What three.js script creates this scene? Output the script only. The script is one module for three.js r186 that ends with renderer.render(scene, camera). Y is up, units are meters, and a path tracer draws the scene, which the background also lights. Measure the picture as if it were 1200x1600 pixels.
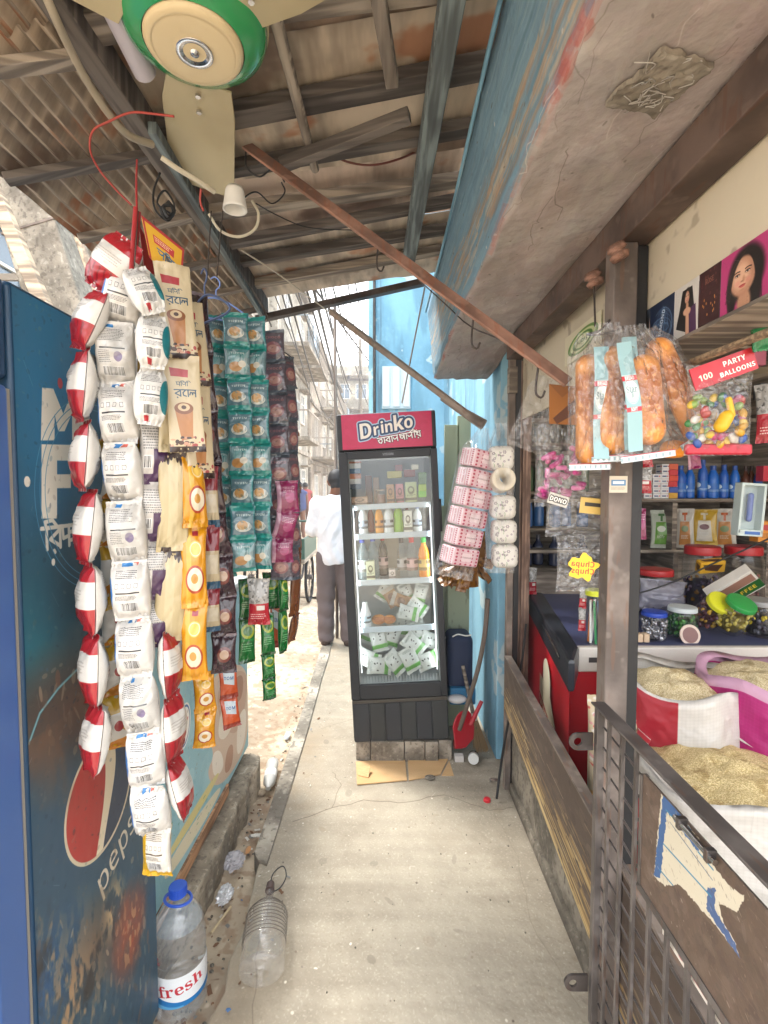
import * as THREE from 'three';
import { RoundedBoxGeometry } from 'three/addons/geometries/RoundedBoxGeometry.js';
import { mergeGeometries, mergeVertices, toCreasedNormals } from 'three/addons/utils/BufferGeometryUtils.js';
import { MarchingCubes } from 'three/addons/objects/MarchingCubes.js';
import { RectAreaLightUniformsLib } from 'three/addons/lights/RectAreaLightUniformsLib.js';

// ---------------------------------------------------------------- camera, sky, sun, exposure
RectAreaLightUniformsLib.init();
const scene = new THREE.Scene();
const EYE = 1.54, PITCH = Math.atan(40 / 780);
const camera = new THREE.PerspectiveCamera(2 * Math.atan(800 / 780) * 180 / Math.PI, 3 / 4, 0.05, 900);
camera.position.set(0, EYE, 0);
camera.rotation.x = -PITCH;
scene.add(camera);
const renderer = new THREE.WebGLRenderer({ antialias: true });
renderer.setSize(768, 1024);
renderer.toneMapping = THREE.LinearToneMapping;
renderer.toneMappingExposure = 4.5;
renderer.shadowMap.enabled = true;
{ // overcast sky: brighter overhead and towards the veiled sun
  const W = 256, H = 128, d = new Float32Array(W * H * 4), s = new THREE.Vector3(-0.35, 0.8, -0.25).normalize();
  for (let y = 0; y < H; y++) for (let x = 0; x < W; x++) {
    const up = ((y + 0.5) / H - 0.5) * Math.PI, az = ((x + 0.5) / W - 0.5) * 2 * Math.PI;
    const v = [Math.cos(az) * Math.cos(up), Math.sin(up), Math.sin(az) * Math.cos(up)];
    const c = Math.max(0, v[0] * s.x + v[1] * s.y + v[2] * s.z);
    const L = v[1] > 0 ? 0.95 + 0.45 * v[1] + 0.5 * c ** 6 : 0.35;
    const i = (y * W + x) * 4;
    d[i] = L * 0.985; d[i + 1] = L; d[i + 2] = L * 1.03; d[i + 3] = 1;
  }
  const t = new THREE.DataTexture(d, W, H, THREE.RGBAFormat, THREE.FloatType);
  t.mapping = THREE.EquirectangularReflectionMapping; t.magFilter = THREE.LinearFilter; t.needsUpdate = true;
  scene.background = t; scene.environment = t;
}
const sun = new THREE.DirectionalLight(new THREE.Color(1, 0.965, 0.9), 1.2);
sun.position.set(-7, 16, -5); sun.castShadow = true; sun.shadow.radius = 26;
sun.shadow.mapSize.set(2048, 2048);
Object.assign(sun.shadow.camera, { left: -12, right: 12, top: 12, bottom: -12, near: 1, far: 60 });
scene.add(sun, sun.target);
scene.fog = new THREE.FogExp2(new THREE.Color(0.95, 0.96, 0.98), 0.006);

// ---------------------------------------------------------------- helpers
const V = (x, y, z) => new THREE.Vector3(x, y, z);
let seed_ = 7;
const rnd = () => { seed_ = (seed_ + 0x6d2b79f5) | 0; let t = Math.imul(seed_ ^ (seed_ >>> 15), 1 | seed_); t = (t + Math.imul(t ^ (t >>> 7), 61 | t)) ^ t; return ((t ^ (t >>> 14)) >>> 0) / 4294967296; };
const rr = (a, b) => a + (b - a) * rnd();
const lerp = (a, b, t) => a + (b - a) * t, clamp = (x, a = 0, b = 1) => Math.min(b, Math.max(a, x)), sm = (a, b, x) => { const t = clamp((x - a) / (b - a)); return t * t * (3 - 2 * t); };
// a sight line of the survey, to a distance D along the alley, a height Y or a plane X
function dir(px, py) { const a = (px - 600) / 780, b = -(py - 800) / 780, c = Math.cos(PITCH), s = Math.sin(PITCH); return [a, b * c - s, -b * s - c]; }
const at = (px, py, D) => { const r = dir(px, py), t = -D / r[2]; return V(t * r[0], EYE + t * r[1], -D); };
const onY = (px, py, Y) => { const r = dir(px, py), t = (Y - EYE) / r[1]; return V(t * r[0], Y, t * r[2]); };
const onX = (px, py, X) => { const r = dir(px, py), t = X / r[0]; return V(X, EYE + t * r[1], t * r[2]); };

const used = {};
function nm(n) { const k = used[n] = (used[n] ?? -1) + 1; return k ? n + '_' + String(k).padStart(3, '0') : n; }
function tag(o, label, category, group) { o.userData.label = label; o.userData.category = category; if (group) o.userData.group = group; return o; }
function thing(name, label, category, p = [0, 0, 0], group) {
  const o = new THREE.Group(); o.name = nm(name); scene.add(o);
  if (p.isVector3) o.position.copy(p); else o.position.set(...p);
  return tag(o, label, category, group);
}
const strip = (g) => { let q = g.index ? g.toNonIndexed() : g; const o = new THREE.BufferGeometry(); for (const k of ['position', 'normal', 'uv']) if (q.attributes[k]) o.setAttribute(k, q.attributes[k]); if (!o.attributes.normal) o.computeVertexNormals(); if (!o.attributes.uv) o.setAttribute('uv', new THREE.BufferAttribute(new Float32Array(o.attributes.position.count * 2), 2)); return o; };
const join = (gs) => Array.isArray(gs) ? (gs.length === 1 ? gs[0] : mergeGeometries(gs.map(strip))) : gs;
// uv in metres by each face's main direction
function uvM(geo, off = 0) {
  const g = strip(geo), p = g.attributes.position, uv = new Float32Array(p.count * 2), a = V(), b = V(), c = V(), n = V();
  for (let i = 0; i < p.count; i += 3) {
    a.fromBufferAttribute(p, i); b.fromBufferAttribute(p, i + 1); c.fromBufferAttribute(p, i + 2);
    n.copy(b).sub(a).cross(c.clone().sub(a));
    const x = Math.abs(n.x), y = Math.abs(n.y), z = Math.abs(n.z);
    [a, b, c].forEach((q, k) => { const [u, v] = y >= x && y >= z ? [q.x, q.z] : x >= z ? [q.z, q.y] : [q.x, q.y]; uv[(i + k) * 2] = u + off; uv[(i + k) * 2 + 1] = v + off * 0.7; });
  }
  g.setAttribute('uv', new THREE.BufferAttribute(uv, 2)); return g;
}
function mesh(name, geo, mat, parent, metres) {
  let g = join(geo); if (metres !== undefined && metres !== false) g = uvM(g, metres === true ? 0 : metres);
  const m = new THREE.Mesh(g, mat); m.castShadow = m.receiveShadow = true;
  if (parent) { m.name = name; parent.add(m); } else { m.name = nm(name); scene.add(m); }
  return m;
}
function struct(name, geo, mat, metres) { const m = mesh(name, geo, mat, null, metres); m.userData.kind = 'structure'; return m; }
const tr = (g, x, y, z) => g.translate(x, y, z);
const box = (w, h, d, x = 0, y = 0, z = 0, r = 0) => (r ? new RoundedBoxGeometry(w, h, d, 2, Math.min(r, w / 2.01, h / 2.01, d / 2.01)) : new THREE.BoxGeometry(w, h, d)).translate(x, y, z);
const box2 = (x0, x1, y0, y1, z0, z1, r) => box(Math.abs(x1 - x0), Math.abs(y1 - y0), Math.abs(z1 - z0), (x0 + x1) / 2, (y0 + y1) / 2, (z0 + z1) / 2, r);
const cyl = (r0, r1, h, x = 0, y = 0, z = 0, n = 16) => new THREE.CylinderGeometry(r0, r1, h, n).translate(x, y, z);
const orient = (a, b, up = V(0, 1, 0)) => { const y = b.clone().sub(a).normalize(), z = up.clone().sub(y.clone().multiplyScalar(up.dot(y))); if (z.lengthSq() < 1e-6) z.set(0, 0, 1); z.normalize(); const x = y.clone().cross(z); return new THREE.Matrix4().makeBasis(x, y, z).setPosition(a.clone().add(b).multiplyScalar(0.5)); };
// a bar from a to b: w across, d along "up"
const bar = (a, b, w, d, up, r = 0) => box(w, a.distanceTo(b), d, 0, 0, 0, r).applyMatrix4(orient(a, b, up));
const rod = (a, b, r, r2 = r, n = 8) => new THREE.CylinderGeometry(r2, r, a.distanceTo(b), n).applyMatrix4(orient(a, b));
const tube = (pts, r, seg = pts.length * 6, n = 6) => new THREE.TubeGeometry(new THREE.CatmullRomCurve3(pts), seg, r, n, false);
const lathe = (pts, n = 24) => new THREE.LatheGeometry(pts.map(([x, y]) => new THREE.Vector2(x, y)), n);
const local = (v, o) => v.clone().sub(o.position);

// tileable noise
const tab = new Float32Array(65536); for (let i = 0; i < 65536; i++) tab[i] = rnd();
const h2 = (x, y, s) => tab[(x * 73 + y * 1031 + s * 7919) & 65535];
function vn(u, v, fx, fy, s) {
  const x = u * fx, y = v * fy, ix = Math.floor(x), iy = Math.floor(y); let a = x - ix, b = y - iy; a = a * a * (3 - 2 * a); b = b * b * (3 - 2 * b);
  const x0 = ((ix % fx) + fx) % fx, x1 = (x0 + 1) % fx, y0 = ((iy % fy) + fy) % fy, y1 = (y0 + 1) % fy;
  return lerp(lerp(h2(x0, y0, s), h2(x1, y0, s), a), lerp(h2(x0, y1, s), h2(x1, y1, s), a), b);
}
function fbm(u, v, fx, fy, s, o = 4) { let r = 0, k = 0.5, t = 0; for (let i = 0; i < o; i++) { r += k * vn(u, v, fx, fy, s + i); t += k; k *= 0.5; fx *= 2; fy *= 2; } return r / t; }
function texRGB(n, f, m = n) {
  const d = new Uint8Array(n * m * 4);
  for (let y = 0; y < m; y++) for (let x = 0; x < n; x++) { const c = f(x / n, y / m), i = (y * n + x) * 4; d[i] = clamp(c[0], 0, 255); d[i + 1] = clamp(c[1], 0, 255); d[i + 2] = clamp(c[2], 0, 255); d[i + 3] = 255; }
  const t = new THREE.DataTexture(d, n, m); t.colorSpace = THREE.SRGBColorSpace; t.wrapS = t.wrapT = THREE.RepeatWrapping; t.magFilter = THREE.LinearFilter; t.minFilter = THREE.LinearFilter; t.needsUpdate = true; return t;
}
function texG(n, f, m = n) {
  const d = new Uint8Array(n * m * 4);
  for (let y = 0; y < m; y++) for (let x = 0; x < n; x++) { const c = clamp(f(x / n, y / m) * 255, 0, 255), i = (y * n + x) * 4; d[i] = d[i + 1] = d[i + 2] = c; d[i + 3] = 255; }
  const t = new THREE.DataTexture(d, n, m); t.wrapS = t.wrapT = THREE.RepeatWrapping; t.magFilter = THREE.LinearFilter; t.needsUpdate = true; return t;
}
const rep = (t, x, y = x) => { const c = t.clone(); c.repeat.set(x, y); c.needsUpdate = true; return c; };
const mix3 = (a, b, t) => [lerp(a[0], b[0], t), lerp(a[1], b[1], t), lerp(a[2], b[2], t)];
const col = (r, g, b) => new THREE.Color().setRGB(r / 255, g / 255, b / 255, THREE.SRGBColorSpace);
function canvas(w, h, f) {
  const c = document.createElement('canvas'); c.width = w; c.height = h; f(c.getContext('2d'), w, h);
  const t = new THREE.CanvasTexture(c); t.colorSpace = THREE.SRGBColorSpace; t.anisotropy = 4; return t;
}
const S = (o) => new THREE.MeshStandardMaterial({ roughness: 0.7, ...o });
const PH = (o) => new THREE.MeshPhysicalMaterial({ roughness: 0.5, ...o });
const solid = (r, g, b, rough = 0.6, o = {}) => S({ color: col(r, g, b), roughness: rough, ...o });

// ---------------------------------------------------------------- lettering
const BN = { // strokes of the letters that the signs show, hanging from a head line at y = 0
  b: [[[0.78, 0, 0.78, 1]], [[0.78, 0.12, 0.05, 0.55, 0.78, 0.95]]], r: [[[0.78, 0, 0.78, 1]], [[0.78, 0.12, 0.05, 0.55, 0.78, 0.95]], [[0.3, 1.12, 0.36, 1.2]]],
  a: [[[0.3, 0, 0.3, 1]]], c: [[[0.08, 0.4, 0.75, 0.2, 0.8, 0.6, 0.6, 0.95, 0.25, 0.8, 0.12, 0.4]]], n: [[[0.8, 0, 0.8, 1]], [[0.05, 0.35, 0.2, 0.65, 0.45, 0.62, 0.8, 0.35]]],
  p: [[[0.8, 0, 0.8, 1]], [[0.05, 0, 0.1, 0.6, 0.42, 0.78, 0.8, 0.45]], [[0.1, 0.28, 0.5, 0.3, 0.8, 0.45]]], y: [[[0.8, 0, 0.8, 1]], [[0.1, 0.15, 0.5, 0.22, 0.15, 0.5, 0.8, 0.9]], [[0.35, 1.12, 0.4, 1.2]]],
  l: [[[0.85, 0, 0.85, 1]], [[0.02, 0.75, 0.15, 0.35, 0.35, 0.4, 0.42, 0.7, 0.5, 0.38, 0.7, 0.4, 0.85, 0.6]]], i: [[[0.3, 1, 0.3, 0, 0.2, -0.28, 0.75, -0.35, 1.1, 0]]],
  I: [[[0.4, 1, 0.4, 0, 0.5, -0.28, 0.05, -0.4, -0.5, 0]]], e: [[[0.6, 0.02, 0.2, 0.45, 0.28, 0.85, 0.65, 0.95]]], f: [[[0.55, 0, 0.55, 1]], [[0.05, 0, 0.1, 0.6, 0.55, 0.5]], [[0.55, 0.35, 0.9, 0.3, 0.95, 0.7, 0.7, 0.75]]],
  m: [[[0.8, 0, 0.8, 1]], [[0.1, 0, 0.12, 0.7, 0.4, 0.6, 0.8, 0.65]]],
};
const BW = { a: 0.5, i: 0.5, I: 0.6, e: 0.62 };
function bn(g, word, x, y, s, color, lw = s * 0.13) {
  g.save(); g.translate(x, y); g.scale(s, s); g.lineWidth = lw / s; g.strokeStyle = color; g.lineCap = 'round'; g.lineJoin = 'round';
  let cx = 0; const x0 = 0;
  for (const ch of word) {
    if (ch === ' ') { g.beginPath(); g.moveTo(cx - 0.02, 0); g.lineTo(cx, 0); g.stroke(); cx += 0.35; continue; }
    g.beginPath(); g.moveTo(cx - 0.06, 0); g.lineTo(cx + (BW[ch] ?? 0.92), 0); g.stroke();
    for (const [p] of BN[ch]) { g.beginPath(); for (let k = 0; k < p.length; k += 2) k ? g.lineTo(cx + p[k], p[k + 1]) : g.moveTo(cx + p[k], p[k + 1]); g.stroke(); }
    cx += BW[ch] ?? 0.92;
  }
  g.restore(); return cx * s;
}
const poly = (g, pts, fill) => { g.beginPath(); pts.forEach(([x, y], i) => i ? g.lineTo(x, y) : g.moveTo(x, y)); g.closePath(); g.fillStyle = fill; g.fill(); };
const ell = (g, x, y, a, b, fill, rot = 0) => { g.beginPath(); g.ellipse(x, y, a, b, rot, 0, 7); g.fillStyle = fill; g.fill(); };
const txt = (g, s, x, y, size, fill, o = {}) => { g.save(); g.translate(x, y); if (o.rot) g.rotate(o.rot); if (o.skew) g.transform(1, 0, o.skew, 1, 0, 0); if (o.sx) g.scale(o.sx, 1); g.font = `${o.w ?? 'bold'} ${size}px ${o.f ?? 'sans-serif'}`; g.textAlign = o.al ?? 'center'; g.textBaseline = 'middle'; if (o.st) { g.lineJoin = 'round'; for (const [c, w] of o.st) { g.strokeStyle = c; g.lineWidth = w; g.strokeText(s, 0, 0); } } g.fillStyle = fill; g.fillText(s, 0, 0); g.restore(); };
const speck = (g, w, h, n, colors, a0, a1, r0, r1) => { for (let i = 0; i < n; i++) { g.globalAlpha = rr(a0, a1); ell(g, rr(0, w), rr(0, h), rr(r0, r1), rr(r0, r1), colors[Math.floor(rnd() * colors.length)], rr(0, 3)); } g.globalAlpha = 1; };
function fineprint(g, x, y, w, h, n, c = '#444') { g.fillStyle = c; for (let i = 0; i < n; i++) { let cx = x; while (cx < x + w * rr(0.75, 1)) { const l = rr(3, 11); g.fillRect(cx, y + i * h / n, l, h / n * 0.42); cx += l + 2.5; } } }
function barcode(g, x, y, w, h) { g.fillStyle = '#fff'; g.fillRect(x - 3, y - 3, w + 6, h + 6); let cx = x; g.fillStyle = '#181818'; while (cx < x + w) { const l = rr(1, 4); g.fillRect(cx, y, l, h); cx += l + rr(1, 4); } }
// ---------------------------------------------------------------- textures and materials
const bumpFine = texG(512, (u, v) => 0.6 * fbm(u, v, 24, 24, 3, 4) + 0.4 * fbm(u, v, 5, 5, 9, 3));
const grime = texG(512, (u, v) => 0.35 + 0.5 * fbm(u, v, 6, 6, 17, 5));
const wavy = texG(256, (u, v) => fbm(u, v, 4, 4, 31, 3));
const floorMap = canvas(640, 2048, (g, w, h) => { // the whole walkway: 1.4 m wide, 4.5 m long
  const im = g.createImageData(w, h), d = im.data;
  for (let y = 0; y < h; y++) for (let x = 0; x < w; x++) {
    const u = x / w, v = y / h, big = fbm(u, v, 3, 9, 41, 4), mid = fbm(u, v, 22, 66, 43, 2), fine = vn(u, v, 300, 960, 44), str = fbm(u, v, 3, 110, 48, 3), edge = Math.max(sm(0.24, 0.1, u), sm(0.84, 0.98, u));
    let c = mix3([142, 132, 116], [174, 164, 146], sm(0.2, 0.8, 0.5 * big + 0.22 * mid + 0.28 * str));
    c = mix3(c, [214, 205, 186], sm(0.7, 1, fine) * 0.4); c = mix3(c, [128, 116, 98], sm(0.25, 0, fine) * 0.35);
    c = mix3(c, [138, 120, 96], edge * sm(0.35, 0.65, big + 0.3 * (mid - 0.5)) * 0.55); c = mix3(c, [146, 134, 116], sm(0.58, 0.72, fbm(u, v, 5, 15, 55, 4)) * 0.3);
    const tread = sm(0.3, 0.5, u) * sm(0.8, 0.6, u); c = mix3(c, [192, 184, 167], tread * 0.22);
    const i = (y * w + x) * 4; d[i] = c[0]; d[i + 1] = c[1]; d[i + 2] = c[2]; d[i + 3] = 255;
  }
  g.putImageData(im, 0, 0);
  const P = (X, D) => [(X + 0.6) / 1.4 * w, h - (D - 0.9) / 4.5 * h];
  const crack = (pts, lw, a) => { g.globalAlpha = a; g.strokeStyle = '#574a3c'; g.lineWidth = lw; g.beginPath(); pts.forEach(([X, D], i) => { const n = i && 5, q = pts[i - 1]; for (let k = 1; k <= n; k++) { const t = k / n; g.lineTo(...P(lerp(q[0], X, t) + (k < n ? rr(-0.008, 0.008) : 0), lerp(q[1], D, t) + (k < n ? rr(-0.008, 0.008) : 0))); } if (!i) g.moveTo(...P(X, D)); }); g.stroke(); g.globalAlpha = 1; };
  crack([[-0.42, 2.22], [-0.25, 2.32], [-0.1, 2.38], [0.1, 2.36], [0.3, 2.42]], 1.6, 0.75); crack([[-0.25, 2.32], [-0.22, 2.5], [-0.28, 2.62]], 1.2, 0.6); crack([[0.3, 2.42], [0.5, 2.3], [0.62, 2.32]], 1.4, 0.6); crack([[0.52, 2.3], [0.56, 2.0], [0.52, 1.7], [0.58, 1.4]], 1.0, 0.28); crack([[-0.34, 1.0], [-0.36, 1.3], [-0.42, 1.55], [-0.43, 1.95]], 1.4, 0.4); crack([[-0.4, 3.1], [-0.1, 3.3], [0.1, 3.2]], 1.2, 0.5);
  for (let i = 0; i < 90; i++) { g.globalAlpha = rr(0.1, 0.3); ell(g, rr(0, w), rr(0, h), rr(3, 14), rr(4, 13), ['#6e665c', '#5d564e', '#8a7a64'][i % 3], rr(0, 3)); }
  for (let i = 0; i < 420; i++) { g.globalAlpha = rr(0.3, 0.9); const s = rr(0.8, 2.6); ell(g, rr(0, w), rr(0, h), s, s * rr(0.5, 1), ['#e6dfcf', '#f0eadc', '#4a4038', '#7a6c5a'][i % 4], rr(0, 3)); }
  for (let i = 0; i < 26; i++) { g.globalAlpha = rr(0.3, 0.6); g.strokeStyle = '#eee6d4'; g.lineWidth = rr(0.8, 1.8); const x = rr(0, w), y = rr(0, h); g.beginPath(); g.moveTo(x, y); g.quadraticCurveTo(x + rr(-12, 12), y + rr(-12, 12), x + rr(-20, 20), y + rr(-16, 16)); g.stroke(); }
  g.globalAlpha = 1;
});
floorMap.wrapS = floorMap.wrapT = THREE.RepeatWrapping; floorMap.repeat.set(1 / 1.4, -1 / 4.5); floorMap.offset.set(0.6 / 1.4, -0.9 / 4.5);
const floorBump = texG(1024, (u, v) => 0.30 * fbm(u, v, 3, 26, 48, 3) + 0.28 * (0.5 + 0.5 * Math.sin(2 * Math.PI * (v * 21 + 0.35 * fbm(u, v, 4, 4, 49, 2)))) * fbm(u, v, 5, 7, 50, 2) + 0.42 * fbm(u, v, 64, 64, 44, 3));
const concMap = texRGB(512, (u, v) => {
  const a = fbm(u, v, 4, 4, 81, 5), b = fbm(u, v, 40, 40, 85, 3);
  let c = mix3([112, 105, 94], [176, 167, 152], sm(0.25, 0.75, a)); c = mix3(c, [86, 80, 72], sm(0.4, 0.25, b) * 0.5); return mix3(c, [196, 190, 178], sm(0.63, 0.8, b) * 0.4);
});
const dirtMap = texRGB(1024, (u, v) => {
  const a = fbm(u, v, 5, 5, 91, 5), b = fbm(u, v, 60, 60, 95, 3), d = vn(u, v, 90, 90, 99);
  let c = mix3([160, 143, 122], [200, 183, 158], sm(0.3, 0.7, a)); c = mix3(c, [140, 112, 88], sm(0.42, 0.28, b) * 0.5); c = mix3(c, [226, 210, 186], sm(0.62, 0.8, b) * 0.5);
  return mix3(c, [92, 68, 52], sm(0.93, 0.99, d) * 0.6);
});
const tinMap = texRGB(512, (u, v) => {
  const a = fbm(u, v, 3, 3, 111, 5), b = fbm(u, v, 26, 3, 115, 4), r = fbm(u, v, 5, 4, 119, 5);
  let c = mix3([118, 110, 100], [176, 165, 150], sm(0.3, 0.7, 0.5 * a + 0.5 * b)); c = mix3(c, [142, 96, 70], sm(0.53, 0.68, r) * 0.75); return mix3(c, [84, 66, 56], sm(0.4, 0.28, a) * 0.6);
});
const rustMap = texRGB(512, (u, v) => {
  const a = fbm(u, v, 4, 4, 131, 5), b = fbm(u, v, 30, 6, 135, 3);
  let c = mix3([104, 94, 87], [150, 137, 127], sm(0.3, 0.7, a)); c = mix3(c, [136, 98, 76], sm(0.55, 0.72, b) * 0.4); return mix3(c, [172, 162, 152], sm(0.66, 0.8, fbm(u, v, 12, 12, 139, 3)) * 0.4);
});
const woodMap = texRGB(512, (u, v) => {
  const g = fbm(u, v, 3, 44, 151, 4), a = fbm(u, v, 2, 6, 155, 4);
  let c = mix3([104, 95, 86], [160, 149, 135], sm(0.3, 0.72, g)); return mix3(c, [78, 70, 64], sm(0.45, 0.3, a) * 0.6);
});
const blueMap = texRGB(512, (u, v) => {
  const a = fbm(u, v, 4, 3, 161, 5), b = fbm(u, v, 30, 30, 165, 3), d = fbm(u, v, 9, 2, 169, 4);
  let c = mix3([112, 158, 182], [136, 184, 206], sm(0.3, 0.7, a)); c = mix3(c, [98, 138, 158], sm(0.42, 0.28, d) * 0.5); c = mix3(c, [150, 196, 216], sm(0.62, 0.8, b) * 0.3); c = mix3(c, [196, 208, 208], sm(0.66, 0.7, fbm(u, v, 7, 7, 191, 5)) * 0.8); return mix3(c, [70, 92, 104], sm(0.68, 0.8, fbm(u, v, 26, 2, 195, 3)) * 0.5);
});
const creamMap = texRGB(512, (u, v) => { const a = fbm(u, v, 3, 3, 181, 5), b = fbm(u, v, 24, 24, 185, 3); let c = mix3([196, 184, 160], [214, 204, 182], a); c = mix3(c, [168, 152, 124], sm(0.6, 0.8, fbm(u, v, 4, 4, 189, 4)) * 0.4); return mix3(c, [120, 106, 90], sm(0.3, 0.2, b) * 0.4); });
const riceMap = texRGB(512, (u, v) => { const b = fbm(u, v, 90, 90, 171, 2), a = fbm(u, v, 5, 5, 175, 4); let c = mix3([200, 180, 134], [240, 226, 190], sm(0.3, 0.72, b)); return mix3(c, [150, 122, 76], sm(0.45, 0.25, a) * 0.5); });
const riceBump = texG(512, (u, v) => fbm(u, v, 90, 90, 171, 2));
const turned = (k) => { const t = rep(woodMap, k); t.rotation = Math.PI / 2; return t; };
const MAT = {
  floor: S({ map: floorMap, bumpMap: rep(floorBump, 0.62), bumpScale: 0.008, roughness: 0.9 }),
  conc: S({ map: rep(concMap, 1.3), bumpMap: rep(bumpFine, 2.3), bumpScale: 0.006, roughness: 0.93 }),
  concDark: S({ map: rep(concMap, 1.6), color: new THREE.Color(0.62, 0.6, 0.57), bumpMap: rep(bumpFine, 2.3), bumpScale: 0.006, roughness: 0.95 }),
  dirt: S({ map: rep(dirtMap, 0.45), bumpMap: rep(bumpFine, 0.9), bumpScale: 0.012, roughness: 0.98 }),
  tin: S({ map: rep(tinMap, 1.2), roughness: 0.75, metalness: 0.1, bumpMap: rep(wavy, 1.5), bumpScale: 0.004 }),
  corr: S({ map: rep(tinMap, 1.7), color: new THREE.Color(1.2, 1.12, 1.04), roughness: 0.8, metalness: 0.05, bumpMap: rep(bumpFine, 3), bumpScale: 0.002 }),
  rust: S({ map: rep(rustMap, 2.2), roughness: 0.7, metalness: 0.25, bumpMap: rep(bumpFine, 4), bumpScale: 0.001 }),
  rustBrown: S({ map: rep(rustMap, 2.6), color: new THREE.Color(1.0, 0.66, 0.55), roughness: 0.75, bumpMap: rep(bumpFine, 4), bumpScale: 0.001 }),
  darkPaint: S({ map: rep(rustMap, 3), color: new THREE.Color(0.3, 0.3, 0.32), roughness: 0.5, metalness: 0.2 }),
  steel: S({ map: rep(rustMap, 3), color: new THREE.Color(0.56, 0.6, 0.66), roughness: 0.4, metalness: 0.4 }),
  wood: S({ map: rep(woodMap, 1.5), roughness: 0.85, bumpMap: rep(bumpFine, 3), bumpScale: 0.002 }),
  woodDark: S({ map: rep(woodMap, 1.5), color: new THREE.Color(0.42, 0.42, 0.45), roughness: 0.85 }),
  woodV: S({ map: turned(1.5), roughness: 0.85, bumpMap: rep(bumpFine, 3), bumpScale: 0.002 }),
  woodDarkV: S({ map: turned(1.5), color: new THREE.Color(0.42, 0.42, 0.45), roughness: 0.85 }),
  blueWood: S({ map: turned(2), color: new THREE.Color(0.52, 0.75, 0.95), roughness: 0.8 }),
  blueWall: S({ map: rep(blueMap, 0.7), roughness: 0.85, bumpMap: rep(bumpFine, 1), bumpScale: 0.004 }),
  cream: S({ map: rep(creamMap, 0.9), roughness: 0.75 }),
  rice: S({ map: rep(riceMap, 5.5), bumpMap: rep(riceBump, 5.5), bumpScale: 0.003, roughness: 0.85 }),
  film: PH({ color: new THREE.Color(0.97, 0.98, 0.99), transmission: 1, thickness: 0, roughness: 0.12, ior: 1.4 }),
  clear: PH({ color: new THREE.Color(0.95, 0.96, 0.97), transmission: 1, thickness: 0, roughness: 0.06, ior: 1.45 }),
  glass: PH({ color: new THREE.Color(0.97, 0.985, 0.98), transmission: 1, thickness: 0, roughness: 0.02, ior: 1.5 }),
  black: solid(26, 26, 28, 0.55), rubber: solid(30, 29, 30, 0.8), white: solid(226, 224, 218, 0.6), chrome: solid(196, 196, 198, 0.18, { metalness: 1 }),
};
// ================================================================ ground, walkway, gutter
const shapeXZ = (pts, y0, y1, bevel = 0.006) => { // plan outline in (X, D), extruded from y0 to y1
  const s = new THREE.Shape(pts.map(([x, d]) => new THREE.Vector2(x, d)));
  const g = new THREE.ExtrudeGeometry(s, { depth: y1 - y0 - bevel, bevelEnabled: bevel > 0, bevelThickness: bevel, bevelSize: bevel, bevelOffset: -bevel, bevelSegments: 2 });
  return g.rotateX(-Math.PI / 2).translate(0, y0, 0);
};
const wob = (pts, n, a) => { const o = []; pts.forEach((p, i) => { const q = pts[(i + 1) % pts.length]; for (let k = 0; k < n; k++) { const t = k / n; o.push([lerp(p[0], q[0], t) + (k ? rr(-a, a) : 0), lerp(p[1], q[1], t)]); } }); return o; };
function heightSheet(x0, x1, d0, d1, nx, nd, f) {
  const g = new THREE.PlaneGeometry(1, 1, nx, nd), p = g.attributes.position;
  for (let i = 0; i < p.count; i++) { const x = lerp(x0, x1, p.getX(i) + 0.5), d = lerp(d0, d1, p.getY(i) + 0.5); p.setXYZ(i, x, f(x, d), -d); }
  g.computeVertexNormals(); return g;
}
struct('ground', new THREE.PlaneGeometry(700, 700).rotateX(-Math.PI / 2).translate(0, -0.2, 0), MAT.dirt, true);
const nz = (x, d, f, s) => fbm((x * f * 0.1 + 50) % 1, (d * f * 0.1 + 50) % 1, 10, 10, s, 3) - 0.5;
const roadY = (x, d) => lerp(-0.08, -0.035, sm(-0.62, -1.15, x)) + 0.05 * nz(x, d, 3, 201) + 0.022 * nz(x, d, 9, 205) + 0.008 * nz(x, d, 33, 209);
struct('road', [heightSheet(-3.4, -0.4, -1, 7, 150, 400, roadY), heightSheet(-3.4, 0.6, 7, 70, 40, 240, (x, d) => roadY(Math.min(x, -1.3), d))], MAT.dirt, true);
struct('walkway', shapeXZ([...[[0.8, -1.2], [0.8, 5.4], [-0.1, 5.4], [-0.1, 9], [-0.56, 9], [-0.55, 4.7]], ...[4.2, 3.6, 3.1, 2.7, 2.4, 2.1, 1.93].map((d) => [-0.51 + rr(-0.004, 0.004) - 0.02 * sm(3, 4.7, d), d]), ...[1.85, 1.75, 1.66, 1.55, 1.45, 1.36, 1.25, 1.1, 0.8].map((d) => [-0.5 + rr(-0.018, 0.016), d]), [-0.52, -1.2]], -0.16, 0), MAT.floor, true);
struct('kerb', shapeXZ(wob([[-0.475, 1.95], [-0.478, 3.1], [-0.505, 4.72], [-0.53, 8.9], [-0.62, 8.9], [-0.6, 4.72], [-0.556, 3.1], [-0.545, 2.02], [-0.515, 1.97]], 4, 0.004), -0.16, 0.012), MAT.conc, true);
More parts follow.
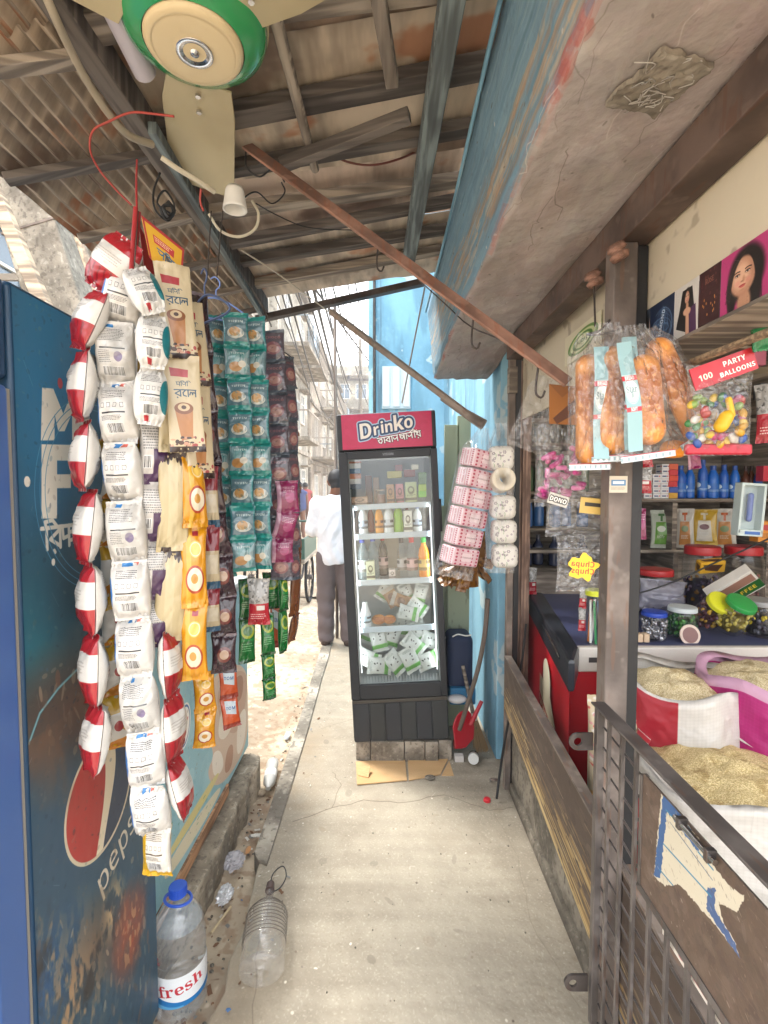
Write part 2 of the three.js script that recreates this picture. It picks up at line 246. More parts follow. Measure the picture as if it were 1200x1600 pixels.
// low ledge under the freezer, its outer edge broken away
{
  const pts = [[-1.4, 1.32], [-0.74, 1.32]]; for (let d = 1.36; d < 2.62; d += 0.045) pts.push([-0.668 + rr(-0.014, 0.012) - 0.07 * sm(1.75, 1.45, d), d]); pts.push([-0.675, 2.64], [-0.71, 2.66], [-1.4, 2.62]);
  const m = struct('ledge', shapeXZ(pts, -0.2, 0.085, 0.012), S({ map: rep(concMap, 1.3), color: new THREE.Color(1.25, 1.2, 1.12), bumpMap: rep(bumpFine, 2.3), bumpScale: 0.006, roughness: 0.93 }), true); m.userData.label = 'broken concrete ledge above the gutter';
}
// ================================================================ shop on the right
const shop = thing('shop_building', 'open fronted shop with steel posts, a worn wooden kick board and cream header board', 'shop', [0.62, 0, -1.9]);
const sp = (name, geo, mat, metres = true) => mesh(name, join(geo).translate(-0.62, 0, 1.9), mat, shop, metres);
MAT.postPaint = S({ map: rep(rustMap, 2.2), color: new THREE.Color(0.72, 0.72, 0.74), roughness: 0.65, metalness: 0.2, bumpMap: rep(bumpFine, 4), bumpScale: 0.001 });
sp('plinth', [box2(0.645, 0.8, 0, 0.30, 0.6, -2.46, 0.012), box2(0.625, 0.7, 0, 0.06, 0.6, -2.44, 0.02)], MAT.concDark);
sp('floor', box2(0.8, 3.4, 0.1, 0.28, 1.2, -3.6), MAT.conc);
sp('wall', box2(0.66, 3.4, 0, 2.4, -3.58, -3.7), MAT.cream);
sp('wall', box2(3.3, 3.4, 0.28, 2.4, 0.6, -3.58), MAT.cream);
sp('ceiling', box2(0.63, 3.4, 2.4, 2.46, -0.9, -3.7), MAT.cream);
{ // kick board: dark paint worn back to yellow wood along the foot
  const t = canvas(1024, 256, (g, w, h) => {
    g.fillStyle = '#5b4d43'; g.fillRect(0, 0, w, h);
    speck(g, w, h, 300, ['#4a3e37', '#6b5b4f', '#756557'], 0.2, 0.5, 3, 18);
    for (let i = 0; i < 520; i++) { const y = h * (1 - 0.62 * Math.pow(rnd(), 1.3)), x = rr(-80, w), l = rr(20, 190) * (y / h); g.globalAlpha = rr(0.35, 0.95) * sm(0.3, 0.75, y / h + 0.14 * Math.sin(x / 60)); g.fillStyle = ['#b99a62', '#a98a58', '#c9ad78', '#8f744b', '#d0b784'][i % 5]; g.fillRect(x, y, l, rr(1, 7)); }
    g.globalAlpha = 1; for (let i = 0; i < 90; i++) { g.strokeStyle = i % 2 ? '#c8b48c' : '#3d332d'; g.lineWidth = rr(0.6, 2); g.globalAlpha = rr(0.3, 0.9); g.beginPath(); const x = rr(0, w), y = rr(20, h); g.moveTo(x, y); g.lineTo(x + rr(20, 90), y + rr(-3, 3)); g.stroke(); } g.globalAlpha = 1;
  });
  const g = new THREE.BoxGeometry(2.0, 0.4, 0.022, 20, 2, 1), uv = g.attributes.uv, p = g.attributes.position; // the board drops towards the street end
  for (let i = 0; i < p.count; i++) { const a = p.getX(i) / 2 + 0.5, b = p.getY(i) / 0.4 + 0.5, D = 1 - a; uv.setXY(i, a, b); p.setXYZ(i, p.getX(i), lerp(lerp(0.03, 0.43, D), lerp(0.5, 0.695, D), b), p.getZ(i)); }
  g.computeVertexNormals();
  const m = sp('kick_board', [g.rotateY(-Math.PI / 2).translate(0.61, 0, -1.435)], S({ map: t, roughness: 0.75, bumpMap: rep(bumpFine, 6, 2), bumpScale: 0.001 }), false);
  sp('rail', bar(V(0.612, 0.505, -0.44), V(0.612, 0.70, -2.43), 0.036, 0.01, V(0, 1, 0), 0.002), MAT.rust);
}
sp('post', box2(0.541, 0.597, 0, 2.113, -1.2, -1.25, 0.004), MAT.postPaint);
sp('post', box2(0.601, 0.629, 0, 2.112, -1.215, -1.262, 0.003), MAT.black);
sp('post', box2(0.612, 0.642, 0, 2.2, -2.46, -2.5, 0.003), MAT.rust);
sp('post', box2(0.645, 0.672, 0, 2.2, -2.47, -2.52, 0.003), MAT.black);
sp('door_jamb', [box2(0.675, 0.735, 0, 2.16, -2.5, -2.56, 0.004), box2(0.69, 0.72, 0.6, 2.16, -2.49, -2.5)], S({ map: turned(3), color: new THREE.Color(0.95, 0.72, 0.66), roughness: 0.8 }));
sp('beam', [box2(0.556, 0.628, 2.114, 2.196, -0.2, -2.3, 0.004)], S({ map: rep(rustMap, 2.2), color: new THREE.Color(0.5, 0.42, 0.4), roughness: 0.7, metalness: 0.2 }));
sp('header_board', box2(0.632, 0.642, 1.962, 2.2, -0.2, -1.235), MAT.cream);
sp('header_board', box2(0.66, 0.67, 1.86, 2.2, -1.27, -2.4), MAT.cream);
sp('beam_end', box2(0.575, 0.615, 1.97, 2.09, -2.32, -2.36, 0.004), MAT.wood);
{ // fluted conduit and kerb line of the shop front
  sp('door_threshold', box2(0.64, 0.8, 0.3, 0.4, -2.3, -2.46, 0.01), MAT.concDark);
}
// ================================================================ concrete canopy with a painted fascia
{
  const c = thing('concrete_canopy', 'thick concrete canopy with peeling blue fascia and stained pinkish underside over the shop front', 'canopy', [0.43, 2.2, -1.6]);
  const t = canvas(1024, 2048, (g, w, h) => { // u across: outer face 0..0.34, underside 0.34..0.66, inner face; v along
    g.fillStyle = '#aaa5a2'; g.fillRect(0, 0, w, h); const f = 0.345 * w;
    speck(g, w, h, 2600, ['#938c88', '#b4aeaa', '#8a827e', '#bcb6b2', '#a0948f', '#928c88'], 0.08, 0.3, 10, 80);
    for (let i = 0; i < 160; i++) { g.globalAlpha = rr(0.03, 0.12); ell(g, rr(f, w), rr(0, h), rr(20, 120), rr(30, 170), ['#b08f88', '#c4b6b0', '#7d7069', '#a8806f'][i % 4]); } g.globalAlpha = 1;
    g.fillStyle = '#6f90a4'; g.fillRect(0, 0, f, h);
    for (let i = 0; i < 1500; i++) { g.globalAlpha = rr(0.05, 0.3); g.fillStyle = ['#5d8096', '#82a2b2', '#4f6f82', '#93a9b0', '#76898c'][i % 5]; g.fillRect(rr(0, f), rr(-60, h), rr(2, 12), rr(30, 260)); }
    for (let i = 0; i < 420; i++) { const y = h * (1 - rr(0.25, 1)), k = 1 - y / h, x = f * clamp(0.78 - 0.5 * sm(0.35, 1, k) * rnd() + rr(-0.16, 0.16), 0, 1); g.globalAlpha = rr(0.1, 0.42); g.fillStyle = ['#b98d6a', '#c9a27c', '#8e7261', '#a67b5c', '#c4b29c'][i % 5]; g.fillRect(x, y, rr(2, 14), rr(20, 200)); }
    for (let i = 0; i < 90; i++) { g.globalAlpha = rr(0.06, 0.22); g.fillStyle = i % 3 ? '#a8483f' : '#c08a80'; g.fillRect(f + rr(-16, 8), rr(0, h), rr(3, 13), rr(12, 120)); }
    for (let i = 0; i < 46; i++) { g.globalAlpha = rr(0.12, 0.4); ell(g, f + rr(-16, 12), h * rr(0.69, 0.75), rr(2, 11), rr(4, 22), i % 4 ? '#a5504a' : '#b98a80'); } g.globalAlpha = 1;
    speck(g, w, h, 500, ['#4d4540', '#c9bfb6', '#6b5f58'], 0.2, 0.6, 1, 5); for (let i = 0; i < 34; i++) { g.globalAlpha = rr(0.25, 0.6); g.strokeStyle = i % 3 ? '#5c514a' : '#d2cac2'; g.lineWidth = rr(0.8, 2.2); g.beginPath(); let x = rr(f, w * 0.72), y = rr(0, h); g.moveTo(x, y); for (let k = 0; k < 9; k++) { x += rr(-14, 14); y += rr(4, 34); g.lineTo(x, y); } g.stroke(); } g.globalAlpha = 1; for (let i = 0; i < 90; i++) { g.globalAlpha = rr(0.05, 0.16); ell(g, rr(0.6 * w, 0.72 * w), rr(0, h), rr(10, 40), rr(20, 140), '#4a423c'); } g.globalAlpha = 1;
  });
  const prof = [], corner = (x, y, a0, a1, r) => { for (let k = 0; k <= 4; k++) { const a = lerp(a0, a1, k / 4); prof.push([x + r * Math.cos(a), y + r * Math.sin(a)]); } };
  const line = (a, b, n) => { for (let k = 1; k < n; k++) prof.push([lerp(a[0], b[0], k / n), lerp(a[1], b[1], k / n)]); };
  prof.push([0.25, 2.56]); line([0.25, 2.56], [0.284, 2.23], 10); corner(0.314, 2.23, Math.PI, Math.PI * 1.5, 0.03); line([0.314, 2.2], [0.588, 2.2], 10); corner(0.588, 2.22, -Math.PI / 2, 0, 0.02); line([0.608, 2.22], [0.608, 2.56], 6); prof.push([0.608, 2.56]);
  const NP = prof.length, ND = 110, D0 = 0.1, D1 = 2.92, pos = [], uv = [], idx = [];
  let per = [0]; for (let i = 1; i < NP; i++) per.push(per[i - 1] + Math.hypot(prof[i][0] - prof[i - 1][0], prof[i][1] - prof[i - 1][1]));
  for (let j = 0; j <= ND + 5; j++) {
    const e = Math.max(0, j - ND) / 5, a = e * Math.PI / 2, D = j <= ND ? lerp(D0, D1, j / ND) : D1 + 0.07 * Math.sin(a), k = j <= ND ? 1 : 0.35 + 0.65 * Math.cos(a);
    for (let i = 0; i < NP; i++) {
      let [x, y] = prof[i]; const n = 0.016 * nz(i * 0.4, D * 2.1, 4, 221) + 0.008 * nz(i * 0.9, D * 9, 5, 225);
      const sag = 0.035 * sm(2.3, 2.9, D) * sm(2.5, 2.2, y) + 0.006 * Math.sin(D * 5);
      x = 0.43 + (x - 0.43) * k + n; y = 2.46 + (y - 2.46) * k - sag + n; pos.push(x - 0.43, y - 2.2, -D + 1.6); uv.push(per[i] / per[NP - 1], D / 3);
      if (i && j) { const q = j * NP + i; idx.push(q - NP - 1, q - NP, q - 1, q - NP, q, q - 1); }
    }
  }
  const b = pos.length / 3; pos.push(0, 0.26, -D1 - 0.075 + 1.6); uv.push(0.5, 0.98); for (let i = 1; i < NP; i++) idx.push((ND + 5) * NP + i - 1, (ND + 5) * NP + i, b);
  const g = new THREE.BufferGeometry(); g.setAttribute('position', new THREE.Float32BufferAttribute(pos, 3)); g.setAttribute('uv', new THREE.Float32BufferAttribute(uv, 2)); g.setIndex(idx); g.computeVertexNormals();
  mesh('slab', g, S({ map: t, roughness: 0.9, side: THREE.DoubleSide, bumpMap: rep(bumpFine, 3, 8), bumpScale: 0.003 }), c);
  { const q = onY(1028, 128, 2.2), gs = []; for (let i = 0; i < 46; i++) { const a = V(q.x + rr(-0.035, 0.035), 2.192 + rr(-0.004, 0.006), q.z + rr(-0.04, 0.04)); gs.push(tube([a, a.clone().add(V(rr(-0.02, 0.02), -0.004, rr(-0.02, 0.02))), a.clone().add(V(rr(-0.03, 0.03), 0.003, rr(-0.03, 0.03)))], 0.0011, 8, 4)); }
    mesh('wire_patch', join(gs).translate(-0.43, -2.2, 1.6), solid(170, 166, 160, 0.5, { metalness: 0.4 }), c).userData.kind = 'stuff'; mesh('mortar_rim', (() => { const g = new THREE.BoxGeometry(0.1, 0.016, 0.11, 20, 2, 20), p = g.attributes.position; for (let i = 0; i < p.count; i++) { const x = p.getX(i), z = p.getZ(i), k = 1 + 0.5 * nz(x * 9, z * 9, 5, 271); p.setXYZ(i, x * k, p.getY(i) * (0.6 + nz(x * 30, z * 30, 5, 275)), z * k); } g.computeVertexNormals(); return g.rotateY(0.3).translate(q.x - 0.43, -0.005, q.z + 1.6); })(), MAT.conc, c, true); }
  mesh('roof_deck', box2(-0.17, 3, 0.37, 0.4, -1.35, 1.55), MAT.conc, c, true);
  const e = []; for (let i = 0; i < 26; i++) e.push([0.25 + rr(-0.004, 0.004), 2.5 + rr(-0.01, 0.06)]);
  mesh('edge_strip', tube([V(-0.184, 0.345, 1.5), V(-0.19, 0.342, 0.6), V(-0.184, 0.34, -0.3), V(-0.192, 0.335, -1.3)], 0.006, 60), S({ map: rep(blueMap, 1), roughness: 0.7 }), c);
}
// ================================================================ tin awning over the alley
const aw = thing('tin_awning', 'low patched tin awning on dark wooden battens with a corrugated side over the alley', 'awning', [-0.2, 2.4, -1.3]);
const ap = (name, geo, mat, metres = true) => mesh(name, join(geo).translate(0.2, -2.4, 1.3), mat, aw, metres);
const roofY = (x) => 2.455 + (x + 0.6) * 0.15;
const roofTones = [[0.66, 0.56, 0.48], [1.5, 1.42, 1.32], [0.62, 0.5, 0.42], [1.6, 1.55, 1.5], [1.35, 1.22, 1.18], [0.8, 0.72, 0.7]].map(([r, g, b]) => S({ map: rep(tinMap, 1.1, 1.7), color: new THREE.Color(r, g, b), roughness: 0.8, bumpMap: rep(wavy, 1.2), bumpScale: 0.006 }));
[[-0.3, 0.72, 0], [0.7, 1.16, 2], [1.14, 1.62, 1], [1.6, 2.0, 4], [1.98, 2.53, 3]].forEach(([a, b, k], i) => {
  const g = new THREE.PlaneGeometry(1, 1, 22, 12), p = g.attributes.position;
  for (let j = 0; j < p.count; j++) { const x = lerp(-0.62, 0.258, p.getX(j) + 0.5), d = lerp(a, b, p.getY(j) + 0.5); p.setXYZ(j, x, roofY(x) + 0.02 + 0.004 * i * (i % 2) + 0.02 * nz(x, d, 5, 231), -d); }
  g.computeVertexNormals(); ap('roof_sheet', g, roofTones[k], i * 0.37);
});
[0.4, 0.62, 0.82, 1.04, 1.3, 1.5, 1.72, 1.885, 2.06, 2.26].forEach((d, i) => { const k = rr(-0.03, 0.03), w = [0.06, 0.05, 0.05, 0.07, 0.06, 0.045, 0.05, 0.04, 0.045, 0.045][i]; ap('purlin', bar(V(-0.6, roofY(-0.6) - 0.012, -d - k), V(0.257, roofY(0.257) - 0.012, -d + k), w, 0.032, V(0, 1, 0), 0.003), i % 3 ? MAT.woodDark : MAT.wood, i * 0.31); });
ap('rafter', bar(V(0.155, 2.5, -0.2), V(0.105, 2.5, -2.15), 0.05, 0.05, V(0, 1, 0), 0.004), MAT.blueWood);
ap('rafter', rod(V(-0.235, 2.475, -0.4), V(-0.2, 2.46, -1.5), 0.017, 0.012), MAT.woodV);
ap('rafter', bar(V(-0.045, 2.5, -0.8), V(0.02, 2.5, -1.24), 0.03, 0.03, V(0, 1, 0), 0.003), MAT.woodV);
ap('edge_rafter', bar(V(-0.59, 2.43, -0.0), V(-0.6, 2.435, -2.53), 0.05, 0.07, V(0, 1, 0), 0.004), MAT.woodDarkV);
ap('edge_rafter', bar(V(-0.56, 2.405, -1.25), V(-0.605, 2.39, -2.55), 0.022, 0.03, V(0, 1, 0), 0.003), MAT.blueWood);
ap('end_beam', bar(V(-0.64, 2.375, -2.55), V(0.2, 2.56, -2.55), 0.03, 0.045, V(0, 0, 1), 0.003), MAT.darkPaint);
ap('cross_brace', bar(at(440, 258, 1.42), at(640, 180, 1.3), 0.03, 0.03, V(0, 1, 0), 0.003), MAT.woodDark);
{ // corrugated side sheets, ribs running along the alley
  const side = (d0, d1, dy, s) => {
    const nx = 168, nd = 26, g = new THREE.PlaneGeometry(1, 1, nx, nd), p = g.attributes.position;
    for (let j = 0; j < p.count; j++) {
      const t = p.getX(j) + 0.5, x = lerp(-0.955, -0.59, t), d = lerp(d0, d1, p.getY(j) + 0.5);
      const y = 2.335 + (x + 0.955) * 0.33 + dy + 0.0105 * Math.sin((x + 0.02 * nz(x, d, 2, 241)) * 2 * Math.PI / 0.034) + 0.03 * nz(x * 0.7, d, 4, s) - 0.02 * sm(-0.85, -0.96, x) * (0.5 + vn(d / 3, 0.5, 16, 4, 245));
      p.setXYZ(j, x + 0.012 * nz(0.3, d, 9, 247) * sm(-0.9, -0.955, x), y, -d);
    }
    g.computeVertexNormals(); ap('corrugated_sheet', g, MAT.corr, d0);
  };
  side(-0.2, 1.06, 0.012, 251); side(1.0, 1.86, 0.0, 255); side(1.8, 2.6, 0.01, 259);
  [0.72, 1.02, 1.32, 1.62, 1.93, 2.2, 2.46].forEach((d, i) => ap('batten', bar(V(-0.94, 2.305 + rr(-0.006, 0.006), -d + 0.04), V(-0.585, 2.42, -d - 0.05), 0.035, 0.02, V(0, 1, 0), 0.003), i % 2 ? MAT.wood : MAT.woodDark, i * 0.23));
}
// the flat red-brown bar and the grey pole that brace the awning
tag(mesh('brace_bar', bar(at(386, 228, 1.38), at(888, 598, 1.16), 0.036, 0.008, V(0.3, 0.6, 1), 0.002), MAT.rustBrown, null, true), 'red-brown flat steel bar running from the awning down to the bread bags', 'brace');
{
  const a = at(516, 486, 2.5), b = at(748, 660, 2.36), m = mesh('brace_pole', [bar(a, b, 0.028, 0.028, V(0, 1, 0.4), 0.006), rod(at(690, 622, 2.42), at(756, 664, 2.35), 0.012, 0.026)], MAT.rust, null, true);
  tag(m, 'grey steel pole slanting down from the awning end above the drinks fridge', 'brace');
}
for (const [n, p0, p1, l, k] of [['hook', [592, 372, 1.62], [590, 420, 1.62], 'dark steel hook hanging from the red-brown bar near the middle', 0.004], ['hook', [740, 494, 1.32], [738, 540, 1.32], 'dark steel hook hanging from the red-brown bar below the canopy end', 0.004], ['hook', [842, 566, 1.19], [838, 616, 1.19], 'dark steel hook hanging from the lower end of the red-brown bar', 0.004]]) {
  const a = at(...p0), b = at(...p1), c = b.clone().add(V(0.012, -0.008, 0)), d = b.clone().add(V(0.02, 0.008, 0));
  tag(mesh(n, tube([a.clone().add(V(0, 0.006, 0)), a, b, c, d], k * 0.7, 24), MAT.darkPaint), l, 'hook', null);
}
// white plastic pipe along the awning's edge rafter
tag(mesh('plastic_pipe', rod(V(-0.46, 2.45, -0.35), V(-0.515, 2.43, -1.12), 0.026, 0.024, 14), solid(186, 180, 188, 0.5)), 'white plastic pipe behind the ceiling fan along the edge rafter', 'pipe');

// ================================================================ blue house at the end of the alley
{
  const b = thing('blue_house', 'sky blue plastered house wall behind the drinks fridge', 'house', [0.9, 0, -4]);
  const bp = (name, geo, mat, m = true) => mesh(name, join(geo).translate(-0.9, 0, 4), mat, b, m);
  bp('wall', box2(0.63, 0.68, 0, 7.5, -2.74, -5.3, 0.01), MAT.blueWall);
  bp('wall', box2(-0.11, 2.6, 0, 9, -5.302, -5.6, 0.01), MAT.blueWall);
  bp('wall_edge', box2(-0.16, -0.112, 0, 9, -5.28, -5.6), S({ map: rep(blueMap, 0.8), color: new THREE.Color(1.15, 1.1, 1), roughness: 0.8 }));
  const w = bp('window', [box2(-0.02, 0.28, 2.35, 2.79, -5.26, -5.30, 0.008)], solid(190, 205, 212, 0.5));
  for (const x of [0.03, 0.135, 0.24]) mesh('slat', box(0.07, 0.4, 0.012, x - 0.9 - 0.005, 2.57, -1.252, 0.004), solid(206, 216, 220, 0.5), w);
  bp('conduit', rod(V(-0.1, 0, -5.27), V(-0.1, 6, -5.27), 0.014), MAT.darkPaint);
}
// planks leaning between fridge and blue wall
for (const [x0, y0, x1, l] of [[688, 790, 700, 'left'], [696, 664, 716, 'middle'], [716, 650, 734, 'right']]) {
  const a = at(x0, y0, 3.15), b = at(x1, y0, 3.15), y = a.y; 
  tag(mesh('plank', box(Math.abs(b.x - a.x) + 0.012, y, 0.02, (a.x + b.x) / 2, y / 2, a.z, 0.003), S({ map: rep(creamMap, 1.2, 0.4), color: new THREE.Color(0.78, 0.98, 0.9), roughness: 0.85 }), null, true), `pale grey-green plank standing between fridge and blue wall, ${l}${l === 'left' ? ' and lowest' : ''} of three`, 'plank', null);
}
// ================================================================ drinks fridge at the near left (side panel in view)
{
  const X = -0.65, D0 = 0.885, D1 = 1.37, f = thing('drinks_fridge', 'tall blue drinks fridge with a scuffed printed side panel at the near left', 'fridge', [-0.95, 0, -1.1]);
  const t = canvas(528, 2048, (g, w, h) => {
    const q = (px, py) => { const p = onX(px, py, X); return [(-p.z - D0) / (D1 - D0) * w, (1.9 - p.y) / 1.88 * h]; };
    const wpt = (D, Y) => [(D - D0) / (D1 - D0) * w, (1.9 - Y) / 1.88 * h], k = 1089;
    g.fillStyle = '#27495e'; g.fillRect(0, 0, w, h);
    const blob = (px, py, r, c, a = 0.5, e = 1.6) => { const [x, y] = q(px, py), gr = g.createRadialGradient(0, 0, 0, 0, 0, r); gr.addColorStop(0, c); gr.addColorStop(1, c + '00'); g.save(); g.translate(x, y); g.scale(1, e); g.globalAlpha = a; g.fillStyle = gr; g.fillRect(-r, -r, 2 * r, 2 * r); g.restore(); };
    blob(120, 540, 300, '#2a80ae', 0.95); blob(70, 640, 180, '#1d6a94', 0.8, 2); blob(60, 1000, 220, '#1f6a76', 0.7, 1.2); blob(110, 900, 180, '#1c3846', 0.8, 1.2); blob(220, 700, 280, '#17303f', 0.7, 2);
    blob(120, 1100, 260, '#6d4b3a', 1, 0.8); blob(190, 1060, 200, '#7a5a46', 0.8, 0.8); blob(60, 1120, 170, '#4b3a30', 0.8, 0.9); blob(230, 1180, 150, '#4a3a34', 0.8, 1.1); blob(190, 1250, 170, '#33475a', 0.8, 1.2); blob(90, 1340, 210, '#2c485e', 0.8, 1.2); blob(200, 1450, 130, '#a2492f', 0.9, 1); blob(150, 1480, 150, '#3a2b26', 0.9, 1); blob(60, 1560, 200, '#1d4a78', 0.8, 0.8);
    g.strokeStyle = '#4f98a8'; g.lineWidth = 7; g.globalAlpha = 0.7; g.beginPath(); [[42, 1165], [60, 1115], [90, 1075], [130, 1035], [180, 1000]].forEach(([a, b], i) => { const [x, y] = q(a, b); i ? g.lineTo(x, y) : g.moveTo(x, y); }); g.stroke(); g.lineWidth = 3; g.strokeStyle = '#8fb8bc'; g.stroke(); g.globalAlpha = 1;
    // lettering
    const L = (pts, c = '#d9d3c4') => poly(g, pts.map(([a, b]) => q(a, b)), c);
    L([[64, 598], [82, 600], [98, 640], [114, 600], [140, 598], [140, 684], [112, 682], [112, 640], [100, 668], [90, 668], [84, 640], [84, 682], [62, 682]]);
    L([[63, 688], [125, 690], [125, 715], [88, 714], [88, 736], [110, 736], [110, 758], [88, 758], [88, 806], [63, 806]]);
    { const [x, y] = q(64, 822), [x2, y2] = q(66, 856); bn(g, 'irfe', x, y, y2 - y, '#cfcabd', 9); }
    g.strokeStyle = '#4c86a4'; g.lineWidth = 2; for (let i = 0; i < 3; i++) { g.beginPath(); const [cx, cy] = wpt(1.13, 1.53); g.ellipse(cx, cy, 190 + i * 16, 205 + i * 14, 0, 0.3 * Math.PI, 1.6 * Math.PI); g.stroke(); }
    ell(g, ...q(93, 592), 9, 12, '#b23a3c'); ell(g, ...q(40, 747), 9, 11, '#d5d0c2'); ell(g, ...q(82, 875), 6, 8, '#d5d0c2');
    // the round emblem and the word under it
    const [cx, cy] = wpt(1.115, 0.83), r = 0.128 * k;
    ell(g, cx, cy, r * 1.08, r * 1.08, '#c9bda2'); g.save(); g.beginPath(); g.arc(cx, cy, r * 1.02, 0, 7); g.clip();
    g.fillStyle = '#2b3b52'; g.fillRect(cx - r * 1.1, cy - r * 1.1, 3 * r, 3 * r);
    g.fillStyle = '#dccfb4'; g.beginPath(); g.moveTo(cx + r * 0.1, cy - r * 1.2); g.bezierCurveTo(cx + r * 1.0, cy - r * 0.5, cx + r * 0.15, cy + r * 0.3, cx - r * 0.05, cy + r * 1.2); g.lineTo(cx - 2 * r, cy + r); g.lineTo(cx - 2 * r, cy - r * 1.2); g.fill();
    g.fillStyle = '#a8332f'; g.beginPath(); g.moveTo(cx - r * 0.1, cy - r * 1.2); g.bezierCurveTo(cx + r * 0.42, cy - r * 0.5, cx + r * 0.0, cy + r * 0.4, cx - r * 0.3, cy + r * 1.2); g.lineTo(cx - 2 * r, cy + r); g.lineTo(cx - 2 * r, cy - r * 1.2); g.fill(); g.restore();
    { const [x, y] = wpt(1.185, 0.655); txt(g, 'pepsi', x, y, 98, '#c6bda9', { rot: -0.32, w: 'normal', sx: 0.95 }); }
    // wear: brown scrapes along the arcs and flaked print at the foot
    for (let i = 0; i < 200; i++) { const s = rnd(), [x, y] = s < 0.4 ? q(rr(30, 250), rr(1440, 1640)) : s < 0.75 ? q(rr(160, 240), rr(1330, 1600)) : q(rr(60, 190), rr(1030, 1180)); g.globalAlpha = rr(0.08, 0.5); ell(g, x, y, rr(2, 9), rr(4, 26), ['#b09878', '#7c6450', '#c8b494', '#5a4537', '#8d5a3f', '#2a3442'][i % 6], rr(-0.6, 0.6)); }
    g.globalAlpha = 1;
    { const im = g.getImageData(0, 0, w, h), d = im.data; // flaked and smeared print
      const zone = (x, y, px, py, r) => { const [a, b] = q(px, py); return clamp(1.25 - Math.hypot((x - a) / r, (y - b) / (r * 1.5))); };
      for (let y = 900; y < h; y++) for (let x = 0; x < w; x++) {
        const u = x / w, v = y / h, a = fbm(u, v, 6, 14, 341, 5), b = fbm(u, v, 40, 60, 345, 3), i = (y * w + x) * 4;
        const mixp = (c, k) => { d[i] = lerp(d[i], c[0], k); d[i + 1] = lerp(d[i + 1], c[1], k); d[i + 2] = lerp(d[i + 2], c[2], k); };
        const z1 = Math.max(zone(x, y, 110, 1130, 130), zone(x, y, 60, 1120, 90)); mixp([112, 82, 62], sm(0.42, 0.62, a) * z1 * 0.75);
        const z2 = zone(x, y, 178, 1420, 55); mixp([176, 150, 112], sm(0.5, 0.62, 0.5 * a + 0.5 * b) * z2);
        const z3 = zone(x, y, 205, 1460, 85); mixp([158, 70, 44], sm(0.35, 0.6, a) * z3 * 0.9); mixp([186, 140, 96], sm(0.58, 0.66, b) * z3 * 0.8);
        const z4 = Math.max(zone(x, y, 110, 1590, 150), zone(x, y, 60, 1540, 90)); mixp([150, 122, 92], sm(0.48, 0.6, 0.6 * a + 0.4 * b) * z4); mixp([44, 34, 30], sm(0.44, 0.34, a) * z4 * 0.8);
      } g.putImageData(im, 0, 0); }
    speck(g, w, h, 1500, ['#0b1c2a', '#3f6a84', '#71594a', '#20384a', '#93877a'], 0.05, 0.3, 1, 7);
    for (let i = 0; i < 60; i++) { g.globalAlpha = rr(0.1, 0.4); g.strokeStyle = '#a9b4b8'; g.lineWidth = rr(0.5, 1.5); g.beginPath(); const x = rr(0, w), y = rr(0, h); g.moveTo(x, y); g.lineTo(x + rr(-30, 30), y + rr(-70, 70)); g.stroke(); } g.globalAlpha = 1;
  });
  const lp = (n, geo, m, me) => mesh(n, join(geo).translate(0.95, 0, 1.1), m, f, me);
  lp('body', [box2(-1.25, X - 0.002, 0.02, 1.9, -D0, -D1, 0.012)], solid(24, 62, 92, 0.45));
  lp('side_panel', tr(new THREE.PlaneGeometry(D1 - D0 - 0.01, 1.86).rotateY(Math.PI / 2), X - 0.0005, 0.96, -(D0 + D1) / 2), S({ map: t, roughness: 0.42, bumpMap: rep(wavy, 2, 5), bumpScale: 0.002 }));
  lp('header', box2(-1.25, X - 0.004, 1.725, 1.9, -0.79, -0.882, 0.012), solid(30, 60, 92, 0.45));
  lp('door', box2(-1.25, X + 0.004, 0.06, 1.715, -0.79, -0.872, 0.012), solid(58, 92, 150, 0.4));
  lp('gasket', box2(-1.24, X - 0.006, 0.06, 1.71, -0.873, -0.884), solid(150, 146, 136, 0.7));
  for (const x of [-1.2, -0.7]) for (const d of [0.93, 1.32]) lp('foot', cyl(0.02, 0.024, 0.03, x, 0.01, -d, 10), MAT.rubber);
}
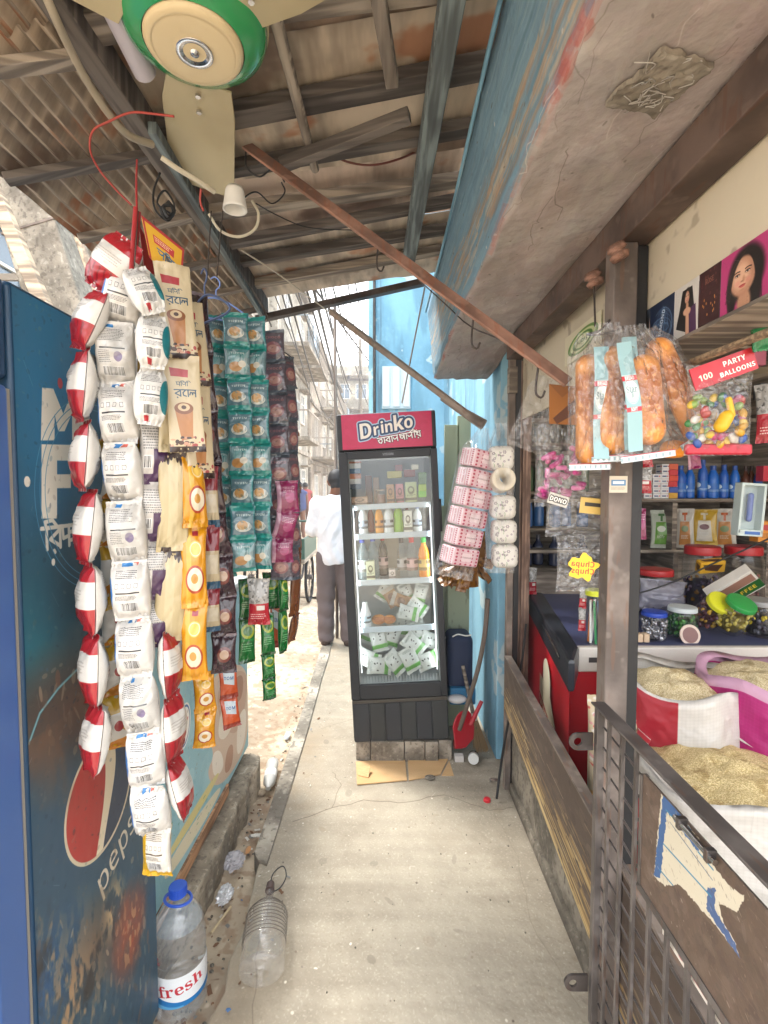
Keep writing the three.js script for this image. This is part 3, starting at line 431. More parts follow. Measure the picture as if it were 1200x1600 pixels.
// ================================================================ ice cream chest with printed side
{
  const X = -0.74, D0 = 1.45, D1 = 2.67, y0 = 0.12, y1 = 1.02, f = thing('ice_cream_chest', 'pale blue chest freezer with a creamy printed side panel behind the snack strips', 'freezer', [-1, 0.12, -2]);
  const t = canvas(1024, 780, (g, w, h) => {
    const q = (px, py) => { const p = onX(px, py, X); return [(-p.z - D0) / (D1 - D0) * w, (y1 - p.y) / (y1 - y0) * h]; };
    g.fillStyle = '#8fc0cc'; g.fillRect(0, 0, w, h);
    speck(g, w, h, 300, ['#a9d2da', '#7fb2c2', '#b9dadd'], 0.1, 0.4, 10, 60);
    const bl = (pts, c) => { g.fillStyle = c; g.beginPath(); const P = pts.map(([a, b]) => q(a, b)); P.forEach(([x, y], i) => { const [nx, ny] = P[(i + 1) % P.length]; i ? g.quadraticCurveTo(x, y, (x + nx) / 2, (y + ny) / 2) : g.moveTo((x + nx) / 2, (y + ny) / 2); }); const [x, y] = P[0], [nx, ny] = P[1]; g.quadraticCurveTo(x, y, (x + nx) / 2, (y + ny) / 2); g.fill(); };
    bl([[330, 1050], [388, 1030], [390, 1120], [385, 1168], [360, 1215], [335, 1235], [322, 1210], [336, 1180], [322, 1150], [330, 1100]], '#d9bfa9');
    bl([[345, 1060], [388, 1040], [386, 1100], [372, 1150], [350, 1140], [338, 1100]], '#c9a48c');
    bl([[352, 1085], [368, 1075], [370, 1120], [352, 1160], [338, 1150]], '#f0e4d2'); bl([[372, 1120], [387, 1100], [384, 1160], [370, 1190]], '#efe3d4'); bl([[330, 1180], [345, 1170], [352, 1200], [334, 1222]], '#f2e8da');
    bl([[365, 1060], [382, 1050], [380, 1090], [368, 1100]], '#a9745c'); bl([[355, 1170], [366, 1160], [364, 1200], [350, 1215]], '#b98a70');
    { const [x, y] = q(287, 1135), s = 46; ell(g, x, y, s * 1.1, s * 1.6, '#f2f2ee', 0.25); ell(g, x, y, s * 0.98, s * 1.45, '#3d6ea8', 0.25); ell(g, x, y, s * 0.9, s * 1.3, '#f6f4ee', 0.25); txt(g, 'ICE', x, y, 44, '#c4343a', { rot: -0.9 }); }
    bl([[255, 1396], [345, 1244], [345, 1225], [255, 1360]], '#e9e1c4'); bl([[258, 1360], [344, 1215], [340, 1205], [258, 1340]], '#dfd28f');
    for (let i = 0; i < 26; i++) { const [x, y] = q(lerp(262, 330, rnd()), rr(1215, 1330)); g.globalAlpha = 0.5; g.fillStyle = '#4a8a5a'; g.fillRect(x, y, rr(4, 22), 4); } g.globalAlpha = 1;
    speck(g, w, h, 500, ['#6d7a78', '#b8a996', '#e8e4da', '#8b7d6d'], 0.08, 0.35, 1, 6);
  });
  const lp = (n, geo, m, me) => mesh(n, join(geo).translate(1, -0.12, 2), m, f, me);
  lp('body', box2(-1.35, X - 0.002, 0.115, 1.02, -D0, -D1, 0.02), solid(196, 206, 208, 0.45));
  lp('side_panel', tr(new THREE.PlaneGeometry(D1 - D0 - 0.03, y1 - y0 - 0.02).rotateY(Math.PI / 2), X, (y0 + y1) / 2, -(D0 + D1) / 2), S({ map: t, roughness: 0.45 }));
  lp('base_strip', bar(V(X - 0.004, 0.128, -1.45), V(X - 0.004, 0.12, -2.28), 0.05, 0.03, V(1, 0, 0), 0.004), S({ map: rep(woodMap, 1.5), color: new THREE.Color(1.5, 0.95, 0.6), roughness: 0.7 }), true);
  lp('lid', box2(-1.36, X + 0.006, 1.025, 1.06, -D0 + 0.01, -D1 - 0.01, 0.015), solid(214, 216, 214, 0.4));
  for (const x of [-1.28, -0.8]) for (const d of [1.52, 2.44]) lp('foot', cyl(0.025, 0.03, 0.03, x, 0.1, -d, 10), MAT.rubber);
}
// ================================================================ snack packets
// a pillow pouch: crimped at both ends, swollen between; the left half of its print goes on the front, the right half on the back
function pouch(w, h, t, s, crimp = 0.07, NU = 24, NV = 18, pinch = 0) {
  const pos = [], uv = [], idx = [], J = NU + 2;
  for (let j = 0; j <= NV; j++) {
    const v = j / NV, b = clamp((v - crimp) / (1 - 2 * crimp)), sw = Math.pow(Math.max(0, Math.sin(Math.PI * b)), 0.55), fr = Math.pow(1 - sw, 1.4), W = w / 2 * (1 - 0.12 * sw * Math.min(1, t / w * 2)) * lerp(1 - pinch, 1, sw);
    for (let side = 0; side < 2; side++) for (let i = 0; i <= NU / 2; i++) {
      const th = Math.PI * i / (NU / 2), x = W * Math.cos(th) * (side ? -1 : 1), sn = Math.pow(Math.max(0, Math.sin(th)), 0.8), wr = (fbm((x / w + 3) % 1, v, 7, 5, s, 2) - 0.5) * t * 0.34 * (1.25 - sw) * sn;
      let z = (t / 2 * sw * sn + wr * (b > 0 && b < 1 ? 1 : 0) + 0.0006) * (side ? -1 : 1);
      z += (b > 0 && b < 1 ? 1 : 0) * t * 0.16 * (fr * Math.sin(x / w * 40 + s + 5 * fbm((x / w + 3) % 1, v, 5, 3, s + 9, 2)) - 0.5 * Math.pow(1 - Math.abs(2 * fbm((x / w + 2) % 1, v, 5, 6, s + 5, 2) - 1), 5)) * sn * (side ? -1 : 1); if (b <= 0 || b >= 1) z += 0.0016 * Math.sin(i * 2.4 + s) * sn + 0.0035 * Math.sin(x / w * 5 + s * 1.7);
      const y = (v - 0.5) * h + (j === 0 || j === NV ? (i % 2 ? 0.0012 : -0.0012) : 0);
      pos.push(x, y, z); uv.push(side ? 0.5 + (1 - x / W) / 4 : (x / W + 1) / 4, v);
    }
  }
  for (let j = 0; j < NV; j++) for (let i = 0; i < J - 1; i++) { if (i === NU / 2) continue; const a = j * J + i, b = a + 1, c = a + J, d = c + 1; idx.push(a, c, b, b, c, d); }
  const g = new THREE.BufferGeometry(); g.setAttribute('position', new THREE.Float32BufferAttribute(pos, 3)); g.setAttribute('uv', new THREE.Float32BufferAttribute(uv, 2)); g.setIndex(idx);
  const e = g.clone(); e.deleteAttribute('uv'); const mm = mergeVertices(e, 1e-5); mm.computeVertexNormals(); // smooth across the seam
  const key = (x, y, z) => `${Math.round(x * 1e5)},${Math.round(y * 1e5)},${Math.round(z * 1e5)}`, N = {}, P = mm.attributes.position, Q = mm.attributes.normal;
  for (let i = 0; i < P.count; i++) N[key(P.getX(i), P.getY(i), P.getZ(i))] = i;
  const nn = new Float32Array(pos.length), Pg = g.attributes.position; g.computeVertexNormals();
  for (let i = 0; i < pos.length / 3; i++) { const k = N[key(Pg.getX(i), Pg.getY(i), Pg.getZ(i))]; const src = k === undefined ? g.attributes.normal : Q, m = k === undefined ? i : k; nn[i * 3] = src.getX(m); nn[i * 3 + 1] = src.getY(m); nn[i * 3 + 2] = src.getZ(m); }
  g.setAttribute('normal', new THREE.BufferAttribute(nn, 3)); return g;
}
const wrapBump = texG(256, (u, v) => 0.5 + 0.5 * (fbm(u, v, 6, 5, 301, 3) - 0.5) + 0.25 * Math.abs(fbm(u, v, 4, 7, 305, 2) - 0.5));
function design(w, h, f, gloss = 0.3, o = {}) { return PH({ map: canvas(w, h, (g) => { f(g, w, h); }), color: new THREE.Color(0.66, 0.66, 0.655), roughness: gloss, bumpMap: wrapBump, bumpScale: 0.006, clearcoat: 0.35, clearcoatRoughness: 0.25, side: THREE.DoubleSide, ...o }); }
const halves = (g, w, h, front, back) => { g.save(); g.beginPath(); g.rect(0, 0, w / 2, h); g.clip(); front(w / 2, h); g.restore(); g.save(); g.translate(w / 2, 0); g.beginPath(); g.rect(0, 0, w / 2, h); g.clip(); back(w / 2, h); g.restore(); };
const infoBack = (g, w, h, bg, ink) => { g.fillStyle = bg; g.fillRect(0, 0, w, h); fineprint(g, w * 0.18, h * 0.15, w * 0.64, h * 0.14, 5, ink); g.fillStyle = ink; g.fillRect(w * 0.2, h * 0.5, w * 0.6, h * 0.025); for (let i = 0; i < 4; i++) { g.strokeStyle = ink; g.lineWidth = 2; g.strokeRect(w * (0.2 + i * 0.16), h * 0.36, w * 0.08, h * 0.07); } fineprint(g, w * 0.18, h * 0.56, w * 0.6, h * 0.08, 4, ink); barcode(g, w * 0.3, h * 0.68, w * 0.42, h * 0.14); };
const DES = {
  red: design(512, 320, (g, W, H) => halves(g, W, H, (w, h) => { g.fillStyle = '#e9e6e0'; g.fillRect(0, 0, w, h); g.fillStyle = '#b5232f'; g.fillRect(0, 0, w, h * 0.24); g.fillRect(0, h * 0.6, w, h * 0.4); g.fillStyle = '#8d1822'; for (let i = 0; i < 7; i++) g.fillRect(i * w / 7, h * 0.62, w / 22, h * 0.38); fineprint(g, 20, h * 0.35, w - 40, h * 0.16, 4, '#bdb6ae'); }, (w, h) => { infoBack(g, w, h, '#e4e1db', '#4b4b4b'); }), 0.28),
  white: design(512, 320, (g, W, H) => halves(g, W, H, (w, h) => { g.fillStyle = '#ece9e4'; g.fillRect(0, 0, w, h); ell(g, w * 0.5, h * 0.5, w * 0.42, h * 0.34, '#1f7fd0'); ell(g, w * 0.5, h * 0.5, w * 0.3, h * 0.24, '#f2f0ea'); }, (w, h) => { infoBack(g, w, h, '#e9e6e1', '#3a3a3e'); g.fillStyle = '#2f86cc'; g.fillRect(w * 0.3, h * 0.03, w * 0.3, h * 0.06); g.fillStyle = '#d86b5c'; g.fillRect(w * 0.62, h * 0.03, w * 0.14, h * 0.05); g.fillStyle = '#1f7fd0'; g.beginPath(); g.ellipse(0, h * 0.5, w * 0.11, h * 0.26, 0, 0, 7); g.fill(); }), 0.32),
  tealw: design(512, 320, (g, W, H) => halves(g, W, H, (w, h) => { infoBack(g, w, h, '#e9e7e2', '#44464a'); ell(g, w * 0.98, h * 0.5, w * 0.24, h * 0.3, '#12808c'); g.fillStyle = '#c8323a'; g.fillRect(w * 0.3, h * 0.85, w * 0.16, h * 0.09); }, (w, h) => { infoBack(g, w, h, '#e6e4df', '#555'); }), 0.32),
  yellow: design(512, 320, (g, W, H) => halves(g, W, H, (w, h) => { g.fillStyle = '#e8e4dc'; g.fillRect(0, 0, w, h); poly(g, [[0, 0], [w, 0], [w * 0.9, h * 0.22], [0, h * 0.34]], '#e0b21c'); poly(g, [[0, h], [w, h], [w, h * 0.62], [w * 0.2, h * 0.8]], '#d9891a'); ell(g, w * 0.55, h * 0.5, w * 0.2, h * 0.14, '#d8a64c'); ell(g, w * 0.3, h * 0.52, w * 0.1, h * 0.09, '#b5343a'); }, (w, h) => { infoBack(g, w, h, '#e7e3da', '#5a4a3a'); g.fillStyle = '#e0b21c'; g.fillRect(0, 0, w * 0.2, h); g.fillRect(0, h * 0.88, w, h * 0.12); }), 0.3),
  cream: design(256, 384, (g, W, H) => halves(g, W, H, (w, h) => { g.fillStyle = '#cfbd93'; g.fillRect(0, 0, w, h); g.fillStyle = '#d8c8a0'; g.fillRect(w * 0.3, 0, w * 0.3, h); for (let i = 0; i < 7; i++) ell(g, w * (0.2 + 0.1 * i), h * 0.05, w * 0.06, h * rr(0.03, 0.12), '#3b2a28'); }, (w, h) => { g.fillStyle = '#c9b68c'; g.fillRect(0, 0, w, h); fineprint(g, 12, h * 0.3, w - 24, h * 0.4, 12, '#8a7656'); }), 0.4),
  roll: design(512, 768, (g, W, H) => halves(g, W, H, (w, h) => { g.fillStyle = '#dccba8'; g.fillRect(0, 0, w, h); poly(g, [[w * 0.14, h * 0.13], [w * 0.66, h * 0.15], [w * 0.64, h * 0.23], [w * 0.16, h * 0.22]], '#b3343c'); bn(g, 'mini', w * 0.3, h * 0.28, 30, '#3d5c74', 5); bn(g, 'real', w * 0.24, h * 0.36, 52, '#2f5470', 9);
    poly(g, [[w * 0.2, h * 0.56], [w * 0.72, h * 0.54], [w * 0.66, h * 0.86], [w * 0.34, h * 0.88]], '#c28650'); ell(g, w * 0.46, h * 0.55, w * 0.27, h * 0.06, '#8d5632'); ell(g, w * 0.46, h * 0.54, w * 0.17, h * 0.04, '#e2c9a2'); ell(g, w * 0.46, h * 0.54, w * 0.07, h * 0.02, '#4a2a1c'); for (let i = 0; i < 30; i++) ell(g, rr(0, w), h * rr(0.84, 0.97), rr(4, 22), rr(4, 18), ['#3a2420', '#5a3a2e', '#b04a4a', '#d9a58a'][i % 4]); g.fillStyle = '#33201d'; g.fillRect(0, h * 0.94, w, h); }, (w, h) => { g.fillStyle = '#d6c39d'; g.fillRect(0, 0, w, h); fineprint(g, 20, h * 0.2, w - 40, h * 0.4, 16, '#6a5840'); }), 0.35),
  gold: design(512, 512, (g, W, H) => { const side = (w, h) => { g.fillStyle = '#e09a14'; g.fillRect(0, 0, w, h); g.fillStyle = '#eab43a'; g.fillRect(w * 0.2, 0, w * 0.18, h); ell(g, w * 0.52, h * 0.66, w * 0.36, h * 0.17, '#b5482a'); ell(g, w * 0.52, h * 0.66, w * 0.3, h * 0.14, '#f0e3c8'); ell(g, w * 0.5, h * 0.65, w * 0.14, h * 0.06, '#d29a4a'); ell(g, w * 0.56, h * 0.3, w * 0.24, h * 0.1, '#f3c860'); g.strokeStyle = '#f6efe0'; g.lineWidth = 4; g.beginPath(); g.ellipse(w * 0.56, h * 0.3, w * 0.2, h * 0.08, 0, 0, 7); g.stroke(); g.fillStyle = '#a8323c'; g.fillRect(w * 0.46, h * 0.08, w * 0.22, h * 0.06); }; halves(g, W, H, side, side); }, 0.22),
  purple: design(256, 256, (g, W, H) => { const side = (w, h) => { g.fillStyle = '#3b2730'; g.fillRect(0, 0, w, h); for (let i = 0; i < 40; i++) { g.globalAlpha = rr(0.1, 0.4); g.fillStyle = ['#5d4552', '#251820', '#8a7480', '#6a3a3c'][i % 4]; g.fillRect(rr(0, w), rr(0, h), rr(2, 8), rr(10, 60)); } g.globalAlpha = 1; ell(g, w * 0.5, h * 0.5, w * 0.3, h * 0.2, '#7a3a34'); ell(g, w * 0.5, h * 0.5, w * 0.2, h * 0.12, '#c6a890'); g.fillStyle = '#8d8088'; g.fillRect(0, 0, w, h * 0.06); }; halves(g, W, H, side, side); }, 0.22),
  purpleW: design(256, 256, (g, W, H) => { const side = (w, h) => { g.fillStyle = '#dad5cf'; g.fillRect(0, 0, w, h); fineprint(g, 10, h * 0.12, w * 0.8, h * 0.4, 10, '#777'); g.fillStyle = '#4c2a55'; g.fillRect(w * 0.4, h * 0.5, w * 0.6, h * 0.5); g.fillStyle = '#5a3a62'; g.fillRect(0, h * 0.85, w, h * 0.15); barcode(g, w * 0.1, h * 0.6, w * 0.22, h * 0.16); }; halves(g, W, H, side, side); }, 0.3),
  teal: design(256, 256, (g, W, H) => { const side = (w, h) => { g.fillStyle = '#5f7f8a'; g.fillRect(0, 0, w, h); g.fillStyle = '#2f958e'; g.fillRect(0, 0, w, h * 0.16); g.fillRect(0, h * 0.86, w, h * 0.14); g.fillStyle = '#3d858c'; g.fillRect(0, 0, w * 0.07, h); g.fillRect(w * 0.93, 0, w * 0.07, h); ell(g, w * 0.5, h * 0.62, w * 0.34, h * 0.16, '#cdd0c8'); ell(g, w * 0.46, h * 0.58, w * 0.22, h * 0.14, '#c2975f'); for (let i = 0; i < 26; i++) { g.globalAlpha = rr(0.1, 0.35); ell(g, rr(0, w), rr(0.2 * h, 0.85 * h), rr(2, 12), rr(2, 20), ['#dfe8ea', '#33525e', '#8fb0b6'][i % 3], rr(0, 3)); } g.globalAlpha = 1; txt(g, 'TIFFIN', w * 0.52, h * 0.28, 24, '#c8d8d6'); for (let i = 0; i < 10; i++) { g.globalAlpha = 0.25; g.fillStyle = '#7fb9bc'; g.fillRect(rr(0, w), rr(20, h), rr(1, 5), rr(10, 40)); } g.globalAlpha = 1; }; halves(g, W, H, side, side); }, 0.16),
  teal2: design(256, 256, (g, W, H) => { const side = (w, h) => { g.fillStyle = '#6f8b92'; g.fillRect(0, 0, w, h); for (let i = 0; i < 40; i++) { g.globalAlpha = rr(0.15, 0.5); poly(g, [[rr(0, w), rr(0, h)], [rr(0, w), rr(0, h)], [rr(0, w), rr(0, h)]], ['#a9c2c6', '#45666f', '#2f7f80', '#c9d8da'][i % 4]); } g.globalAlpha = 1; g.fillStyle = '#268a84'; g.fillRect(0, 0, w, h * 0.14); g.fillRect(0, h * 0.88, w, h * 0.12); ell(g, w * 0.4, h * 0.66, w * 0.26, h * 0.14, '#b98a56'); ell(g, w * 0.66, h * 0.58, w * 0.16, h * 0.1, '#d9d4c4'); txt(g, 'TIFFIN', w * 0.5, h * 0.26, 22, '#d0dedd'); }; halves(g, W, H, side, side); }, 0.14),
  white2: design(512, 320, (g, W, H) => halves(g, W, H, (w, h) => { g.fillStyle = '#e6e3de'; g.fillRect(0, 0, w, h); ell(g, w * 0.5, h * 0.5, w * 0.42, h * 0.34, '#1f7fd0'); }, (w, h) => { g.fillStyle = '#e3e0da'; g.fillRect(0, 0, w, h); g.fillStyle = '#2f86cc'; g.fillRect(w * 0.24, h * 0.05, w * 0.22, h * 0.05); fineprint(g, w * 0.14, h * 0.13, w * 0.7, h * 0.2, 8, '#4a4a4e'); g.fillStyle = '#2c2c30'; g.fillRect(w * 0.2, h * 0.42, w * 0.62, h * 0.022); fineprint(g, w * 0.16, h * 0.47, w * 0.34, h * 0.2, 7, '#55555a'); ell(g, w * 0.66, h * 0.56, w * 0.1, h * 0.08, '#7a6a9a'); barcode(g, w * 0.26, h * 0.72, w * 0.5, h * 0.13); g.globalAlpha = 0.18; for (let i = 0; i < 14; i++) poly(g, [[rr(0, w), rr(0, h)], [rr(0, w), rr(0, h)], [rr(0, w), rr(0, h)]], '#b8b4ae'); g.globalAlpha = 1; }), 0.3),
  maroon: design(256, 256, (g, W, H) => { const side = (w, h) => { g.fillStyle = '#5d5560'; g.fillRect(0, 0, w, h); ell(g, w * 0.5, h * 0.6, w * 0.36, h * 0.2, '#8d5c62'); ell(g, w * 0.5, h * 0.62, w * 0.26, h * 0.12, '#b08880'); for (let i = 0; i < 20; i++) { g.globalAlpha = rr(0.1, 0.3); ell(g, rr(0, w), rr(0, h), rr(2, 12), rr(2, 16), ['#c8ccd4', '#3a333c'][i % 2], rr(0, 3)); } g.globalAlpha = 1; txt(g, 'CHOCO', w * 0.5, h * 0.26, 26, '#9a6a70'); g.fillStyle = '#56606c'; g.fillRect(0, 0, w, h * 0.1); g.fillRect(0, h * 0.92, w, h * 0.08); }; halves(g, W, H, side, side); }, 0.16),
  brown: design(256, 256, (g, W, H) => { const side = (w, h) => { g.fillStyle = '#7d4c2a'; g.fillRect(0, 0, w, h); for (let i = 0; i < 30; i++) { g.globalAlpha = 0.4; ell(g, rr(0, w), rr(0, h), rr(4, 14), rr(3, 10), ['#5d3820', '#a8703a', '#8d3a2a', '#b98a4e'][i % 4]); } g.globalAlpha = 1; g.fillStyle = '#6b3a24'; g.fillRect(0, 0, w, h * 0.1); }; halves(g, W, H, side, side); }, 0.24),
  green: design(256, 320, (g, W, H) => { const side = (w, h) => { g.fillStyle = '#0f6a2e'; g.fillRect(0, 0, w, h); ell(g, w * 0.5, h * 0.3, w * 0.42, h * 0.16, '#a9b83a'); ell(g, w * 0.5, h * 0.3, w * 0.3, h * 0.1, '#3f7a2c'); fineprint(g, w * 0.15, h * 0.56, w * 0.7, h * 0.2, 4, '#7fc08a'); g.fillStyle = '#1d8a44'; g.fillRect(w * 0.1, h * 0.46, w * 0.8, h * 0.05); g.fillStyle = '#0b4a22'; g.fillRect(0, 0, w, h * 0.06); g.fillRect(0, h * 0.94, w, h * 0.06); }; halves(g, W, H, side, side); }, 0.18),
  redbag: design(256, 256, (g, W, H) => { const side = (w, h) => { g.fillStyle = '#b4b2ae'; g.fillRect(0, 0, w, h); speck(g, w, h * 0.5, 60, ['#777', '#ddd', '#4c4a4a'], 0.3, 0.8, 2, 9); g.fillStyle = '#b81d2f'; g.fillRect(0, h * 0.52, w, h * 0.48); g.fillStyle = '#e9e4de'; g.fillRect(w * 0.4, h * 0.56, w * 0.4, h * 0.1); fineprint(g, 14, h * 0.74, w - 28, h * 0.14, 3, '#f0c8c8'); }; halves(g, W, H, side, side); }, 0.25),
  orange: design(256, 256, (g, W, H) => { const side = (w, h) => { g.fillStyle = '#d4582a'; g.fillRect(0, 0, w, h); poly(g, [[w * 0.2, h * 0.1], [w * 0.85, h * 0.2], [w * 0.8, h * 0.6], [w * 0.2, h * 0.5]], '#cfdde6'); txt(g, 'TOM', w * 0.5, h * 0.36, 34, '#2c5a9a', { rot: 0.12 }); g.fillStyle = '#9a3320'; g.fillRect(0, h * 0.84, w, h * 0.16); }; halves(g, W, H, side, side); }, 0.25),
  redblue: design(256, 320, (g, W, H) => { const side = (w, h) => { g.fillStyle = '#cdbb98'; g.fillRect(0, 0, w, h); g.fillStyle = '#8e2130'; g.fillRect(0, 0, w, h * 0.4); g.fillStyle = '#d9cdb4'; g.fillRect(w * 0.1, h * 0.46, w * 0.8, h * 0.3); g.fillStyle = '#2b5876'; g.fillRect(0, h * 0.88, w, h * 0.12); }; halves(g, W, H, side, side); }, 0.3),
  magenta: design(256, 256, (g, W, H) => { const side = (w, h) => { g.fillStyle = '#8d1d58'; g.fillRect(0, 0, w, h); g.fillStyle = '#c79ab0'; g.fillRect(0, 0, w * 0.2, h); ell(g, w * 0.6, h * 0.5, w * 0.22, h * 0.2, '#b2467c'); fineprint(g, w * 0.3, h * 0.2, w * 0.6, h * 0.2, 4, '#e7c0d0'); }; halves(g, W, H, side, side); }, 0.2),
};
const pouchCache = {};
function packet(mat, key, w, t, a, b, yaw, parent, name = 'packet', crimp, pinch) {
  const k0 = `${key}${w}${t}${crimp}${pinch}`; pouchCache[k0] ??= [1, 2, 3, 4, 5].map((s) => pouch(w, 1, t, s * 13 + k0.length, crimp, 32, 26, pinch));
  const L = a.distanceTo(b) * 1.04, m = new THREE.Mesh(pouchCache[k0][Math.floor(rnd() * 5)], mat); m.name = name; m.castShadow = m.receiveShadow = true;
  const y = a.clone().sub(b).normalize(), mid = a.clone().add(b).multiplyScalar(0.5), z = V(0, EYE, 0).sub(mid); z.sub(y.clone().multiplyScalar(z.dot(y))).normalize();
  z.applyAxisAngle(y, yaw); const x = y.clone().cross(z);
  m.matrix.makeBasis(x, y, z); m.quaternion.setFromRotationMatrix(m.matrix); m.rotateX(rr(-0.16, 0.06)); m.scale.set(1, L, 1); m.position.copy(mid).sub(parent.position); parent.add(m); return m;
}
// one hanging strip: packets joined end to end through the points
function strand(name, label, group, key, pts, w, t, yaw, o = {}) {
  const P = pts.map(([x, y, d]) => at(x, y, d ?? o.D)), g = thing(name, label, o.cat ?? 'snack strip', P[0], group);
  for (let i = 0; i + 1 < P.length; i++) packet(DES[DES[key + 2] && i % 3 === 1 ? key + 2 : key], key, w, t, P[i], P[i + 1], (Array.isArray(yaw) ? yaw[i] : yaw) + rr(-1, 1) * (o.jit ?? 0.12), g, 'packet', o.crimp, o.pinch);
  if (o.wire) mesh('hanging_wire', rod(V(0, 0, 0), at(...o.wire).sub(P[0]), 0.0012, 0.0012, 5), MAT.darkPaint, g);
  return g;
}
const even = (x0, y0, x1, y1, n, bow = 0) => Array.from({ length: n + 1 }, (_, i) => { const t = i / n; return [lerp(x0, x1, t) + bow * Math.sin(Math.PI * t), lerp(y0, y1, t)]; });
const G1 = 'strips of snack packets hanging at the left';
strand('snack_strip', 'strip of red and white snack packets hanging leftmost beside the drinks fridge', G1, 'red', [[203, 378], [152, 452], [129, 547], [130, 659], [135, 766], [141, 880], [144, 990], [147, 1100], [152, 1202]], 0.092, 0.052, [0.7, 1.36, 1.42, 1.44, 1.42, 1.4, 1.36, 1.34].map((a) => -a), { D: 0.95, pinch: 0.3, crimp: 0.05, wire: [212, 330, 0.96] });
strand('snack_strip', 'longest strip of white snack packets with barcodes, second from the left', G1, 'white', [[204, 416], [182, 506], [182, 599], [190, 693], [195, 784], [202, 878], [208, 966], [214, 1055], [224, 1145], [232, 1226], [240, 1306]], 0.08, 0.06, Math.PI - 0.3, { D: 0.96, pinch: 0.22, wire: [213, 330, 0.97], jit: 0.18 });
strand('snack_strip', 'short curling strip of white packets with teal discs, right of the longest white strip', G1, 'tealw', [[210, 416], [240, 492], [238, 576], [233, 664]], 0.066, 0.045, [0.35, 0.1, 0.1], { D: 0.915, pinch: 0.4, wire: [216, 330, 0.97], jit: 0.08 });
strand('snack_strip', 'strip of white and yellow packets hanging behind the longest white strip', G1, 'yellow', [[196, 560], [197, 690], [198, 778], [196, 850], [192, 924], [196, 1000], [196, 1080], [194, 1165]], 0.098, 0.05, 0.25, { D: 1.04, wire: [210, 340, 1.0] });
strand('snack_strip', 'strip of white and purple packets half hidden right of the longest white strip', G1, 'purpleW', [[240, 650], [243, 755], [243, 845], [240, 935], [240, 1010]], 0.06, 0.035, 0.2, { D: 0.99 });
strand('snack_strip', 'strip of long cream coloured packets with a flared lower end', G1, 'cream', [[270, 560], [272, 705], [270, 858], [262, 1000]], 0.062, 0.026, [0.3, 0.2, 0.1], { D: 1.0, jit: 0.05, wire: [240, 345, 1.0] });
strand('snack_strip', 'flat cream packets printed with a wafer roll, hanging below the yellow card', G1, 'roll', [[268, 415], [283, 558], [294, 704]], 0.066, 0.012, [0.25, 0.1], { D: 0.97, jit: 0.02, crimp: 0.03, wire: [228, 345, 0.98] });
strand('snack_strip', 'second strip of flat wafer roll packets, just behind the front one', G1, 'roll', [[296, 470], [308, 600], [314, 745]], 0.06, 0.012, [0.5, 0.5], { D: 1.03, jit: 0.02, crimp: 0.03 });
strand('snack_strip', 'strip of glossy golden packets with round white emblems', G1, 'gold', [[302, 700], [302, 822], [303, 946], [304, 1062]], 0.055, 0.032, [0.5, 0.15, -0.2], { D: 1.02 });
strand('snack_strip', 'two small golden packets hanging lowest in front of the ice cream chest', G1, 'gold', [[318, 1052], [321, 1110], [319, 1166]], 0.05, 0.03, 0.1, { D: 1.12 });
strand('snack_strip', 'strip of cream and dark red packets between golden and dark purple ones', G1, 'redblue', [[326, 730], [329, 822], [330, 918], [330, 985]], 0.04, 0.025, 0.1, { D: 1.1 });
strand('snack_strip', 'short strip of red and white packets hanging low beside the longest white strip', G1, 'red', [[266, 985], [266, 1086], [276, 1186], [286, 1272]], 0.084, 0.044, [1.2, 1.15, 1.2], { D: 1.0, pinch: 0.3 });
strand('snack_packet', 'single yellow snack packet hanging lowest above the water bottle', null, 'yellow', [[246, 1286], [245, 1368]], 0.065, 0.03, 2.7, { D: 1.0, cat: 'snack packet' });
strand('snack_strip', 'strip of dark purple-brown packets with silver seams left of the teal sachets', G1, 'purple', [[304, 455], [312, 550], [320, 640], [326, 720], [333, 800], [344, 868], [350, 931], [350, 992], [350, 1050]], 0.058, 0.03, 0.1, { D: 1.14 });
const G2 = 'strips of teal sachets';
strand('sachet_strip', 'leftmost strip of teal edged snack sachets below the blue hangers', G2, 'teal', even(338, 494, 352, 902, 8, -2), 0.058, 0.022, 0.25, { D: 1.22, cat: 'sachet strip', jit: 0.35 });
strand('sachet_strip', 'middle strip of teal edged snack sachets below the blue hangers', G2, 'teal', even(367, 490, 380, 892, 8, 3), 0.062, 0.024, -0.15, { D: 1.2, cat: 'sachet strip', jit: 0.35 });
strand('sachet_strip', 'rightmost strip of teal edged snack sachets below the blue hangers', G2, 'teal', even(397, 496, 409, 888, 8, 2), 0.058, 0.024, -0.35, { D: 1.23, cat: 'sachet strip', jit: 0.35 });
strand('sachet_strip', 'strip of dark maroon sachets right of the teal ones', 'strips of dark maroon sachets', 'maroon', even(426, 516, 440, 905, 8, 2), 0.06, 0.018, -0.1, { D: 1.34, cat: 'sachet strip' });
strand('sachet_strip', 'narrow edge-on strip of maroon sachets beside the wavy brown strip', 'strips of dark maroon sachets', 'maroon', even(449, 556, 458, 905, 7, 4), 0.05, 0.02, 0.8, { D: 1.38, cat: 'sachet strip' });
strand('snack_strip', 'wavy golden-brown strip of packets hanging farthest right of the snack strips', G1, 'brown', [[442, 575], [455, 680], [459, 770], [463, 860], [461, 960], [456, 1003]], 0.05, 0.018, 1.1, { D: 1.45 });
strand('snack_packet', 'magenta packet hanging under the maroon sachets', null, 'magenta', [[448, 752], [450, 800], [441, 842], [441, 878]], 0.06, 0.02, 0.1, { D: 1.33, cat: 'snack packet' });
const G3 = 'green snack packets hanging at the lower right of the strips';
strand('snack_strip', 'two green packets hanging left of the red and silver bag', G3, 'green', [[386, 905], [387, 966], [385, 1034]], 0.046, 0.018, 0.25, { D: 1.3 });
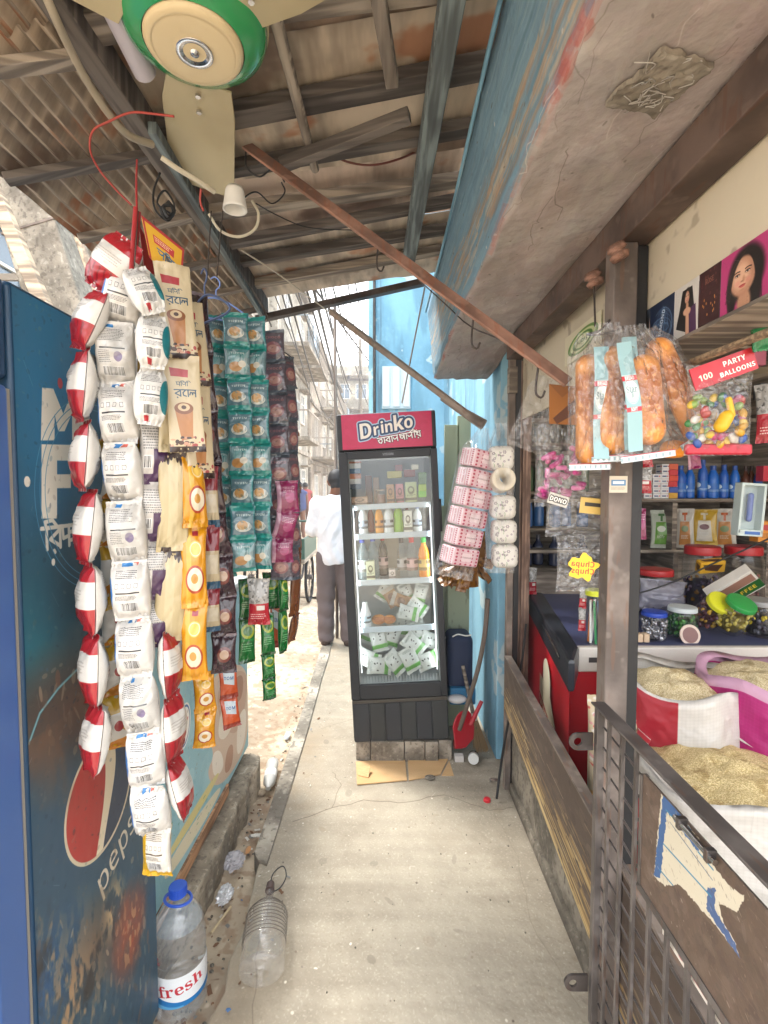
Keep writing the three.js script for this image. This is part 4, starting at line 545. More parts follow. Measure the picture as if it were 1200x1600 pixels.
strand('snack_strip', 'strip of green packets hanging lowest and tapering to a point over the dirt road', G3, 'green', [[418, 960], [418, 1021], [421, 1061], [421, 1092]], 0.04, 0.024, 0.4, { D: 1.32 });
strand('snack_strip', 'strip of green packets beside the golden-brown strip', G3, 'green', [[442, 900], [443, 953], [441, 1018]], 0.034, 0.024, 0.9, { D: 1.36 });
strand('snack_packet', 'dark green packet between the red bag and the brown strip', G3, 'green', [[424, 895], [424, 950]], 0.05, 0.02, 0, { D: 1.38, cat: 'snack packet' });
strand('snack_packet', 'orange packet hanging between green packets', null, 'orange', [[430, 945], [430, 1010]], 0.03, 0.014, 0.1, { D: 1.4, cat: 'snack packet' });
strand('snack_packet', 'red snack bag with a silver top hanging below the teal sachets', null, 'redbag', [[404, 905], [405, 975]], 0.056, 0.03, 0.05, { D: 1.26, cat: 'snack packet' });
strand('snack_strip', 'orange packets with pale blue labels hanging before the ice cream chest', G1, 'orange', [[356, 1042], [358, 1090], [362, 1135]], 0.048, 0.016, 0.2, { D: 1.3 });
// ================================================================ what the strips hang from
function card(p, th, mat, back) { // p: four corners, counter-clockwise from lower left, in world space; returns a thin solid
  const n = p[1].clone().sub(p[0]).cross(p[3].clone().sub(p[0])).normalize().multiplyScalar(th), g = new THREE.BufferGeometry(), q = p.map((v) => v.clone().sub(n)), vs = [], uv = [], add = (a, b, c, d) => { for (const [v, t] of [[a, [0, 0]], [b, [1, 0]], [c, [1, 1]], [a, [0, 0]], [c, [1, 1]], [d, [0, 1]]]) { vs.push(v.x, v.y, v.z); uv.push(...t); } };
  add(...p); add(q[1], q[0], q[3], q[2]); const e = (i, j) => { add(p[j], p[i], q[i], q[j]); }; e(0, 1); e(1, 2); e(2, 3); e(3, 0);
  g.setAttribute('position', new THREE.Float32BufferAttribute(vs, 3)); g.setAttribute('uv', new THREE.Float32BufferAttribute(uv, 2)); g.computeVertexNormals(); return g;
}
tag(mesh('display_hanger', [rod(at(212, 325, 0.96), at(205, 424, 0.93), 0.0045, 0.0045, 8), rod(at(217, 332, 0.975), at(210, 420, 0.95), 0.004, 0.004, 8), tube([at(214, 250, 1.02), at(213, 290, 0.985), at(214, 332, 0.965)], 0.002, 20)], solid(150, 42, 44, 0.4)), 'red plastic rods on a wire from which the snack strips hang', 'hanger');
{
  const t = canvas(256, 256, (g, w, h) => { g.fillStyle = '#c79a2c'; g.fillRect(0, 0, w, h); g.fillStyle = '#9c2b30'; g.fillRect(0, 0, w, 22); g.fillRect(w - 16, 0, 16, h); g.fillRect(0, 0, 12, h); g.fillStyle = '#a83438'; g.fillRect(w * 0.2, h * 0.28, w * 0.5, h * 0.2); fineprint(g, w * 0.23, h * 0.31, w * 0.42, h * 0.14, 3, '#e8d9b0'); bn(g, 'nipa', w * 0.26, h * 0.58, 44, '#2c5f86', 9); });
  tag(mesh('display_card', card([at(234, 402, 0.95), at(283, 446, 1.0), at(288, 390, 1.0), at(221, 336, 0.95)], 0.0015, null), S({ map: t, roughness: 0.5, side: THREE.DoubleSide })), 'yellow display card with a red border hanging above the snack strips', 'card');
  tag(mesh('display_card', card([at(226, 424, 0.98), at(247, 430, 1.0), at(236, 385, 1.0), at(217, 350, 0.98)], 0.0015, null), solid(150, 40, 42, 0.5)), 'plain red card edge hanging behind the yellow display card', 'card');
}
// blue plastic hangers
const hangerGeo = (c, s, tilt) => { // a clothes hanger: hook, shoulders, bar
  const g = [tube([V(0, 0, 0), V(0, 0.03, 0), V(0.012, 0.045, 0), V(0.012, 0.065, 0), V(-0.004, 0.078, 0), V(-0.02, 0.068, 0)], 0.0028, 30), tube([V(-0.14, -0.07, 0), V(-0.12, -0.05, 0), V(0, 0, 0), V(0.12, -0.05, 0), V(0.14, -0.07, 0), V(0.12, -0.078, 0), V(0, -0.078, 0), V(-0.12, -0.078, 0), V(-0.14, -0.07, 0)], 0.0035, 80)];
  return join(g).scale(s, s, s).rotateY(tilt).translate(c.x, c.y, c.z);
};
tag(mesh('clothes_hanger', hangerGeo(at(338, 466, 1.2), 0.62, 0.55), solid(122, 150, 214, 0.4)), 'light blue plastic hanger above the teal sachets', 'hanger');
tag(mesh('clothes_hanger', hangerGeo(at(320, 462, 1.12), 0.75, -0.75), solid(66, 82, 118, 0.4)), 'dark blue plastic hanger left of the light blue one', 'hanger');
tag(mesh('clothes_hanger', [hangerGeo(at(420, 540, 1.34), 0.45, 0.3)], solid(40, 42, 48, 0.4)), 'small black hanger holding the maroon sachets', 'hanger');
for (const [p, q, l] of [[[338, 440, 1.2], [348, 330, 1.32], 'above the light blue hanger'], [[324, 430, 1.14], [330, 330, 1.25], 'above the dark blue hanger'], [[424, 510, 1.34], [408, 470, 2.0], 'above the small black hanger']]) tag(mesh('hanging_cord', rod(at(...p), at(...q), 0.0016), MAT.darkPaint), 'thin dark cord ' + l, 'cord');
// ================================================================ ceiling fan
{
  const c = V(-0.368, 2.42, -1.015), f = thing('ceiling_fan', 'green and cream ceiling fan with dusty blades hanging low under the awning', 'fan', c);
  const green = PH({ color: col(46, 142, 84), roughness: 0.22, clearcoat: 0.8, clearcoatRoughness: 0.1 }), cream = S({ color: col(206, 188, 150), roughness: 0.45, bumpMap: grime, bumpScale: 0.0006 });
  const dust = S({ map: texRGB(256, (u, v) => mix3(mix3([150, 137, 106], [196, 184, 150], fbm(u, v, 4, 4, 331, 4)), [96, 82, 58], sm(0.55, 0.8, fbm(u, v, 3, 3, 335, 4)) * 0.7)), roughness: 0.6 });
  mesh('motor_body', lathe([[0.02, 0.085], [0.09, 0.08], [0.125, 0.06], [0.138, 0.03], [0.1385, 0.012], [0.132, -0.004], [0.116, -0.018], [0.094, -0.026]], 56), green, f);
  mesh('rim', lathe([[0.139, 0.034], [0.1415, 0.03], [0.1415, 0.024], [0.139, 0.02]], 56), cream, f);
  mesh('bottom_cap', lathe([[0.092, -0.02], [0.092, -0.028], [0.087, -0.034], [0.078, -0.036], [0.0765, -0.034], [0.075, -0.0365], [0.034, -0.038], [0.0, -0.038]], 56), cream, f);
  mesh('centre_cup', lathe([[0.034, -0.038], [0.0345, -0.041], [0.026, -0.041], [0.015, -0.034], [0.009, -0.034], [0.008, -0.042], [0.0, -0.044]], 32), MAT.chrome, f);
  mesh('down_rod', cyl(0.012, 0.012, 0.14, 0, 0.13, 0, 12), cream, f);
  for (const a of [108, -30, 226]) {
    const s = new THREE.Shape(); s.moveTo(0.115, -0.07); s.lineTo(0.2, -0.08); s.lineTo(0.5, -0.085); s.quadraticCurveTo(0.525, -0.085, 0.53, -0.06); s.lineTo(0.52, 0.065); s.quadraticCurveTo(0.515, 0.085, 0.49, 0.085); s.lineTo(0.2, 0.078); s.lineTo(0.115, 0.06); s.closePath();
    let g = new THREE.ExtrudeGeometry(s, { depth: 0.003, bevelEnabled: true, bevelSize: 0.001, bevelThickness: 0.001, bevelSegments: 1, curveSegments: 6 });
    g.rotateX(0.13).rotateX(-Math.PI / 2).translate(0, -0.005, 0); const th = a * Math.PI / 180; g.rotateY(th);
    const b = mesh('blade', g, dust, f, true);
    for (const r of [0.15, 0.2]) mesh('screw', cyl(0.006, 0.006, 0.006, r * Math.cos(th), -0.012, -r * Math.sin(th), 8), MAT.chrome, b);
  }
}
// ================================================================ cables under the awning
const cable = (pts, r, m, label, cat = 'cable') => tag(mesh('cable', tube(pts.map((p) => at(...p)), r, pts.length * 10), m), label, cat);
const beige = solid(150, 140, 122, 0.6), redc = solid(160, 62, 52, 0.5), ivory = solid(196, 188, 168, 0.5);
cable([[66, -20, 0.9], [84, 22, 0.93], [108, 74, 0.99], [138, 130, 1.06], [168, 175, 1.12], [200, 210, 1.18], [238, 226, 1.24]], 0.0085, beige, 'thick beige cable drooping along the corrugated sheets');
cable([[252, 246, 1.27], [278, 264, 1.29], [308, 282, 1.32], [335, 300, 1.36]], 0.007, ivory, 'short pale cable behind the lower fan blade');
cable([[272, 182, 1.12], [240, 178, 1.12], [205, 176, 1.12], [170, 190, 1.13], [145, 205, 1.13], [141, 235, 1.15], [155, 265, 1.18], [180, 295, 1.2], [205, 320, 1.2]], 0.0024, redc, 'thin red wire looping over the corrugated sheets');
cable([[314, 295, 1.28], [313, 315, 1.29], [318, 330, 1.3]], 0.0028, redc, 'short red wire hanging beside the fan blade');
cable([[326, 334, 1.3], [344, 360, 1.32], [372, 370, 1.34], [398, 358, 1.36], [404, 335, 1.37], [394, 314, 1.38]], 0.0038, ivory, 'loop of ivory cable below the white socket');
cable([[250, 270, 1.22], [240, 300, 1.21], [244, 330, 1.2], [262, 345, 1.22], [272, 320, 1.24], [258, 298, 1.22], [246, 318, 1.2], [268, 335, 1.2]], 0.0024, MAT.black, 'tangle of thin black wire above the yellow card');
cable([[262, 318, 1.19], [252, 328, 1.18], [258, 340, 1.19], [270, 336, 1.2], [268, 322, 1.19], [256, 322, 1.18], [262, 338, 1.18], [272, 328, 1.2], [262, 314, 1.19]], 0.004, MAT.black, 'dark knotted wad of wire under the corrugated sheet');
cable([[510, 235, 1.5], [540, 252, 1.55], [580, 258, 1.58], [625, 248, 1.6], [660, 232, 1.62]], 0.0035, solid(110, 62, 54, 0.5), 'dark red cable sagging under the roof sheets');
cable([[376, 390, 1.75], [430, 425, 2.0], [480, 462, 2.3], [520, 492, 2.6]], 0.003, ivory, 'thin pale cord stretched below the battens towards the street');
cable([[384, 232, 1.38], [386, 262, 1.39], [405, 276, 1.4], [430, 262, 1.42], [445, 285, 1.44]], 0.0022, MAT.black, 'thin black wire curling round the end of the red-brown bar');
cable([[370, 318, 1.33], [400, 300, 1.36], [425, 318, 1.4], [445, 300, 1.42], [440, 285, 1.43]], 0.002, MAT.black, 'black wire knotted beside the white socket');
cable([[560, 360, 1.85], [480, 355, 1.8], [430, 335, 1.7], [400, 318, 1.6]], 0.002, MAT.black, 'thin black wire running along the battens');
tag(mesh('lamp_socket', lathe([[0, 0.03], [0.02, 0.03], [0.024, 0.02], [0.03, -0.02], [0.031, -0.026], [0.026, -0.026], [0.02, 0.0], [0, 0.0]], 24).translate(...at(367, 312, 1.33).toArray()), solid(222, 220, 214, 0.45)), 'empty white plastic lamp socket beside the lower fan blade', 'socket');
cable([[655, 438, 2.5], [690, 470, 2.2], [735, 510, 1.9], [776, 528, 1.7], [830, 552, 1.4]], 0.0025, MAT.darkPaint, 'thin dark cord tied along the red-brown bar to the shop', 'cord');
tag(mesh('cord', rod(at(664, 448, 2.5), at(628, 630, 2.66), 0.004), solid(150, 146, 140, 0.7)), 'pale rope hanging from the awning end before the blue wall', 'cord');
// ================================================================ header posters
{
  const X = 0.63, face = (g, cx, cy, s, hair = '#1d1614', skin = '#c99b7e') => { // a plain, generic portrait
    const soft = (x, y, a, b, c, k, rot = 0) => { g.save(); g.translate(x, y); g.rotate(rot); g.scale(a, b); const gr = g.createRadialGradient(0, 0, 0.15, 0, 0, 1); gr.addColorStop(0, c); gr.addColorStop(k, c); gr.addColorStop(1, c + '00'); g.fillStyle = gr; g.fillRect(-1, -1, 2, 2); g.restore(); };
    soft(cx + s * 0.12, cy + s * 0.1, s * 1.05, s * 1.5, hair, 0.75); soft(cx + s * 0.5, cy + s * 1.2, s * 0.5, s * 1.3, hair, 0.6); soft(cx - s * 0.62, cy + s * 0.9, s * 0.3, s * 1.1, hair, 0.6);
    soft(cx + s * 0.05, cy + s * 1.45, s * 0.42, s * 0.8, '#b98a6e', 0.6); soft(cx, cy + s * 2.3, s * 1.2, s * 0.7, skin, 0.7); soft(cx - s * 0.05, cy + s * 0.15, s * 0.72, s * 1.02, '#b5846a', 0.82); soft(cx - s * 0.12, cy + s * 0.12, s * 0.56, s * 0.86, '#d8ad90', 0.45); soft(cx - s * 0.3, cy + s * 0.4, s * 0.22, s * 0.2, '#d79a86', 0.2); soft(cx + s * 0.25, cy + s * 0.42, s * 0.2, s * 0.2, '#c98a76', 0.2);
    for (let i = 0; i < 40; i++) { g.globalAlpha = 0.5; g.strokeStyle = i % 4 ? hair : '#3d2c26'; g.lineWidth = s * 0.05; g.beginPath(); g.moveTo(cx + s * 0.1 + rr(-0.1, 0.1) * s, cy - s * 1.0); const k = i % 2 ? 1 : -1; g.quadraticCurveTo(cx + k * s * rr(0.6, 0.85), cy - s * 0.6, cx + k * s * rr(0.66, 0.95), cy + s * rr(0.3, 1.6)); g.stroke(); } g.globalAlpha = 1;
    for (const k of [-1, 1]) { const x = cx - s * 0.05 + k * s * 0.27, y = cy + s * 0.02; soft(x, y - s * 0.02, s * 0.2, s * 0.12, '#8f6450', 0.2); ell(g, x, y, s * 0.11, s * 0.045, '#e6d8d0'); ell(g, x, y, s * 0.05, s * 0.048, '#2a1c18'); g.strokeStyle = '#1f1512'; g.lineWidth = s * 0.045; g.beginPath(); g.ellipse(x, y + s * 0.01, s * 0.12, s * 0.06, 0, Math.PI * 1.05, Math.PI * 1.95); g.stroke(); g.strokeStyle = '#33231d'; g.lineWidth = s * 0.06; g.beginPath(); g.moveTo(x - k * s * 0.15, y - s * 0.15); g.quadraticCurveTo(x + k * s * 0.05, y - s * 0.23, x + k * s * 0.2, y - s * 0.13); g.stroke(); }
    soft(cx + s * 0.02, cy + s * 0.3, s * 0.1, s * 0.22, '#b98468', 0.1); soft(cx - s * 0.06, cy + s * 0.38, s * 0.12, s * 0.06, '#a06c54', 0.2); soft(cx - s * 0.05, cy + s * 0.58, s * 0.22, s * 0.06, '#a23c3c', 0.6); soft(cx - s * 0.05, cy + s * 0.64, s * 0.17, s * 0.05, '#c05a56', 0.5); soft(cx - s * 0.05, cy + s * 0.8, s * 0.22, s * 0.08, '#b58468', 0.1);
  };
  const list = [
    [1.205, 1.285, 'narrow dark poster with the side of a face, nearest the steel post', (g, w, h) => { g.fillStyle = '#1a2230'; g.fillRect(0, 0, w, h); face(g, w * 0.5, h * 0.5, w * 0.5); }],
    [1.105, 1.203, 'dark blue poster with a pale swirl in the row of posters', (g, w, h) => { g.fillStyle = '#1b2740'; g.fillRect(0, 0, w, h); for (let i = 0; i < 60; i++) { g.globalAlpha = 0.5; g.strokeStyle = ['#5d7fa6', '#8fb0cc', '#33507a'][i % 3]; g.lineWidth = 3; g.beginPath(); g.ellipse(w * 0.5, h * 0.55, rr(10, w * 0.45), rr(20, h * 0.42), 0.2, rr(0, 6), rr(1, 7)); g.stroke(); } g.globalAlpha = 1; txt(g, 'DIAMOND', w * 0.5, h * 0.5, 40, '#c9d6e4', { rot: -1.3 }); }],
    [1.02, 1.103, 'poster of a long-haired figure in a black and purple dress on a pale ground', (g, w, h) => { g.fillStyle = '#c9c4bd'; g.fillRect(0, 0, w, h); poly(g, [[w * 0.35, h * 0.1], [w * 0.75, h * 0.1], [w * 0.92, h * 0.8], [w * 0.7, h * 0.95], [w * 0.1, h * 0.75], [w * 0.25, h * 0.4]], '#1c1717'); poly(g, [[w * 0.55, h * 0.5], [w * 0.9, h * 0.45], [w * 0.95, h], [w * 0.5, h]], '#4b2a4c'); face(g, w * 0.55, h * 0.24, w * 0.15); poly(g, [[w * 0.5, h * 0.45], [w * 0.62, h * 0.5], [w * 0.66, h], [w * 0.52, h]], '#c99b7e'); }],
    [0.955, 1.018, 'dark maroon poster with small gold lights between two portraits', (g, w, h) => { g.fillStyle = '#3a1c1e'; g.fillRect(0, 0, w, h); speck(g, w, h * 0.6, 30, ['#6a3a30', '#54282a'], 0.4, 0.8, 4, 12); for (let i = 0; i < 12; i++) ell(g, w * rr(0.2, 0.8), h * rr(0.5, 0.8), 5, 8, '#c0813c'); txt(g, 'ROSE', w * 0.5, h * 0.2, 40, '#8d5a48', { f: 'serif' }); }],
    [0.835, 0.953, 'magenta poster with a large portrait of a dark-haired face', (g, w, h) => { g.fillStyle = '#b23a72'; g.fillRect(0, 0, w, h); face(g, w * 0.5, h * 0.42, w * 0.4); }],
    [0.70, 0.833, 'yellow and pale poster with pink letters at the right edge of the picture', (g, w, h) => { g.fillStyle = '#d9c9a8'; g.fillRect(0, 0, w, h); g.fillStyle = '#cfa63f'; g.fillRect(0, 0, w, h * 0.3); txt(g, 'FAIR', w * 0.55, h * 0.5, 90, '#b02a62', {}); g.fillStyle = '#a52f55'; g.fillRect(0, h * 0.82, w, h * 0.2); }],
  ];
  for (const [d0, d1, label, f] of list) {
    const w = 256, h = 320, t = canvas(w, h, (g) => { g.save(); g.translate(w, 0); g.scale(-1, 1); g.restore(); f(g, w, h); speck(g, w, h, 60, ['#fff', '#000'], 0.03, 0.12, 1, 5); for (let i = 0; i < 7; i++) { g.globalAlpha = rr(0.1, 0.3); g.strokeStyle = i % 2 ? '#fff' : '#222'; g.lineWidth = rr(0.6, 1.6); g.beginPath(); const x = rr(0, w), y = rr(0, h); g.moveTo(x, y); g.lineTo(x + rr(-90, 90), y + rr(-90, 90)); g.stroke(); } g.globalAlpha = 1; });
    const m = mesh('poster', box(0.0015, 0.112, d1 - d0, X, 1.905, -(d0 + d1) / 2), S({ map: t, roughness: 0.5 })); m.geometry.rotateY(0); tag(m, label, 'poster', null);
  }
  const t = canvas(256, 128, (g, w, h) => { g.fillStyle = '#d8d0b4'; g.fillRect(0, 0, w, h); for (const [k, c] of [[1, '#5f8a3a'], [0.82, '#c8cf9a'], [0.66, '#4f7f33'], [0.5, '#cfd6a8']]) ell(g, w * 0.52, h * 0.5, w * 0.42 * k, h * 0.36 * k, c, -0.1); txt(g, 'AGORA', w * 0.52, h * 0.5, 22, '#3d6a2a'); });
  const c = at(882, 524, 1.62); tag(mesh('sign_plate', box(0.003, 0.1, 0.3, 0.655, c.y, -1.68), S({ map: t, roughness: 0.5 })), 'cream plate with a green oval on the header behind the bread bags', 'sign');
}
tag(mesh('bamboo_pole', rod(V(0.64, 1.80, -1.3), V(0.66, 1.80, -0.4), 0.008, 0.008, 10), S({ map: rep(woodMap, 3), color: new THREE.Color(1, 0.85, 0.65), roughness: 0.6 })), 'thin bamboo pole under the posters that carries hanging goods', 'pole');
tag(mesh('poster_ledge', box2(0.615, 0.75, 1.842, 1.85, -0.5, -1.29, 0.002), MAT.wood, null, true), 'thin wooden ledge under the row of posters', 'ledge');
// small bottles standing on the ledge behind the pole
const bottleProf = (r, h, neck = 0.35) => [[0, 0], [r * 0.9, 0], [r, h * 0.03], [r, h * 0.55], [r * 0.92, h * 0.64], [r * neck, h * 0.8], [r * neck, h * 0.86]];
function bottle(name, label, cat, p, r, h, bodyMat, capMat, group, o = {}) {
  const b = thing(name, label, cat, p, group);
  mesh('body', lathe(o.prof ? o.prof.map(([x, y]) => [x * r, y * h]) : bottleProf(r, h, o.neck), o.n ?? 18), bodyMat, b);
  mesh('cap', cyl(r * (o.cap ?? 0.42), r * (o.cap ?? 0.42), h * 0.13, 0, h * 0.93, 0, 14), capMat, b);
  if (o.label) mesh('label_band', new THREE.CylinderGeometry(r * 1.012, r * 1.012, h * 0.28, o.n ?? 18, 1, true).rotateY(Math.PI).translate(0, h * 0.32, 0), o.label, b);
  if (o.turn) b.rotation.y = o.turn;
  return b;
}
{
  const cs = [[196, 60, 52], [232, 232, 230], [40, 120, 70], [46, 60, 80], [220, 190, 40], [60, 150, 190]];
  [[0.66, 1.18], [0.68, 1.11], [0.66, 1.04], [0.69, 0.98], [0.66, 0.92], [0.69, 0.86]].forEach(([x, d], i) => bottle('small_bottle', ['red', 'white', 'green', 'dark blue', 'yellow', 'light blue'][i] + ' small bottle on the ledge behind the posters', 'bottle', V(x + 0.05, 1.85, -d), 0.018, 0.085, solid(...cs[i], 0.3), solid(...cs[(i + 2) % 6], 0.4), 'small bottles on the poster ledge'));
}
// ================================================================ bread in clear bags, hanging from the post
const crust = S({ map: texRGB(256, (u, v) => { const a = fbm(u, v, 4, 6, 401, 4), b = fbm(u, v, 30, 30, 405, 3); return mix3(mix3([150, 84, 34], [206, 140, 74], sm(0.25, 0.75, a)), [226, 176, 112], sm(0.58, 0.75, b) * 0.5); }), roughness: 0.45, bumpMap: bumpFine, bumpScale: 0.0008 });
const crustPale = S({ map: crust.map, color: new THREE.Color(1.18, 1.15, 1.1), roughness: 0.45, bumpMap: bumpFine, bumpScale: 0.0008 });
const filmBump = texG(256, (u, v) => Math.pow(Math.abs(fbm(u, v, 5, 4, 411, 3) - 0.5) * 2, 0.6));
MAT.bag = PH({ color: new THREE.Color(0.97, 0.975, 0.98), transmission: 0.96, thickness: 0, roughness: 0.1, ior: 1.6, specularIntensity: 1, side: THREE.DoubleSide, bumpMap: rep(filmBump, 2), bumpScale: 0.01 });
function crinkle(w, h, t, s, amp = 0.012, NX = 26, NY = 34, gather = 0) { // a closed film bag with folds
  const g = pouch(w, h, t, s, 0.05, NX * 2, NY), p = g.attributes.position;
  for (let i = 0; i < p.count; i++) {
    const x = p.getX(i), y = p.getY(i), z = p.getZ(i), v = y / h + 0.5, u = x / w + 0.5, n = Math.abs(fbm((u + (z > 0 ? 0 : 0.4)) % 1, v * 0.98, 4, 5, s, 3) - 0.5) * 2 - 0.3, k = gather ? lerp(1, 1 - gather, sm(0.8, 1, v)) : 1;
    p.setXYZ(i, x * k + amp * 0.4 * n, y, z * k + Math.sign(z) * amp * n * (gather ? 1 : Math.sin(Math.PI * clamp(v))));
  }
  g.computeVertexNormals(); return g;
}
function loafGeo(l, r, s) { const g = new THREE.CapsuleGeometry(r, l - 2 * r, 10, 20, 14), p = g.attributes.position; for (let i = 0; i < p.count; i++) { const y = p.getY(i), k = 1 + 0.04 * nz(y * 4, Math.atan2(p.getX(i), p.getZ(i)), 5, s) + 0.015 * Math.sin(y * 45); p.setXYZ(i, p.getX(i) * k, y, p.getZ(i) * k * 0.8); } g.computeVertexNormals(); return g; }
const stripePrint = (() => canvas(128, 512, (g, w, h) => { g.fillStyle = '#8fb4ba'; g.fillRect(0, 0, w, h); g.fillStyle = '#b9cfd2'; g.fillRect(0, h * 0.3, w, h * 0.02); ell(g, w * 0.5, h * 0.45, w * 0.48, w * 0.48, '#d6e2e2'); g.strokeStyle = '#7c9ca4'; g.lineWidth = 4; g.beginPath(); g.arc(w * 0.5, h * 0.45, w * 0.44, 0, 7); g.stroke(); txt(g, 'Star', w * 0.5, h * 0.435, 44, '#6f8d96', { f: 'serif' }); txt(g, 'B', w * 0.5, h * 0.49, 34, '#6f8d96', { f: 'serif' }); g.fillStyle = '#c23a44'; g.fillRect(0, h * 0.31, w, h * 0.045); txt(g, 'BREAD', w * 0.5, h * 0.333, 26, '#fff'); g.fillStyle = '#c23a44'; g.fillRect(0, h * 0.6, w, h * 0.04); txt(g, 'SOFT', w * 0.5, h * 0.62, 24, '#fff'); }))();
const stripeMat = S({ map: stripePrint, roughness: 0.3 });
const hemMat = S({ map: canvas(256, 32, (g, w, h) => { g.fillStyle = '#c3ced2'; g.fillRect(0, 0, w, h); for (let i = 0; i < 16; i++) { g.fillStyle = i % 2 ? '#e9eef0' : '#8fa6ae'; g.fillRect(i * 16, h * 0.3, 11, h * 0.5); } g.fillStyle = '#a8323c'; g.fillRect(0, 0, w, 4); }), roughness: 0.3 });
// px0, px1, top, bottom, depth, tilt, loaf centre offset and size, band offset, label
[[893, 945, 535, 718, 1.08, 0.02, [0.0, 0.235, 0.026], 0.018, 'leftmost bread bag, narrow and showing a teal band with a round mark'],
 [921, 979, 520, 705, 1.06, 0.05, [0.004, 0.225, 0.034], 0.03, 'second bread bag from the left, with a big red mark on its teal band'],
 [958, 1036, 524, 703, 1.03, 0.14, [0.014, 0.185, 0.034], -0.034, 'third bread bag from the left, its short golden loaf in front of a teal band'],
 [1018, 1084, 530, 692, 1.05, 0.52, [0.008, 0.24, 0.029], null, 'rightmost bread bag, its long loaf tilted towards the balloons']].forEach(([x0, x1, y0, y1, D, tilt, lf, bx, label], i) => {
  const top = at((x0 + x1) / 2 - (i === 3 ? 36 : i === 2 ? 10 : 0), y0, D), bot = at((x0 + x1) / 2, y1, D), h = top.y - bot.y + 0.02, w = (x1 - x0) / 780 * D + 0.012, b = thing('bread_bag', label, 'bread bag', top, 'bags of bread hanging on the steel post');
  const s = new THREE.Group(); const R = (g) => g.rotateZ(tilt).translate(0, 0, 0);
  mesh('bag_film', R(crinkle(w * 1.08, h * 1.08, 0.085, 420 + i * 9, 0.009, 26, 34, 0.5).translate(0, -h * 0.5 + 0.01, 0)), MAT.bag, b);
  mesh('loaf', R(loafGeo(lf[1], lf[2], 440 + i).translate(lf[0], -h * 0.53, 0)), i > 1 ? crustPale : crust, b);
  if (bx !== null) { const g = new THREE.PlaneGeometry(0.03, h * 0.86, 4, 20), p = g.attributes.position; for (let k = 0; k < p.count; k++) p.setZ(k, 0.034 + 0.006 * Math.sin(p.getY(k) * 30 + i)); g.computeVertexNormals(); mesh('print_band', R(g.translate(bx, -h * 0.5, 0)), stripeMat, b); }
  mesh('hem', R(new THREE.PlaneGeometry(w, 0.014, 8, 1).translate(0, -h + 0.004, 0.012)), hemMat, b);
  b.rotation.y = 0.1 * (i - 1.5);
});
tag(mesh('hook', tube([V(0.53, 1.93, -1.195), V(0.5, 1.9, -1.17), V(0.45, 1.875, -1.12), V(0.47, 1.865, -1.08), V(0.5, 1.87, -1.07)], 0.003, 24), MAT.darkPaint), 'steel hook on the post from which the bread bags hang', 'hook');
tag(mesh('round_insulator', [lathe([[0, -0.018], [0.018, -0.018], [0.022, -0.006], [0.014, 0], [0.022, 0.006], [0.018, 0.018], [0, 0.018]], 18).rotateZ(0.4).translate(0.535, 2.075, -1.17)], MAT.rustBrown), 'rusty reel fixed at the top of the steel post', 'reel');
tag(mesh('round_insulator', [lathe([[0, -0.018], [0.018, -0.018], [0.022, -0.006], [0.014, 0], [0.022, 0.006], [0.018, 0.018], [0, 0.018]], 18).rotateZ(0.4).translate(...at(928, 436, 1.3).toArray())], MAT.rustBrown), 'rusty reel under the canopy edge left of the steel post', 'reel');
tag(mesh('cord', rod(at(928, 440, 1.3), at(930, 510, 1.25), 0.0025), MAT.darkPaint), 'thin dark cord hanging from the reel beside the post', 'cord');
// orange and pink tag below the rightmost loaf
{ const o = thing('orange_fruit', 'orange ball hanging just below the rightmost bread bag', 'fruit', at(1052, 702, 1.1)); const g = new THREE.SphereGeometry(0.027, 24, 16), p = g.attributes.position; for (let i = 0; i < p.count; i++) { const k = 1 - 0.15 * sm(0.02, 0.027, Math.abs(p.getY(i))); p.setY(i, p.getY(i) * k * 0.85); } g.computeVertexNormals(); mesh('peel', g, S({ color: col(226, 140, 28), roughness: 0.4, bumpMap: rep(bumpFine, 3), bumpScale: 0.001 }), o); mesh('stalk', cyl(0.0025, 0.004, 0.006, 0, 0.022, 0, 8), MAT.wood, o); }
packet(DES.magenta, 'mg', 0.024, 0.004, at(1082, 690, 1.08), at(1086, 732, 1.08), 0.1, tag(thing('paper_tag', 'small pink tag hanging beside the orange ball', 'tag', at(1082, 690, 1.08)), 'small pink tag hanging beside the orange ball', 'tag'), 'tag_paper');
